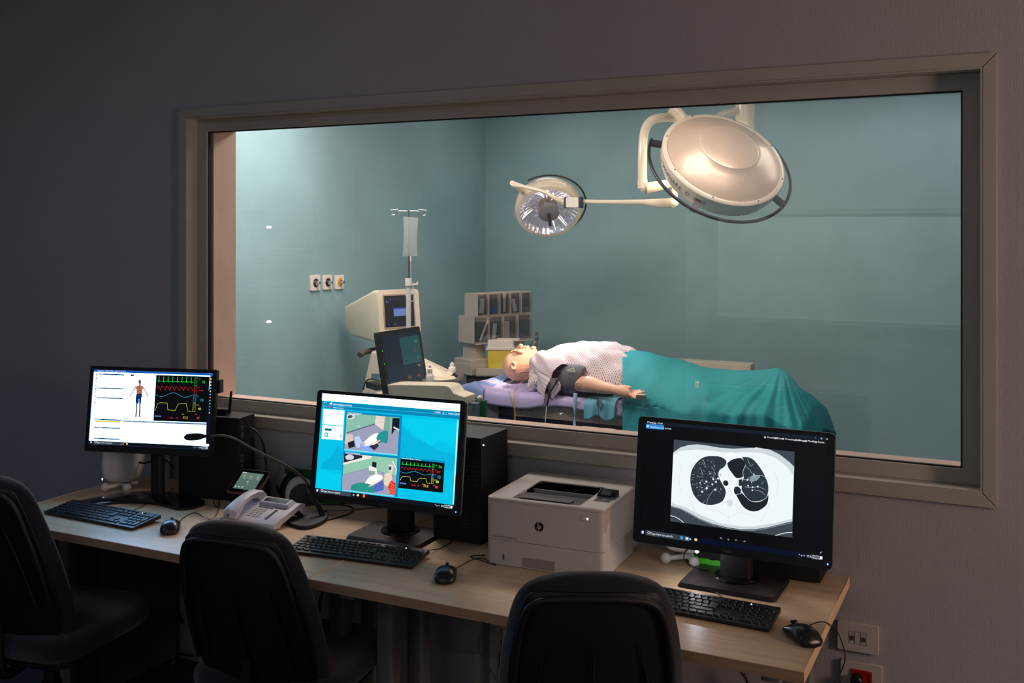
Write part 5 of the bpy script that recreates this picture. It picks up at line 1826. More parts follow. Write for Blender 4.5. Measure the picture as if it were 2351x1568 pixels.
bottle('white squeeze bottle standing between the small flat monitor and the console', 987, 885, 839, 5.35)
bottle('white squeeze bottle at the far right end of the ultrasound console', 1038, 856, 831, 5.86)

# ------------------------------------------------------------------ IV stand and bag
iv = thing('drip_stand', 'chrome drip stand with hooks between ultrasound machine and small flat monitor', 'drip stand', (onD(938, 600, 5.78).x, onD(938, 600, 5.78).y, 0), 0)
def IV(px, py, dd=0):
    return onD(px, py, 5.78 + dd) - iv.location
ztop = IV(938, 482).z
zcl = IV(938, 651).z
MB().cyl((0, 0, zcl), (0, 0, ztop), .0075).build('upper_pole', steel, iv, smooth=40)
MB().cyl((0, 0, .1), (0, 0, zcl), .0145).build('lower_pole', mat('white_pole_enamel', (205, 200, 196), .3), iv, smooth=40)
b = MB()
b.cyl((0, 0, zcl - .012), (0, 0, zcl + .03), .02)
b.build('clamp_collar', white_pl, iv, smooth=40)
e1, e2 = IV(945, 654), IV(957, 653)
MB().tube([tuple(e1), tuple(e2)], .006, 8).cyl(tuple(e2), tuple(IV(959.5, 653)), .016, n=14).build('clamp_knob', mat('pale_grey_knob', (190, 186, 182), .4), iv, smooth=40)
for pts in ([(938, 485), (916, 485), (907, 493), (899, 493), (896, 484), (902, 482), (914, 481)], [(938, 485), (960, 485), (970, 494), (978, 493), (979, 485), (972, 482), (961, 481)]):
    MB().tube([tuple(IV(*q)) for q in pts], .0035, 8, smooth=True).build('hook', chrome, iv, smooth=60)
for a in (0.5, 1.76, 3.0, 4.27, 5.5):
    MB().tube([(0, 0, .11), (.20 * math.cos(a), .20 * math.sin(a), .012)], .012, 8).build('base_leg', steel, iv, smooth=40)
bg_m = bpy.data.materials.new('clear_bag_film')
bg_m.use_nodes = True
bs = bg_m.node_tree.nodes['Principled BSDF']
bs.inputs['Base Color'].default_value = (.75, .80, .82, 1)
bs.inputs['Roughness'].default_value = .12
bs.inputs['Alpha'].default_value = .22
nz = bg_m.node_tree.nodes.new('ShaderNodeTexNoise')
nz.inputs['Scale'].default_value = 25
bp = bg_m.node_tree.nodes.new('ShaderNodeBump')
bp.inputs['Strength'].default_value = .8
bp.inputs['Distance'].default_value = .01
bg_m.node_tree.links.new(nz.outputs[0], bp.inputs['Height'])
bg_m.node_tree.links.new(bp.outputs[0], bs.inputs['Normal'])
bag = thing('infusion_bag', 'clear infusion bag with tubing hanging from the drip stand', 'infusion bag', onD(943, 500, 5.73), 0)
def BG(px, py, dd=0):
    return onD(px, py, 5.72 + dd) - bag.location
bgT = [BG(926, 497), BG(961, 500)]
bgB = [BG(924, 588), BG(958, 588)]
b = MB()
def bagf(sign):
    def f(u, v):
        a = bgT[0].lerp(bgT[1], u)
        c = bgB[0].lerp(bgB[1], u)
        p = a.lerp(c, v)
        w_ = math.sin(PI * u) ** .6 * (math.sin(PI * min(1, max(0, v))) ** .5)
        pinch = 1 - .10 * math.sin(PI * v)
        mid = a.lerp(c, v) * 0 + (bgT[0].lerp(bgT[1], .5)).lerp(bgB[0].lerp(bgB[1], .5), v)
        p = mid + (p - mid) * pinch
        return p + Vector((.44, -.9, 0)) * sign * .018 * w_ * (0.6 + .6 * v)
    return f
b.grid(bagf(1), 12, 18)
b.grid(bagf(-1), 12, 18)
b.build('bag_film', bg_m, bag, smooth=180)
MB().tube([tuple(BG(943, 588)), tuple(BG(943, 600))], .004, 8).build('outlet_port', white_pl, bag, smooth=60)
MB().tube([tuple(BG(943, 600)), tuple(BG(944, 640)), tuple(BG(950, 665)), tuple(BG(957, 680)), tuple(BG(945, 692)), tuple(BG(932, 680)), tuple(BG(933, 655))], .0018, 6, smooth=True).tube([tuple(BG(950, 660)), tuple(BG(952, 700)), tuple(BG(953, 760))], .0018, 6, smooth=True).build('tubing', mat('clear_tube_grey', (190, 200, 204), .25), bag, smooth=60)

# ------------------------------------------------------------------ instrument cart with the small monitor
ct0 = thing('instrument_cart', 'beige instrument cart with raised rail in front of the ultrasound machine', 'cart', (-2.75, 1.32, 0), 0)
cI = Matrix.Translation(ct0.location)
def CT(px, py, d):
    return cI.inverted() @ onD(px, py, d)
yb_ = 1.68 - ct0.location.y
zt = .85
xa, xb = -.40, 0.0
ya = yb_ - .34
b = MB()
b.prism(rrect(xa, xb, ya, yb_, .03), zt - .03, zt, 'z')
b.build('top_tray', beige, ct0, smooth=40, bevel=.004)
YR = 1.20
def RP(px, py):
    p = cI.inverted() @ onY(px, py, YR)
    return p.x, p.z
prf = [RP(880, 884), RP(905, 882), RP(1018, 884), RP(1029, 886), RP(1036, 893), RP(1042, 902), RP(1050, 905), RP(1067, 911), RP(1067, 930), RP(880, 912)]
b = MB()
b.prism(prf, YR - ct0.location.y, YR - ct0.location.y + .11, 'y')
b.build('raised_rail', beige, ct0, bevel=.006, seg=3)
xr, zr = RP(1067, 930)
MB().box(xa + .03, xb - .03, ya + .02, yb_ - .02, .12, zt - .03).build('cabinet', mat('cart_blue_grey', (96, 104, 120), .5), ct0, bevel=.006)
MB().box(xa + .05, xr, YR - ct0.location.y + .02, YR - ct0.location.y + .16, zr - .30, zr - .01).build('front_bin', mat('cart_blue_grey', (96, 104, 120), .5), ct0, bevel=.004)
MB().box(xr - .05, xr + .03, YR - ct0.location.y + .16, YR - ct0.location.y + .18, zr - .32, zr - .0).build('side_panel', mat('cart_green', (20, 92, 60), .45), ct0, bevel=.003)
MB().ell((xr + .03, YR - ct0.location.y + .10, zr + .02), (.014, .016, .016)).build('corner_knob', beige, ct0, smooth=180)
MB().cyl((xr - .01, YR - ct0.location.y + .15, zr - .10), (xr + .03, YR - ct0.location.y + .15, zr - .10), .007, n=12).build('side_hook', white_pl, ct0, smooth=40)
ap = CAM + (Vector((-3.2456, 1.9926, .9794)) - CAM) * .88
am = thing('flat_monitor', 'small black flat monitor with dim vital signs tilted back on the beige cart', 'monitor', (ap.x, ap.y, zt), math.radians(87))
aI = Matrix.Translation(am.location) @ Matrix.Rotation(math.radians(87), 4, 'Z')
Ma = aI.inverted() @ (Matrix.Translation(ap) @ Matrix.Rotation(math.radians(87.3), 4, 'Z') @ Matrix.Rotation(math.radians(-10.6), 4, 'X'))
aw, ah = .376 * .88 / 2, .301 * .88 / 2
b = MB()
b.prism(rrect(-aw - .018, aw + .016, -ah - .032, ah + .024, .008), -.003, .03, 'y')
b.prism(rrect(-aw * .7, aw * .7, -ah * .7, ah * .7, .01), .03, .055, 'y')
set_m(b.build('housing', blk, am, smooth=35), Ma)
ca = Canvas(aw * 2, ah * 2, [(0, 0), (100, 0), (100, 100), (0, 100)])
ca.urect(0, 0, 1, 1, (14, 34, 52), 0)
ca.urect(.45, .08, .98, .62, (36, 92, 96), 1)
ca.urect(.03, .64, .98, .98, (16, 48, 62), .5)
vt = [('70', .84, .22, (40, 220, 90)), ('118/79', .78, .38, (190, 40, 60)), ('13', .84, .53, (60, 210, 180)), ('40', .84, .70, (190, 200, 50)), ('37.6', .52, .90, (210, 130, 40)), ('98', .80, .90, (220, 90, 50)), ('120/80', .26, .92, (190, 40, 50))]
for s_, u_, v_, c_ in vt:
    ca.text(s_, u_ * 100, v_ * 100, .020 if len(s_) < 5 else .013, c_, 2, bold=.03)
ca.text('00:00:00', 6, 93, .014, (50, 140, 170), 2)
ca.line([(5 + i * 1.6, 24 + (0 if i % 6 else -8) + (2 if i % 6 == 1 else 0)) for i in range(40)], .0008, (20, 90, 70), 2)
ca.line([(5 + i * 1.6, 60 + 4 * math.sin(i * .4)) for i in range(40)], .0008, (30, 110, 130), 2)
ca.build('display', screen_mat('dim_display_light', .75), am).matrix_basis = Ma @ Matrix.Translation((0, -.0036, 0))
set_m(MB().text('ASUS', .016, Matrix.Translation((0, -.0042, -ah - .024)) @ Matrix.Rotation(PI / 2, 4, 'X'), bold=.05).build('logo', mat('logo_silver', (165, 162, 158), .3, .7), am), Ma)
hh = Ma @ Vector((0, .04, -.05))
MB().box(hh.x - .03, hh.x + .03, hh.y - .005, hh.y + .035, .008, hh.z + .04).build('neck', blk_matte, am, bevel=.004)
MB().prism(rrect(hh.x - .09, hh.x + .09, hh.y - .05, hh.y + .07, .03), 0, .012, 'z').build('foot', blk_matte, am, smooth=40)
set_m(MB().ell((-aw - .010, -.004, ah * .45), (.0018, .0015, .0018)).ell((-aw - .010, -.004, -ah * .05), (.0018, .0015, .0018)).build('power_light', glow('green_led', (90, 255, 40), 5), am), Ma)
pa = onZ(863, 893, zt)
ad = thing('power_adapter', 'black power adapter with looped cables on the cart left of the small monitor', 'adapter', (pa.x, pa.y, zt), math.radians(-30))
MB().box(-.07, .06, -.03, .03, 0, .035).build('body', blk, ad, bevel=.004)
MB().tube([tuple(Vector(p) - Vector((pa.x, pa.y, zt))) if False else tuple((Matrix.Rotation(math.radians(30), 3, 'Z') @ (onY(*p, pa.y) - Vector((pa.x, pa.y, zt))))) for p in ((834, 895), (840, 876), (853, 870), (868, 874), (884, 877))], .004, 6, smooth=True).build('lead', rubber, ad, smooth=60)

# ------------------------------------------------------------------ cabinet against the back wall, bins, sharps box, tap
y_f = 3.10
cA = onY(1062, 852, y_f)
cb = thing('theatre_cabinet', 'low dark cabinet with pale worktop along the back theatre wall', 'cabinet', (cA.x, y_f, 0), 0)
zc = cA.z
wc_ = 1.9
MB().box(0, wc_, 0, .60, zc - .03, zc).build('worktop', mat('pale_worktop', (196, 184, 172), .45), cb, bevel=.003)
MB().box(.02, wc_ - .02, .02, .60, .0, zc - .03).build('carcass', mat('near_black_louvre', (30, 32, 38), .5), cb)
b = MB()
for i in range(26):
    b.box(.03, .62, .010, .018, .14 + i * .018, .150 + i * .018)
b.build('roller_shutter', mat('slate_shutter', (44, 48, 58), .45), cb)
b = MB()
b.box(.01, wc_, -.004, .0, zc - .03, zc - .006)
b.build('edge_strip', mat('brown_grey_edge', (120, 108, 98), .5), cb)
MB().box(.35, wc_, .48, .60, zc, zc + .10).build('upstand', mat('warm_grey_upstand', (196, 184, 170), .5), cb, bevel=.004)

yawb = math.radians(62)
bl = onD(1092, 789, 6.95)
br_ = onD(1217, 780, 7.25)
bd_ = (br_ - bl)
yawb = math.atan2(bd_.y, bd_.x)
BW = math.hypot(bd_.x, bd_.y)
bz = bl.z
def bins(label, z0, h, dpt, n, off, nm):
    t = thing('bin_cabinet', label, 'storage bins', (bl.x, bl.y, z0), yawb, 'grey tilt bin cabinets')
    MB().box(off, BW + .004, .0 + (.0), dpt, 0, h).box(off, BW + .004, -.004, .002, 0, .006).box(off, BW + .004, -.004, .002, h - .006, h).build('case', mat('warm_grey_case', (188, 176, 166), .5), t, bevel=.002)
    pm = pane('clear_bin_plastic_%s' % nm, .12, (.86, .86, .87), .08)
    bw = (BW - off) / n
    for i in range(n):
        x0 = off + i * bw + .003
        d_ = MB()
        d_.box(x0, x0 + bw - .006, -.022, -.020, .008, h * .78)
        d_.add([(x0, -.020, h * .78), (x0 + bw - .006, -.020, h * .78), (x0 + bw - .006, -.045, h * .93), (x0, -.045, h * .93)], [[0, 1, 2, 3]])
        d_.add([(x0, -.021, .008), (x0, -.002, .008), (x0, -.002, h * .96), (x0, -.021, h * .8)], [[0, 1, 2, 3]])
        d_.build('bin_front', pm, t)
        MB().box(x0 - .003, x0 - .0005, -.024, .0, .004, h - .006).build('divider', mat('warm_grey_case', (188, 176, 166), .5), t)
        MB().box(x0 + .002, x0 + bw - .008, -.0012, .0005, .012, h * .93).build('bin_shadow', mat('bin_inside_shade', (96, 92, 94), .6), t)  # dark sheet painted as the shade inside each bin
    return t, bw
rise = (onD(1092, 727, 6.95) - onD(1092, 789, 6.95)).z
h_up = (onD(1092, 675, 6.95) - onD(1092, 727, 6.95)).z
tb1, bw1 = bins('grey cabinet of four clear tilt bins, lower of two', bz, rise, .16, 4, -.03, 'low')
tb2, bw2 = bins('grey cabinet of five clear tilt bins, upper of two', bz + rise, h_up, .13, 5, 0, 'up')
items = [
    (tb1, .03, .02, .012, .15, 28, (226, 220, 214), 'white packet leaning diagonally in the lower left bin'),
    (tb1, .15, .02, .03, .11, 8, (196, 198, 196), 'clear packets in the second lower bin'),
    (tb1, .27, .02, .045, .12, 0, (214, 196, 190), 'paper packets with red print in the third lower bin'),
    (tb1, .40, .02, .03, .06, -12, (40, 70, 170), 'blue cap in the lower right bin'),
    (tb2, .04, .02, .04, .10, 4, (190, 186, 184), 'white packets in the upper left bin'),
    (tb2, .15, .02, .045, .03, 0, (30, 100, 190), 'blue packets in the second upper bin'),
    (tb2, .25, .02, .02, .13, 0, (200, 196, 192), 'folded clear packet in the middle upper bin'),
    (tb2, .35, .02, .03, .09, -14, (214, 208, 204), 'white card in the fourth upper bin'),
    (tb2, .45, .02, .03, .025, 0, (150, 140, 140), 'grey packets in the upper right bin'),
]
for tb, x, z, hw_, hh_, ang, colr, lab in items:
    x = x * BW / .5
    M = Matrix.Translation(tb.location) @ Matrix.Rotation(yawb, 4, 'Z') @ Matrix.Translation((x, -.010, z)) @ Matrix.Rotation(math.radians(ang), 4, 'Y')
    o = MB().box(-hw_ / 2, hw_ / 2, -.006, .006, 0, hh_).build('supply_packet', mat('packet_%d_%d' % (colr[0], colr[2]), colr, .5), None, bevel=.002)
    o.matrix_basis = M
    tag(o, lab, 'packet', 'supplies in the tilt bins')
rs = thing('bin_riser', 'grey pedestal carrying the tilt bin cabinets on the worktop', 'stand', (bl.x, bl.y, zc), yawb)
zz = bz - zc
MB().box(.0, .09, .02, .15, 0, zz - .003).box(BW - .12, BW - .03, .02, .15, 0, zz - .003).build('posts', mat('warm_grey_case', (188, 176, 166), .5), rs, bevel=.003)
MB().box(-.02, BW + .01, -.03, .16, zz - .006, zz).build('shelf', mat('warm_grey_case', (188, 176, 166), .5), rs, bevel=.002)
MB().box(-.06, .12, -.03, .17, 0, .105).build('foot_block', mat('warm_grey_case', (188, 176, 166), .5), rs, bevel=.004)
tr_ = onD(1128, 850, 6.86)
ty = thing('sharps_tray', 'grey open tray holding the yellow sharps box', 'tray', (tr_.x, tr_.y + .07, zc), math.radians(20))
MB().box(-.13, .13, -.07, .07, 0, .012).box(-.13, .13, -.07, -.064, 0, .055).box(-.13, -.124, -.07, .07, 0, .055).box(-.13, .13, .064, .07, 0, .055).build('tray_body', mat('warm_grey_case', (188, 176, 166), .5), ty, bevel=.002)
sb = onD(1137, 826, 6.9)
shb = thing('sharps_container', 'yellow sharps box with white lid beside the mannequin head', 'sharps container', (sb.x, sb.y + .09, zc + .012), math.radians(22))
hz = onD(1137, 803, 6.9).z - (zc + .012)
MB().prism(rrect(-.085, .085, -.055, .055, .012), 0, hz, 'z', taper=1.08).build('tub', mat('translucent_yellow', (228, 204, 70), .35, coat=.2), shb, smooth=40)
b = MB()
b.prism(rrect(-.10, .10, -.066, .066, .012), hz - .004, hz + .010, 'z')
b.prism(rrect(-.092, .092, -.06, .06, .014), hz + .010, hz + .058, 'z', taper=.95)
b.prism(rrect(-.03, .125, -.05, .05, .01), hz + .058, hz + .066, 'z')
b.build('lid', mat('warm_white_lid', (232, 220, 210), .4), shb, smooth=35)
fp = onD(1233, 800, 7.3)
fc = thing('water_tap', 'chrome tap on the worktop behind the mannequin chin', 'tap', (fp.x, fp.y, zc), 0)
zf = onD(1233, 762, 7.3).z - zc
MB().cyl((0, 0, 0), (0, 0, zf), .013).build('riser_pipe', chrome, fc, smooth=40)
MB().tube([(0, 0, zf * .72), (-.03, -.01, zf * .68), (-.048, -.015, zf * .55)], .009, 10, smooth=True).build('spout', chrome, fc, smooth=60)
MB().cyl((0, 0, zf * .85), (-.0, -.028, zf * .9), .006, n=10).build('handle', chrome, fc, smooth=40)

# ------------------------------------------------------------------ surgical lamps
def basis(n, up=Vector((0, 0, 1))):
    n = Vector(n).normalized()
    u = up.cross(n).normalized()
    v = n.cross(u)
    return n, u, v


C1 = Vector((-1.3865, 2.2082, 2.1215))
n1, u1, v1 = basis((.4932, -.5854, .6435))
R1 = .336
lampm = mat('warm_lamp_enamel', (236, 218, 196), .30, coat=.4, var=.02)
dome_m = mat('pearl_dome_enamel', (228, 198, 174), .34, metal=.25, coat=.3, var=.03)
L1 = thing('surgical_lamp', 'large round cream surgical lamp with dark handle ring, hanging right of the small one', 'surgical lamp', C1, 0)
def M3(C, n, u, v):
    return Matrix(((u.x, v.x, n.x, C.x), (u.y, v.y, n.y, C.y), (u.z, v.z, n.z, C.z), (0, 0, 0, 1)))
ML = M3(Vector((0, 0, 0)), n1, u1, v1)
MB().lathe([(R1 * .93, -.105), (R1 * .985, -.06), (R1, -.012), (R1, .0), (R1 * .985, .006), (R1 * .935, .010), (R1 * .925, .006)], 72, ML, cap=False).build('rim', lampm, L1, smooth=40)
MB().lathe([(R1 * .925, .006), (R1 * .86, .022), (R1 * .72, .046), (R1 * .58, .070), (R1 * .49, .084), (R1 * .475, .090)], 72, ML, cap=False).build('dome', dome_m, L1, smooth=60)
MB().lathe([(R1 * .475, .090), (R1 * .455, .094), (.0, .100)], 64, ML).build('dome_cap', dome_m, L1, smooth=30)
MB().lathe([(R1 * .93, -.105), (0, -.105)], 48, ML).build('front_glass', mat('lamp_front_glass', (240, 236, 220), .15, emis=(255, 236, 205), estr=6.0), L1)
b = MB()
for k in range(8):
    a = 2 * PI * k / 8 + .3
    p = u1 * math.cos(a) * R1 * .958 + v1 * math.sin(a) * R1 * .958 + n1 * .008
    b.cyl(tuple(p), tuple(p + n1 * .004), .004, n=8)
b.build('rim_screws', steel, L1)
def arc(C, n, u, v, R, a0, a1, off, N=40):
    return [tuple(C + n * off + u * math.cos(a) * R + v * math.sin(a) * R) for a in np.linspace(a0, a1, N)]
hring = mat('dark_plum_ring_coating', (44, 38, 44), .35, .2)
O0 = Vector((0, 0, 0))
# angles: 0 = +u, 90deg = +v
MB().tube(arc(O0, n1, u1, v1, R1 * 1.165, math.radians(150), math.radians(405), -.06, 60), .009, 8).build('handle_ring', hring, L1, smooth=60)
b = MB()
for a in (155, 232, 315, 398):
    a = math.radians(a)
    d_ = u1 * math.cos(a) + v1 * math.sin(a)
    t_ = (u1 * -math.sin(a) + v1 * math.cos(a)) * .016
    p, q = d_ * R1 * .97 - n1 * .045, d_ * R1 * 1.18 - n1 * .06
    nn_ = n1 * .012
    b.rings([[tuple(p - t_ - nn_), tuple(p + t_ - nn_), tuple(p + t_ + nn_), tuple(p - t_ + nn_)], [tuple(q - t_ - nn_), tuple(q + t_ - nn_), tuple(q + t_ + nn_), tuple(q - t_ + nn_)]])
b.build('ring_bracket', hring, L1)


def rim_text(body, C, n, u, v, R, mid, size, off, out, back=1):
    b = MB()
    step = size * .72 / R
    k0 = len(body) / 2
    for i, ch in enumerate(body):
        if ch == ' ':
            continue
        a = mid + back * (i - k0) * step
        d_ = u * math.cos(a) + v * math.sin(a)
        t_ = (u * -math.sin(a) + v * math.cos(a)) * back
        upv = out.normalized()
        M = Matrix(((t_.x, upv.x, d_.x, 0), (t_.y, upv.y, d_.y, 0), (t_.z, upv.z, d_.z, 0), (0, 0, 0, 1)))
        p = C + d_ * R + n * off
        b.text(ch, size, Matrix.Translation(p) @ M)
    return b


rim_text('CHROMOPHARE D 660', O0, n1, u1, v1, R1 * .997, math.radians(205), .035, -.055, n1).build('lamp_text', mat('lamp_print_grey', (96, 100, 110), .5), L1)

C2 = Vector((-2.7109, 2.8923, 1.856))
n2, u2, v2 = basis((.3748, -.6654, -.6456))
R2 = .188
L2 = thing('surgical_lamp', 'small surgical lamp with bright mirrored reflector, left of the large one', 'surgical lamp', C2, 0)
ML2 = M3(O0, n2, u2, v2)
MB().lathe([(R2 * 1.0, .0), (R2 * 1.12, -.004), (R2 * 1.17, -.02), (R2 * 1.13, -.09), (R2 * 1.0, -.13), (R2 * .6, -.15), (0, -.155)], 56, ML2, cap=False).build('housing', lampm, L2, smooth=40)
refl = bpy.data.materials.new('faceted_reflector')
refl.use_nodes = True
nt = refl.node_tree
bs = nt.nodes['Principled BSDF']
bs.inputs['Base Color'].default_value = (.62, .60, .66, 1)
bs.inputs['Metallic'].default_value = 1
bs.inputs['Roughness'].default_value = .22
tc = nt.nodes.new('ShaderNodeTexCoord')
wv = nt.nodes.new('ShaderNodeTexNoise')
wv.inputs['Scale'].default_value = 28
wv.inputs['Detail'].default_value = 1
bp = nt.nodes.new('ShaderNodeBump')
bp.inputs['Strength'].default_value = .6
bp.inputs['Distance'].default_value = .01
nt.links.new(tc.outputs['Object'], wv.inputs['Vector'])
nt.links.new(wv.outputs[0], bp.inputs['Height'])
nt.links.new(bp.outputs[0], bs.inputs['Normal'])
bs.inputs['Emission Color'].default_value = (.9, .86, 1.0, 1)
bs.inputs['Emission Strength'].default_value = .16
b = MB()
NF = 72
rings = []
for r_, z_ in ((R2, .0), (R2 * .86, -.030), (R2 * .68, -.055), (R2 * .5, -.072), (R2 * .33, -.082)):
    rings.append([tuple(ML2 @ Vector(((r_ * (1 + (.012 if k % 2 else -.012))) * math.cos(2 * PI * k / NF), (r_ * (1 + (.012 if k % 2 else -.012))) * math.sin(2 * PI * k / NF), z_))) for k in range(NF)])
b.rings(rings, cap=False)
b.build('reflector', refl, L2)
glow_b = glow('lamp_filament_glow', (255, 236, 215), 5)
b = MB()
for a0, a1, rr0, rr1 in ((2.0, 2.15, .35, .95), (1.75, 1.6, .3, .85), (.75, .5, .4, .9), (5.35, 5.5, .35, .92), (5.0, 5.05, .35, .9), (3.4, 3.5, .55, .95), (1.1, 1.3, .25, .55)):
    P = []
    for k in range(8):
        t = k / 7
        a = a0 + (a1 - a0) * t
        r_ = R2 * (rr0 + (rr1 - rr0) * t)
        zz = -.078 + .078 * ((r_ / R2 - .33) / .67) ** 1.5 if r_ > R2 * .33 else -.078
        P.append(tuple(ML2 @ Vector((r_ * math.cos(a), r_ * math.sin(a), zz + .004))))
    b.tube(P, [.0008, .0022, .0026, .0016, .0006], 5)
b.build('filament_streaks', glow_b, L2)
MB().lathe([(R2 * .998, -.0005), (R2 * .995, .002), (0, .002)], 56, ML2).build('front_glass', pane('lamp_cover_glass', .06), L2)
MB().lathe([(R2 * .36, -.02), (R2 * .36, .012), (R2 * .30, .020), (0, .022)], 36, ML2).build('centre_hub', mat('grey_hub', (128, 124, 130), .45), L2, smooth=40)
MB().cyl(tuple(n2 * .02), tuple(n2 * .13), .013, .010).build('sterile_handle', mat('dark_grip', (40, 42, 48), .5), L2, smooth=40)
MB().tube(arc(O0, n2, u2, v2, R2 * 1.32, math.radians(-62), math.radians(125), -.07, 44), .006, 8).build('handle_ring', hring, L2, smooth=60)
rim_text('CHROMOPHARE D 530', O0, n2, u2, v2, R2 * 1.155, math.radians(75) if v2.z > 0 else math.radians(285), .026, -.055, -n2, back=-1).build('lamp_text', mat('lamp_print_grey', (96, 100, 110), .5), L2)
# suspension: one jointed arm system hanging from the ceiling column
sa = thing('lamp_suspension', 'cream jointed arms and ceiling column carrying both surgical lamps', 'lamp arm', (-1.35, 2.75, 2.8), 0)
so = sa.location
def SA(px, py, d):
    return tuple(onD(px, py, d) - so)
MB().cyl(SA(1711, 106, 5.9), SA(1711, 275, 5.9), .056, n=28).cyl(SA(1711, 274, 5.9), SA(1711, 300, 5.9), .053, n=28).build('ceiling_column', lampm, sa, smooth=40)
MB().tube([SA(1690, 255, 5.88), SA(1660, 262, 5.82), SA(1640, 275, 5.75)], .022, 12, smooth=True).build('upper_link', lampm, sa, smooth=60)
MB().tube([SA(1540, 248, 5.6), SA(1558, 262, 5.6), SA(1575, 285, 5.6)], .032, 14, smooth=True).build('lamp_yoke', lampm, sa, smooth=60)
MB().tube([SA(1600, 278, 5.75), SA(1570, 272, 5.75), SA(1530, 270, 5.72), SA(1500, 275, 5.68), SA(1484, 292, 5.65), SA(1477, 320, 5.62), SA(1475, 365, 5.6), SA(1475, 412, 5.6)], .025, 16, smooth=True).build('hoop_arm', lampm, sa, smooth=60)
b = MB()
b.cyl(SA(1475, 412, 5.6), SA(1476, 432, 5.6), .028, n=20)
b.ell(SA(1483, 431, 5.6), (.036, .036, .032))
b.build('elbow_joint', lampm, sa, smooth=60)
MB().tube([SA(1484, 432, 5.58), SA(1510, 427, 5.58), SA(1545, 420, 5.62), SA(1580, 420, 5.66)], [.030, .028, .022, .016], 14).build('tapered_arm', lampm, sa, smooth=60)
MB().cyl(SA(1548, 432, 5.62), SA(1548, 458, 5.62), .019, n=18).ell(SA(1546, 464, 5.62), (.028, .028, .026)).build('lower_joint', lampm, sa, smooth=60)
MB().tube([SA(1546, 465, 5.62), SA(1520, 467, 5.68), SA(1475, 464, 5.8), SA(1400, 464, 5.95), SA(1340, 463, 6.1)], [.027, .027, .015, .013, .013], 14).build('horizontal_arm', lampm, sa, smooth=60)
pb0, pb1 = onD(1300, 465, 6.12) - so, onD(1334, 465, 6.08) - so
dv = (pb1 - pb0).normalized()
ang = math.atan2(dv.y, dv.x)
b = MB()
b.T = Matrix.Translation((pb0 + pb1) / 2) @ Matrix.Rotation(ang, 4, 'Z')
hl = (pb1 - pb0).length / 2
b.box(-hl + .006, hl - .006, -.025, .025, -.030, .030)
bx_ = b.build('control_box', mat('pale_box_cream', (232, 222, 208), .4), sa, bevel=.003)
b = MB()
b.T = Matrix.Translation((pb0 + pb1) / 2) @ Matrix.Rotation(ang, 4, 'Z')
b.box(-hl - .004, -hl + .006, -.028, .028, -.033, .033).box(hl - .006, hl + .006, -.028, .028, -.033, .033)
b.build('end_cap', mat('navy_cap', (36, 48, 78), .4), bx_, bevel=.003)
MB().ell(tuple(onD(1326, 470, 6.0) - so), (.003, .003, .003)).build('status_light', glow('green_led', (90, 255, 40), 5), bx_)
MB().tube([SA(1292, 464, 6.12), SA(1275, 455, 6.1), SA(1250, 441, 6.12), SA(1225, 434, 6.15), SA(1200, 428, 6.2), SA(1180, 424, 6.25)], [.022, .013, .010, .010, .012, .020], 12, smooth=True).tube([SA(1176, 420, 6.25), SA(1190, 432, 6.4), SA(1203, 442, 6.62)], .016, 10).build('small_lamp_yoke', lampm, sa, smooth=60)

light('large_lamp_beam', 'SPOT', C1 - n1 * .22, (-2.62, 2.55, .95), 500, (1.0, .80, .64), .10, spot=18, blend=.35)
light('small_lamp_beam', 'SPOT', C2 + n2 * .16, (-2.2, 2.5, .95), 55, (.92, .95, 1.0), .09, spot=42, blend=.7)

# ------------------------------------------------------------------ operating table
BY0, BY1, BXL, BXR, BZ = 2.20, 2.88, -3.10, -1.25, .79
ot = thing('operating_table', 'grey operating table under the mannequin', 'operating table', (-2.0, 2.54, 0), 0)
oI = Matrix.Translation((2.0, -2.54, 0))
def at_ot(p):
    return (p[0] + 2.0, p[1] - 2.54, p[2])
b = MB()
b.T = oI
b.box(BXL + .08, BXR, BY0 + .02, BY1 - .02, .745, .775)
b.build('mattress', mat('black_mattress_cover', (26, 28, 36), .5), ot, bevel=.01, seg=3)
railm = mat('warm_grey_metal', (160, 144, 132), .38, .3)
b = MB()
b.T = oI
b.box(-2.62, -1.28, BY0 + .01, BY0 + .05, .655, .742).box(-2.62, -1.28, BY1 - .05, BY1 - .01, .655, .742).box(-2.62, -1.28, BY0 + .05, BY1 - .05, .70, .742)
b.build('frame', railm, ot, bevel=.004)
lg = onY(1197, 938, BY0 + .008)
b = MB()
b.T = oI
MT = Matrix.Rotation(PI / 2, 4, 'X')
b.text('O', .040, Matrix.Translation((lg.x - .005, BY0 + .009, lg.z - .012)) @ MT, bold=.05)
b.text('+', .026, Matrix.Translation((lg.x + .025, BY0 + .009, lg.z - .008)) @ MT)
b.text('T', .040, Matrix.Translation((lg.x + .055, BY0 + .009, lg.z - .012)) @ MT, bold=.05)
b.build('emblem', mat('navy_print', (28, 40, 84), .5), ot)
b = MB()
b.T = oI
lt = onY(1164, 927, BY0 + .008)
b.box(lt.x - .022, lt.x + .022, BY0 + .006, BY0 + .011, lt.z - .006, lt.z + .006)
b.build('type_label', mat('label_white', (205, 200, 196), .5), ot)
b = MB()
b.T = oI
b.box(-2.95, -1.3, BY0 + .10, BY1 - .1, .18, .655)
b.box(-3.05, -2.6, BY0 + .06, BY1 - .06, .45, .74)
b.build('pedestal', mat('navy_blue_panel', (24, 38, 84), .5), ot, bevel=.01)
b = MB()
b.T = oI
p0_ = onY(1125, 945, BY0)
b.prism(rrect(p0_.x - .05, p0_.x + .055, .50, p0_.z + .055, .012), BY0 + .0, BY0 + .02, 'y')
b.build('side_plate', mat('slate_grey_plate', (92, 88, 98), .45), ot, smooth=40)
b = MB()
b.T = oI
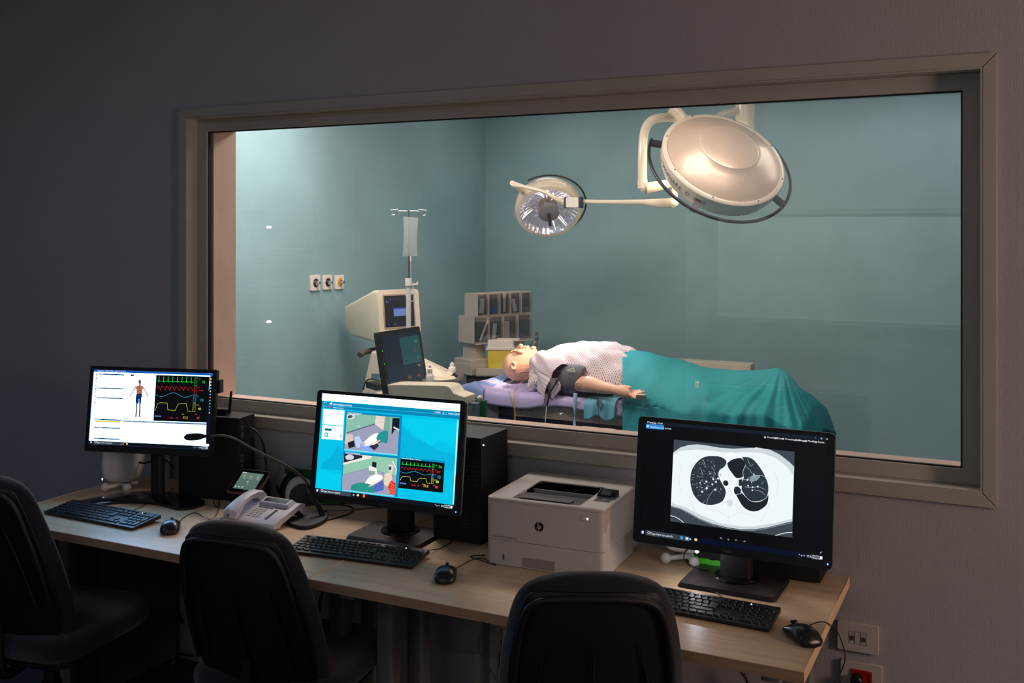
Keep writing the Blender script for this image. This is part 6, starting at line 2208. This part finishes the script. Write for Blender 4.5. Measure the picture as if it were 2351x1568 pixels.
r0_, r1_ = onY(1340, 979, BY0 - .03), onY(1415, 985, BY0 - .03)
b.box(r0_.x, r1_.x, BY0 - .045, BY0 - .03, r0_.z - .018, r0_.z + .004)
b.box(r0_.x + .02, r1_.x - .02, BY0 - .03, BY0 + .1, r0_.z - .04, r0_.z - .025)
b.build('accessory_rail', steel, ot, bevel=.002)
MB().prism(rrect(-.75, .65, -.28, .28, .05), 0, .18, 'z').build('floor_base', mat('navy_blue_panel', (24, 38, 84), .5), ot, smooth=40)

# sheets: lavender cover, blue pad, teal cloth
rnd = random.Random(3)


def wob(x, y, a=1.0):
    return a * (.004 * math.sin(x * 13 + y * 9) + .0018 * math.sin(x * 31 - y * 31 + 1) + .0008 * math.sin(x * 63 + y * 57))


def over_bed(x, v, z0, drop, ynear, yfar=BY1, z_off=0.0):
    """v 0..1: far hem -> over the table -> near hem"""
    L0, L1_, L2_ = .06, yfar - ynear, drop
    T = L0 + L1_ + L2_
    s = v * T
    if s < L0:
        return Vector((x, yfar, z0 - (L0 - s)))
    if s < L0 + L1_:
        yy = yfar - (s - L0)
        edge = min(s - L0, L0 + L1_ - s)
        return Vector((x, yy, z0 - .012 * max(0, 1 - edge / .04) ** 2))
    d = s - L0 - L1_
    return Vector((x, ynear - .012 * (1 - math.exp(-d * 40)) , z0 - .012 - d))


def sheet_f(u, v):
    x = BXL + (BXR + .02 - BXL) * u
    lump = .035 * math.exp(-((x + 2.93) / .16) ** 2)
    drop = .055 + .012 * math.sin(x * 9) + (.05 * max(0, (-2.62 - x)) )
    p = over_bed(x, v, BZ + lump * (.6 + .4 * math.sin(x * 30)), drop, BY0 - .005)
    p.z += wob(x, p.y, 1.3)
    if x < -2.95:
        p.z -= .55 * (-2.95 - x) ** 1.3
    p.y += .008 * math.sin(x * 26) * (v > .85)
    return p


lav = mat('lavender_sheet', (172, 160, 205), .8, bump=.3, bscale=60, var=.05)
sh = MB().grid(sheet_f, 150, 60).build('bed_sheet', lav, None, smooth=180, solid=.003)
tag(sh, 'lavender sheet covering the operating table under the mannequin', 'sheet')
def pad_f(u, v):
    x = BXL - .02 + .26 * u + .05 * v
    lump = .035 * math.exp(-((x + 2.93) / .16) ** 2)
    p = over_bed(x, v, BZ + .006 + lump * (.6 + .4 * math.sin(x * 30)), .07, BY0 - .015)
    if x < -2.95:
        p.z -= .55 * (-2.95 - x) ** 1.3
    p.z += wob(x + .1, p.y, 1.6)
    return p
tag(MB().grid(pad_f, 40, 60).build('blue_pad', mat('slate_blue_pad', (122, 142, 192), .8, bump=.3, bscale=80), None, smooth=180, solid=.003), 'slate blue pad folded over the head end of the table', 'pad')
xa_, xb_ = onY(1346, 905, BY0 - .02).x, onY(1418, 912, BY0 - .02).x
def teal_f(u, v):
    x = xa_ - .01 * v + (xb_ - xa_) * u
    drop = .090 + .014 * math.sin(u * 9.5 + .8)
    p = over_bed(x, .45 + .55 * v, BZ + .010, drop, BY0 - .022)
    p.z += wob(x, p.y, 1.4)
    p.y += .006 * math.sin(u * 18)
    return p
tag(MB().grid(teal_f, 40, 40).build('absorbent_cloth', mat('light_teal_cloth', (98, 168, 186), .8, bump=.35, bscale=90), None, smooth=180, solid=.002), 'light teal cloth hanging over the table edge below the forearm', 'cloth')
hp_ = onY(1377, 925, BY0 - .04)
b = MB()
b.prism([(x_, z_) for x_, z_ in rrect(hp_.x - .018, hp_.x + .016, hp_.z - .024, hp_.z + .022, .012)], BY0 - .047, BY0 - .044, 'y')
tag(b.build('cloth_patch', mat('grey_lilac_patch', (110, 112, 140), .8), None), 'grey-lilac patch on the light teal cloth', 'patch')


# ------------------------------------------------------------------ mannequin
PYC = 2.55
BB = MB()
def HS(px, t_, b_, hw, sup=2.2, nar=.8, y=PYC, n=28):
    a_, c_ = onY(px, t_, y), onY(px, b_, y)
    zc_, hz_ = (a_.z + c_.z) / 2, (a_.z - c_.z) / 2
    r = []
    for k in range(n):
        a = 2 * PI * k / n
        ca, sa = math.cos(a), math.sin(a)
        w_ = hw * (1 if sa < 0 else 1 - (1 - nar) * sa)
        r.append((a_.x, y + w_ * abs(ca) ** (2 / sup) * (1 if ca > 0 else -1), zc_ + hz_ * abs(sa) ** (2 / sup) * (1 if sa > 0 else -1)))
    return r


head = [(1160, 828, 842, .02, 1), (1162, 820, 852, .045, .95), (1165, 814, 860, .058, .9), (1170, 809.5, 867, .070, .88), (1176, 806, 871, .077, .84), (1181, 804.5, 873, .079, .80), (1186, 803.5, 874, .079, .78), (1191, 801.5, 874.5, .078, .76), (1197, 799.5, 874, .076, .72), (1203, 797.5, 873, .073, .68), (1209, 796.8, 872, .070, .62), (1215, 796.5, 871, .066, .55), (1221, 796.6, 870.5, .063, .5), (1227, 798, 870, .061, .5), (1231, 802, 870, .060, .55), (1234, 810, 870, .059, .7), (1238, 818, 870, .058, .9), (1244, 822, 870, .060, 1), (1256, 822, 870, .08, 1)]
BB.rings([HS(a, t_, b_, hw, 2.15, nr) for a, t_, b_, hw, nr in head])
def pe(px, py, r, dy=0, M=None):
    p = onY(px, py, PYC)
    BB.ell((p.x, p.y + dy, p.z), r, M)
# nose, brow, lips, chin, eyes
p_a, p_b = onY(1184.5, 803, PYC), onY(1196.5, 791.5, PYC)
BB.tube([tuple(p_a), tuple(p_a.lerp(p_b, .5)), tuple(p_b)], [.007, .010, .012], 10)
pe(1197, 793, (.011, .013, .010))
pe(1198, 797, (.010, .017, .009))
pe(1180.5, 805.5, (.010, .045, .008))
pe(1205, 795.8, (.008, .022, .007))
pe(1211.5, 795.8, (.008, .021, .007))
pe(1225, 798.5, (.016, .022, .011))
for s in (-1, 1):
    pe(1187.5, 803.8, (.011, .013, .010), s * .030)
    pe(1200, 806, (.028, .018, .016), s * .040)
# ears
for s in (-1, 1):
    ec = onY(1192, 834, PYC - .0)
    yy = PYC + s * .079
    for a0 in range(10):
        a = a0 / 9 * 4.6 + .6
        BB.ell((ec.x + .012 * math.cos(a) - .012 * (math.sin(a) < 0) * 0 + .0, yy + s * .006, ec.z - .005 + .021 * math.sin(a)), (.0062, .007, .0062), n=10, k=6)
    BB.ell((ec.x + .004, yy + s * .001, ec.z - .018), (.009, .006, .010), n=10, k=6)
    BB.ell((ec.x + .002, yy, ec.z), (.012, .008, .018), n=10, k=6)
# torso, pelvis, legs
def TR(x, zt_, zb2, hw, sup=2.4, n=28):
    zc_, hz_ = (zt_ + zb2) / 2, (zt_ - zb2) / 2
    return [(x, PYC + hw * abs(math.cos(2 * PI * k / n)) ** (2 / sup) * (1 if math.cos(2 * PI * k / n) > 0 else -1), zc_ + hz_ * abs(math.sin(2 * PI * k / n)) ** (2 / sup) * (1 if math.sin(2 * PI * k / n) > 0 else -1)) for k in range(n)]
BB.rings([TR(-2.66, .93, .84, .05), TR(-2.60, .955, .82, .10), TR(-2.55, .985, .81, .165), TR(-2.48, 1.01, .805, .19), TR(-2.35, 1.03, .80, .185), TR(-2.2, 1.035, .80, .175), TR(-2.08, 1.01, .80, .165), TR(-1.98, .98, .80, .17), TR(-1.88, .96, .80, .175), TR(-1.80, .93, .80, .16)])
for s in (-1, 1):
    BB.tube([(-1.95, PYC + s * .09, .88), (-1.7, PYC + s * .11, .88), (-1.52, PYC + s * .11, .865), (-1.45, PYC + s * .11, .86), (-1.30, PYC + s * .08, .85), (-1.17, PYC + s * .06, .835), (-1.14, PYC + s * .06, .835)], [.078, .074, .058, .052, .052, .036, .034], 16, smooth=True)
    BB.tube([(-1.14, PYC + s * .06, .825), (-1.15, PYC + s * .05, .87), (-1.17, PYC + s * .045, .905)], [.034, .036, .022], 12)
# arms
sh_r = Vector((-2.50, PYC - .20, .90))
el_r = onY(1338, 882, 2.24)
wr_r = onY(1411, 894, 2.165)
BB.tube([tuple(sh_r + Vector((-.01, .05, .02))), tuple(sh_r), tuple(sh_r.lerp(el_r, .5)), tuple(el_r)], [.062, .060, .050, .046], 16, smooth=True)
f1, f2 = el_r.lerp(wr_r, .25), el_r.lerp(wr_r, .6)
f1.z += .006
BB.tube([tuple(el_r + Vector((-.005, 0, .0))), tuple(f1), tuple(f2), tuple(wr_r)], [.045, .047, .036, .0265], 18, smooth=True)
BB.tube([(-2.50, PYC + .20, .90), (-2.30, PYC + .245, .86), (-2.18, PYC + .26, .85)], [.06, .05, .044], 14, smooth=True)
BB.tube([(-2.18, PYC + .26, .85), (-1.93, PYC + .25, .845), (-1.90, PYC + .25, .845)], [.045, .028, .026], 14, smooth=True)
BB.ell((-1.84, PYC + .25, .845), (.05, .035, .018))


def hq(zx, zy, y):  # traced hand points
    return tuple(onY(1250 + zx / 9.042, 820 + zy / 9.042, y))


HY = 2.145
BB.tube([hq(1420, 668, HY + .008), hq(1520, 690, HY + .004), hq(1640, 715, HY), hq(1740, 745, HY), hq(1800, 760, HY)], [.0255, .028, .033, .032, .026], 14)
BB.tube([hq(1570, 640, HY + .005), hq(1640, 630, HY + .004), hq(1720, 632, HY - .002), hq(1775, 635, HY - .006), hq(1800, 633, HY - .008)], [.020, .0145, .0125, .0115, .0095], 10)
BB.tube([hq(1780, 718, HY + .012), hq(1860, 718, HY + .012), hq(1940, 708, HY + .012), hq(2005, 688, HY + .010)], [.0105, .0100, .0092, .0080], 10)
BB.tube([hq(1790, 762, HY + .0), hq(1890, 766, HY - .002), hq(1990, 745, HY - .004), hq(2080, 712, HY - .004)], [.0110, .0100, .0094, .0080], 10)
BB.tube([hq(1785, 800, HY - .012), hq(1880, 815, HY - .018), hq(1980, 815, HY - .022), hq(2050, 800, HY - .022), hq(2100, 806, HY - .02)], [.0115, .0102, .0096, .0090, .0080], 10)
BB.tube([hq(1780, 775, HY - .02), hq(1860, 840, HY - .026), hq(1960, 850, HY - .032), hq(2060, 835, HY - .030)], [.0105, .0092, .0086, .0075], 10)
skin = bpy.data.materials.new('mannequin_skin')
skin.use_nodes = True
nt = skin.node_tree
bs = nt.nodes['Principled BSDF']
nz = nt.nodes.new('ShaderNodeTexNoise')
nz.inputs['Scale'].default_value = 22
rp = nt.nodes.new('ShaderNodeValToRGB')
rp.color_ramp.elements[0].color = lin((214, 158, 128)) + (1,)
rp.color_ramp.elements[1].color = lin((228, 176, 148)) + (1,)
nt.links.new(nz.outputs[0], rp.inputs[0])
nt.links.new(rp.outputs[0], bs.inputs['Base Color'])
bs.inputs['Roughness'].default_value = .42
bs.inputs['Subsurface Weight'].default_value = .12
bs.inputs['Subsurface Radius'].default_value = (.02, .008, .005)
bs.inputs['Subsurface Scale'].default_value = .4
body = BB.build('medical_mannequin', skin, None, smooth=180)
md = body.modifiers.new('fuse', 'REMESH')
md.mode = 'VOXEL'
md.voxel_size = .0034
md.use_smooth_shade = True
md = body.modifiers.new('soften', 'SMOOTH')
md.factor = .6
md.iterations = 4
tag(body, 'bald life-size training mannequin lying face up on the table, right arm bare with open palm', 'mannequin')
# eyes: small dark glints
for s in (-1, 1):
    p = onY(1186.5, 801.6, PYC)
    MB().ell((p.x, p.y + s * .030, p.z + .0005), (.0052, .0068, .0045)).build('eye', mat('eye_glass', (60, 52, 50), .1), body, smooth=180)

# gown
gown_m = bpy.data.materials.new('dotted_gown_cotton')
gown_m.use_nodes = True
nt = gown_m.node_tree
bs = nt.nodes['Principled BSDF']
bs.inputs['Roughness'].default_value = .85
uvn = nt.nodes.new('ShaderNodeUVMap')
uvn.uv_map = 'UVMap'
mp = nt.nodes.new('ShaderNodeMapping')
mp.inputs['Rotation'].default_value = (0, 0, math.radians(45))
vo = nt.nodes.new('ShaderNodeTexVoronoi')
vo.inputs['Scale'].default_value = 62
vo.inputs['Randomness'].default_value = 0
lt_ = nt.nodes.new('ShaderNodeMath')
lt_.operation = 'LESS_THAN'
lt_.inputs[1].default_value = .24
mx = nt.nodes.new('ShaderNodeMix')
mx.data_type = 'RGBA'
mx.inputs[6].default_value = lin((214, 200, 206)) + (1,)
mx.inputs[7].default_value = lin((138, 98, 100)) + (1,)
nt.links.new(uvn.outputs[0], mp.inputs[0])
nt.links.new(mp.outputs[0], vo.inputs['Vector'])
nt.links.new(vo.outputs['Distance'], lt_.inputs[0])
nt.links.new(lt_.outputs[0], mx.inputs[0])
nt.links.new(mx.outputs[2], bs.inputs['Base Color'])
TOPG = [(1238, 838), (1244, 824), (1255, 809), (1270, 799), (1290, 791.5), (1320, 787.5), (1350, 786), (1385, 786.5), (1405, 789), (1422, 796), (1440, 804)]
gx = [onY(a, b_, PYC).x for a, b_ in TOPG]
gz = [onY(a, b_, PYC).z for a, b_ in TOPG]
def gown_f(u, v):
    # u: neck -> hips ; v: far bed edge -> near bed edge
    x = gx[0] + (gx[-1] + .06 - gx[0]) * u
    H = float(np.interp(x, gx, gz)) - .035 * max(0, (u - .90) / .10)
    y = 2.86 - (2.86 - 2.262) * v
    d = abs(y - PYC) / .29
    sh_ = max(0, 1 - d ** 2.6) ** .55
    z = BZ + .012 + (H - BZ - .012) * sh_
    # neckline leans with the shoulders
    xx = x + (.10 * min(1, abs(y - PYC) / .25) ** 2) * (1 - u) * .5 + .06 * (d ** 2) * u
    fold = .0045 * math.sin(x * 38 + y * 30) + .0045 * math.sin((x + y * 1.4) * 55) + .007 * math.sin((x * 1.2 - y * 2.2) * 24)
    return Vector((xx, y, z + fold * (.3 + .7 * min(1, d * 1.3))))
gn = thing('patient_gown', 'white dotted hospital gown on the mannequin', 'gown', (-2.3, PYC, .8), 0)
gI = Matrix.Translation((2.3, -PYC, -.8))
b = MB()
b.T = gI
b.grid(gown_f, 110, 90)
b.build('gown_body', gown_m, gn, smooth=180, solid=.003)
# right sleeve: wide cone from the shoulder hanging to the sheet
s0 = Vector((-2.56, PYC - .12, .935))
s1_ = onY(1296, 872, 2.25)
ax = (s1_ - s0).normalized()
su = Vector((0, -1, 0))
su = (su - ax * su.dot(ax)).normalized()
sv = ax.cross(su)
if sv.z < 0:
    sv = -sv
def sleeve_f(u, v):
    a = 2 * PI * v
    r = .085 + .012 * u
    hang = max(0, -math.sin(a)) ** 1.2
    c = s0.lerp(s1_, u)
    p = c + su * math.cos(a) * (r - .012) + sv * math.sin(a) * (r + .012 * hang * u)
    p += (Vector((-.06, -.03, -.055)) * hang + Vector((.0, -.02, 0))) * u
    p += su * .004 * math.sin(a * 7 + u * 4) + sv * .004 * math.sin(a * 5 + u * 9)
    p.z = max(p.z, BZ + .010 if p.y > BY0 else BZ - .06)
    return p
b = MB()
b.T = gI
b.grid(sleeve_f, 36, 60, .55)
b.build('sleeve', gown_m, gn, smooth=180, solid=.003)
def hem_f(u, v):
    p = onY(*[float(np.interp(u, (0, .33, .66, 1), q)) for q in ((1244, 1256, 1262, 1270), (872, 895, 908, 917))], 2.20)
    q = onY(*[float(np.interp(u, (0, .33, .66, 1), q)) for q in ((1275, 1288, 1287, 1277), (868, 884, 894, 905))], 2.19)
    r = Vector(p).lerp(Vector(q), v)
    r.y += .008 * math.sin(v * 9 + u * 5) + .01 * (1 - u)
    return r
b = MB()
b.T = gI
b.grid(hem_f, 20, 14, .16)
b.build('sleeve_hem', gown_m, gn, smooth=180, solid=.004)
# rolled collar
cpts = [(1239, 826), (1236, 834), (1229, 843), (1221, 851), (1217.5, 858), (1219, 868), (1222, 880), (1228, 889), (1238, 893)]
cy = [2.60, 2.55, 2.50, 2.46, 2.43, 2.40, 2.37, 2.34, 2.30]
b = MB()
b.T = gI
b.tube([tuple(onY(px_ + 2, py__, y_)) for (px_, py__), y_ in zip(cpts, cy)], [.006, .010, .013, .014, .014, .015, .016, .014, .008], 12, smooth=True)
b.build('collar', mat('white_collar_cotton', (228, 220, 222), .85, bump=.4, bscale=60), gn, smooth=180)

# teal drape over hips, legs and feet
TOPD = [(1428, 802), (1445, 806), (1470, 811), (1500, 817), (1530, 823), (1560, 834), (1600, 844), (1640, 850), (1690, 852), (1740, 849), (1788, 845), (1810, 858), (1838, 890), (1868, 930), (1892, 990)]
dx_ = [onY(a, b_, PYC).x for a, b_ in TOPD]
dz_ = [onY(a, b_, PYC).z for a, b_ in TOPD]
YN = 2.10
def drape_f(u, v):
    xs, xe = dx_[0], dx_[-1]
    Lf, Lt, Ln = .25, 2.95 - YN, .42
    T = Lf + Lt + Ln
    s = v * T
    nearness = 0
    if s < Lf:
        y, hang = 2.95, Lf - s
    elif s < Lf + Lt:
        y, hang = 2.95 - (s - Lf), 0
    else:
        y, hang = YN, s - Lf - Lt
    YNx = YN + .085 * max(0, 1 - u * 3.2) ** .8
    if y < YNx:
        y = YNx
    x0 = xs + .17 * max(0, (PYC - y)) / .45 + .06 * hang
    x = x0 + (xe - x0) * u
    H = float(np.interp(x, dx_, dz_))
    d = (PYC - y) / (PYC - YNx) if y < PYC else (y - PYC) / .40
    tent = min(1, max(0, (x + 1.55) / .35))
    shp = (1 - tent) * max(0, 1 - d ** 2.4) ** .7 + tent * max(0, 1 - d * .92) ** 1.0
    edge = BZ - .01 - .0 * u
    z = edge + (H - edge) * shp if H > edge else H + (edge - .05 - H) * 0
    if x > -1.12:
        k = (x + 1.12) / .25
        z = min(z, H + .0) - .10 * k * d
    z -= hang
    # folds
    ang = math.atan2((x + 1.164) * 1.0, (PYC - y) + hang + .05)
    amp = .004 + .012 * min(1, hang * 3 + .4 * d)
    rad = amp * (math.sin(ang * 26 + 1) + .6 * math.sin(ang * 47)) * tent
    lin_ = (1 - tent) * (.010 * math.sin(x * 19 + hang * 2) * min(1, hang * 4 + .2) + .003 * math.sin(x * 41 - y * 20))
    yy = y - (hang * .10 + rad + lin_) * (1 if y < PYC or hang > 0 else 1)
    z += (.008 * math.sin(x * 25 + y * 12) * (1 - hang) + rad * .6) * (.3 + d) * (hang == 0)
    return Vector((x, yy, z))
dm = mat('teal_surgical_drape', (24, 140, 150), .72, bump=.25, bscale=70, var=.05, vscale=5)
dr = MB().grid(drape_f, 170, 120).build('surgical_drape', dm, None, smooth=180, solid=.003)
tag(dr, 'teal surgical drape covering the mannequin from hips to feet', 'drape')
tg = onY(1606, 881, 2.16)
tag(MB().box(tg.x - .011, tg.x + .011, tg.y - .045, tg.y - .030, tg.z - .014, tg.z + .014).build('drape_tag', mat('pale_tag', (205, 225, 225), .5), None), 'small white tag stuck on the teal drape', 'tag')

# blood pressure cuff
ca_, cb_ = onY(1288, 866, 2.262), onY(1334, 874, 2.258)
cuff = thing('pressure_cuff', 'dark grey blood pressure cuff with white triangle on the upper arm', 'cuff', ca_, 0)
cm_ = mat('slate_grey_cuff', (96, 92, 100), .6, bump=.3, bscale=200)
ax = (cb_ - ca_)
nx_ = ax.normalized()
uu = (Vector((0, -1, .0)) - nx_ * Vector((0, -1, 0)).dot(nx_)).normalized()
vv = nx_.cross(uu)
if vv.z < 0:
    vv = -vv
rings = []
for t_, r_ in ((-.06, .050), (-.02, .064), (.1, .068), (.5, .070), (.9, .068), (1.0, .062)):
    rings.append([tuple(ax * t_ + (uu * math.cos(a) * (r_ - .012) + vv * math.sin(a) * (r_ + .018)) + nx_ * .018 * math.sin(a)) for a in np.linspace(0, 2 * PI, 33)[:-1]])
MB().rings(rings).build('cuff_band', cm_, cuff, smooth=60)
tri = [onY(1302, 850, 2.195), onY(1317, 844, 2.20), onY(1319, 854, 2.195)]
cT = (tri[0] + tri[1] + tri[2]) / 3
b = MB()
for i in range(3):
    b.tube([tuple(tri[i] - ca_), tuple(tri[(i + 1) % 3] - ca_)], .0016, 5)
b.tube([tuple(cT - ca_ + Vector((-.006, 0, -.004))), tuple(cT - ca_ + Vector((.006, 0, .006)))], .0014, 5)
b.build('warning_triangle', mat('print_white', (225, 220, 215), .6), cuff)
b = MB()
for k in range(4):
    c = onY(1322 + k * 3, 889 - (k % 2) * 5, 2.17) - ca_
    b.tube([tuple(c + Vector((.016 * math.cos(a + k), -.003 * k, .010 * math.sin(a)))) for a in np.linspace(0, 6, 12)], .0012, 5)
b.build('coiled_wire', rubber, cuff, smooth=60)
# wrist dressing and finger clip
wd_ = thing('wrist_dressing', 'clear and pink plastic dressing around the mannequin wrist', 'dressing', onY(1411, 896, 2.20), 0)
clr = pane('crumpled_clear_film', .25, (.96, .9, .92), .15)
b = MB()
rnd = random.Random(8)
for k in range(5):
    b.ell((rnd.uniform(-.014, .016), rnd.uniform(-.004, .004), rnd.uniform(-.016, .018)), (rnd.uniform(.010, .018), .006, rnd.uniform(.010, .018)), Matrix.Rotation(rnd.random() * 3, 4, 'Y'), 12, 8)
b.build('film', clr, wd_, smooth=180)
MB().ell((-.008, -.006, -.003), (.009, .006, .010)).build('pink_hub', mat('pink_plastic', (235, 140, 170), .3), wd_, smooth=180)
MB().tube([(-.006, -.008, -.008), (.0, -.012, -.03), (.004, -.012, -.04)], .003, 6).tube([(.004, -.010, -.02), (.014, -.012, -.034)], .0022, 6).tube([(-.004, -.012, -.034), (.010, -.012, -.030)], .0028, 6).build('valve', white_pl, wd_, smooth=60)
ox0, ox1 = onY(1461, 911.5, HY - .035), onY(1482, 912.5, HY - .035)
ox = thing('finger_sensor', 'dark grey clip sensor on the lowest finger of the mannequin hand', 'sensor', (ox0 + ox1) / 2, 0)
hl = (ox1 - ox0).length / 2
MB().prism(rrect(-hl, hl, -.004, .011, .004), -.010, .010, 'y').prism(rrect(-hl * .9, hl, -.013, -.0045, .003), -.010, .010, 'y').build('clip', mat('grey_sensor', (84, 82, 80), .5), ox, smooth=40)
cable('sensor_cable', 'thin navy cable running down from the finger sensor', [tuple(onY(1460, 914, 2.18)), tuple(onY(1452, 918, 2.16)), tuple(onY(1438, 930, 2.15)), tuple(onY(1424, 955, 2.14)), tuple(onY(1412, 980, 2.14)), tuple(onY(1402, 1010, 2.14))], .0022, mat('navy_cable', (36, 44, 84), .5))
cable('cuff_tube', 'black rubber tube hanging from the pressure cuff', [tuple(onY(1284, 868, 2.17)), tuple(onY(1272, 886, 2.165)), tuple(onY(1262, 905, 2.16)), tuple(onY(1256, 932, 2.16))], .0042, rubber)
cable('cuff_tube', 'white tube continuing down from the black cuff tube', [tuple(onY(1255, 933, 2.16)), tuple(onY(1253, 955, 2.16)), tuple(onY(1250, 1000, 2.16))], .0028, white_pl)
cable('sensor_cable', 'thin black cable hanging over the light teal cloth', [tuple(onY(1373, 903, 2.165)), tuple(onY(1373, 930, 2.145)), tuple(onY(1376, 960, 2.145)), tuple(onY(1380, 1000, 2.145))], .0018)
cable('sensor_lead', 'green electrode lead from the gown down past the table edge', [tuple(onY(1217, 856, 2.42)), tuple(onY(1195, 862, 2.40)), tuple(onY(1176, 874, 2.32)), tuple(onY(1165, 886, 2.22)), tuple(onY(1172, 912, 2.17)), tuple(onY(1180, 940, 2.165)), tuple(onY(1183, 985, 2.16))], .0016, mat('green_lead', (96, 150, 50), .4))
cable('sensor_lead', 'orange electrode lead from the gown down past the table edge', [tuple(onY(1217, 861, 2.40)), tuple(onY(1204, 872, 2.36)), tuple(onY(1192, 885, 2.28)), tuple(onY(1183, 898, 2.19)), tuple(onY(1180, 925, 2.165)), tuple(onY(1181, 985, 2.16))], .0018, mat('orange_lead', (190, 96, 40), .4))
cable('sensor_lead', 'yellow electrode lead beside the orange one at the table edge', [tuple(onY(1215, 863, 2.39)), tuple(onY(1200, 875, 2.34)), tuple(onY(1189, 889, 2.25)), tuple(onY(1181, 902, 2.18)), tuple(onY(1182, 930, 2.16)), tuple(onY(1184, 985, 2.155))], .0016, mat('yellow_lead', (205, 180, 50), .4))
cable('sensor_lead', 'short dark lead curling on the sheet beside the neck', [tuple(onY(1216, 855, 2.42)), tuple(onY(1198, 856, 2.40)), tuple(onY(1196, 864, 2.36)), tuple(onY(1204, 876, 2.30)), tuple(onY(1203, 882, 2.28))], .0013)
def strap_f(u, v):
    a, tw_ = onY(1321, 903, 2.165), u * 3.6
    e = onY(1318, 1000, 2.155)
    c = Vector(a).lerp(Vector(e), u)
    w_ = .0115
    return c + Vector((math.cos(tw_) * w_, math.sin(tw_) * w_, 0)) * (v - .5) * 2
tag(MB().grid(strap_f, 40, 3).build('strap', mat('pale_blue_ribbon', (172, 192, 222), .7), None, smooth=180, solid=.0015), 'pale blue twisted strap hanging from the table edge', 'strap')
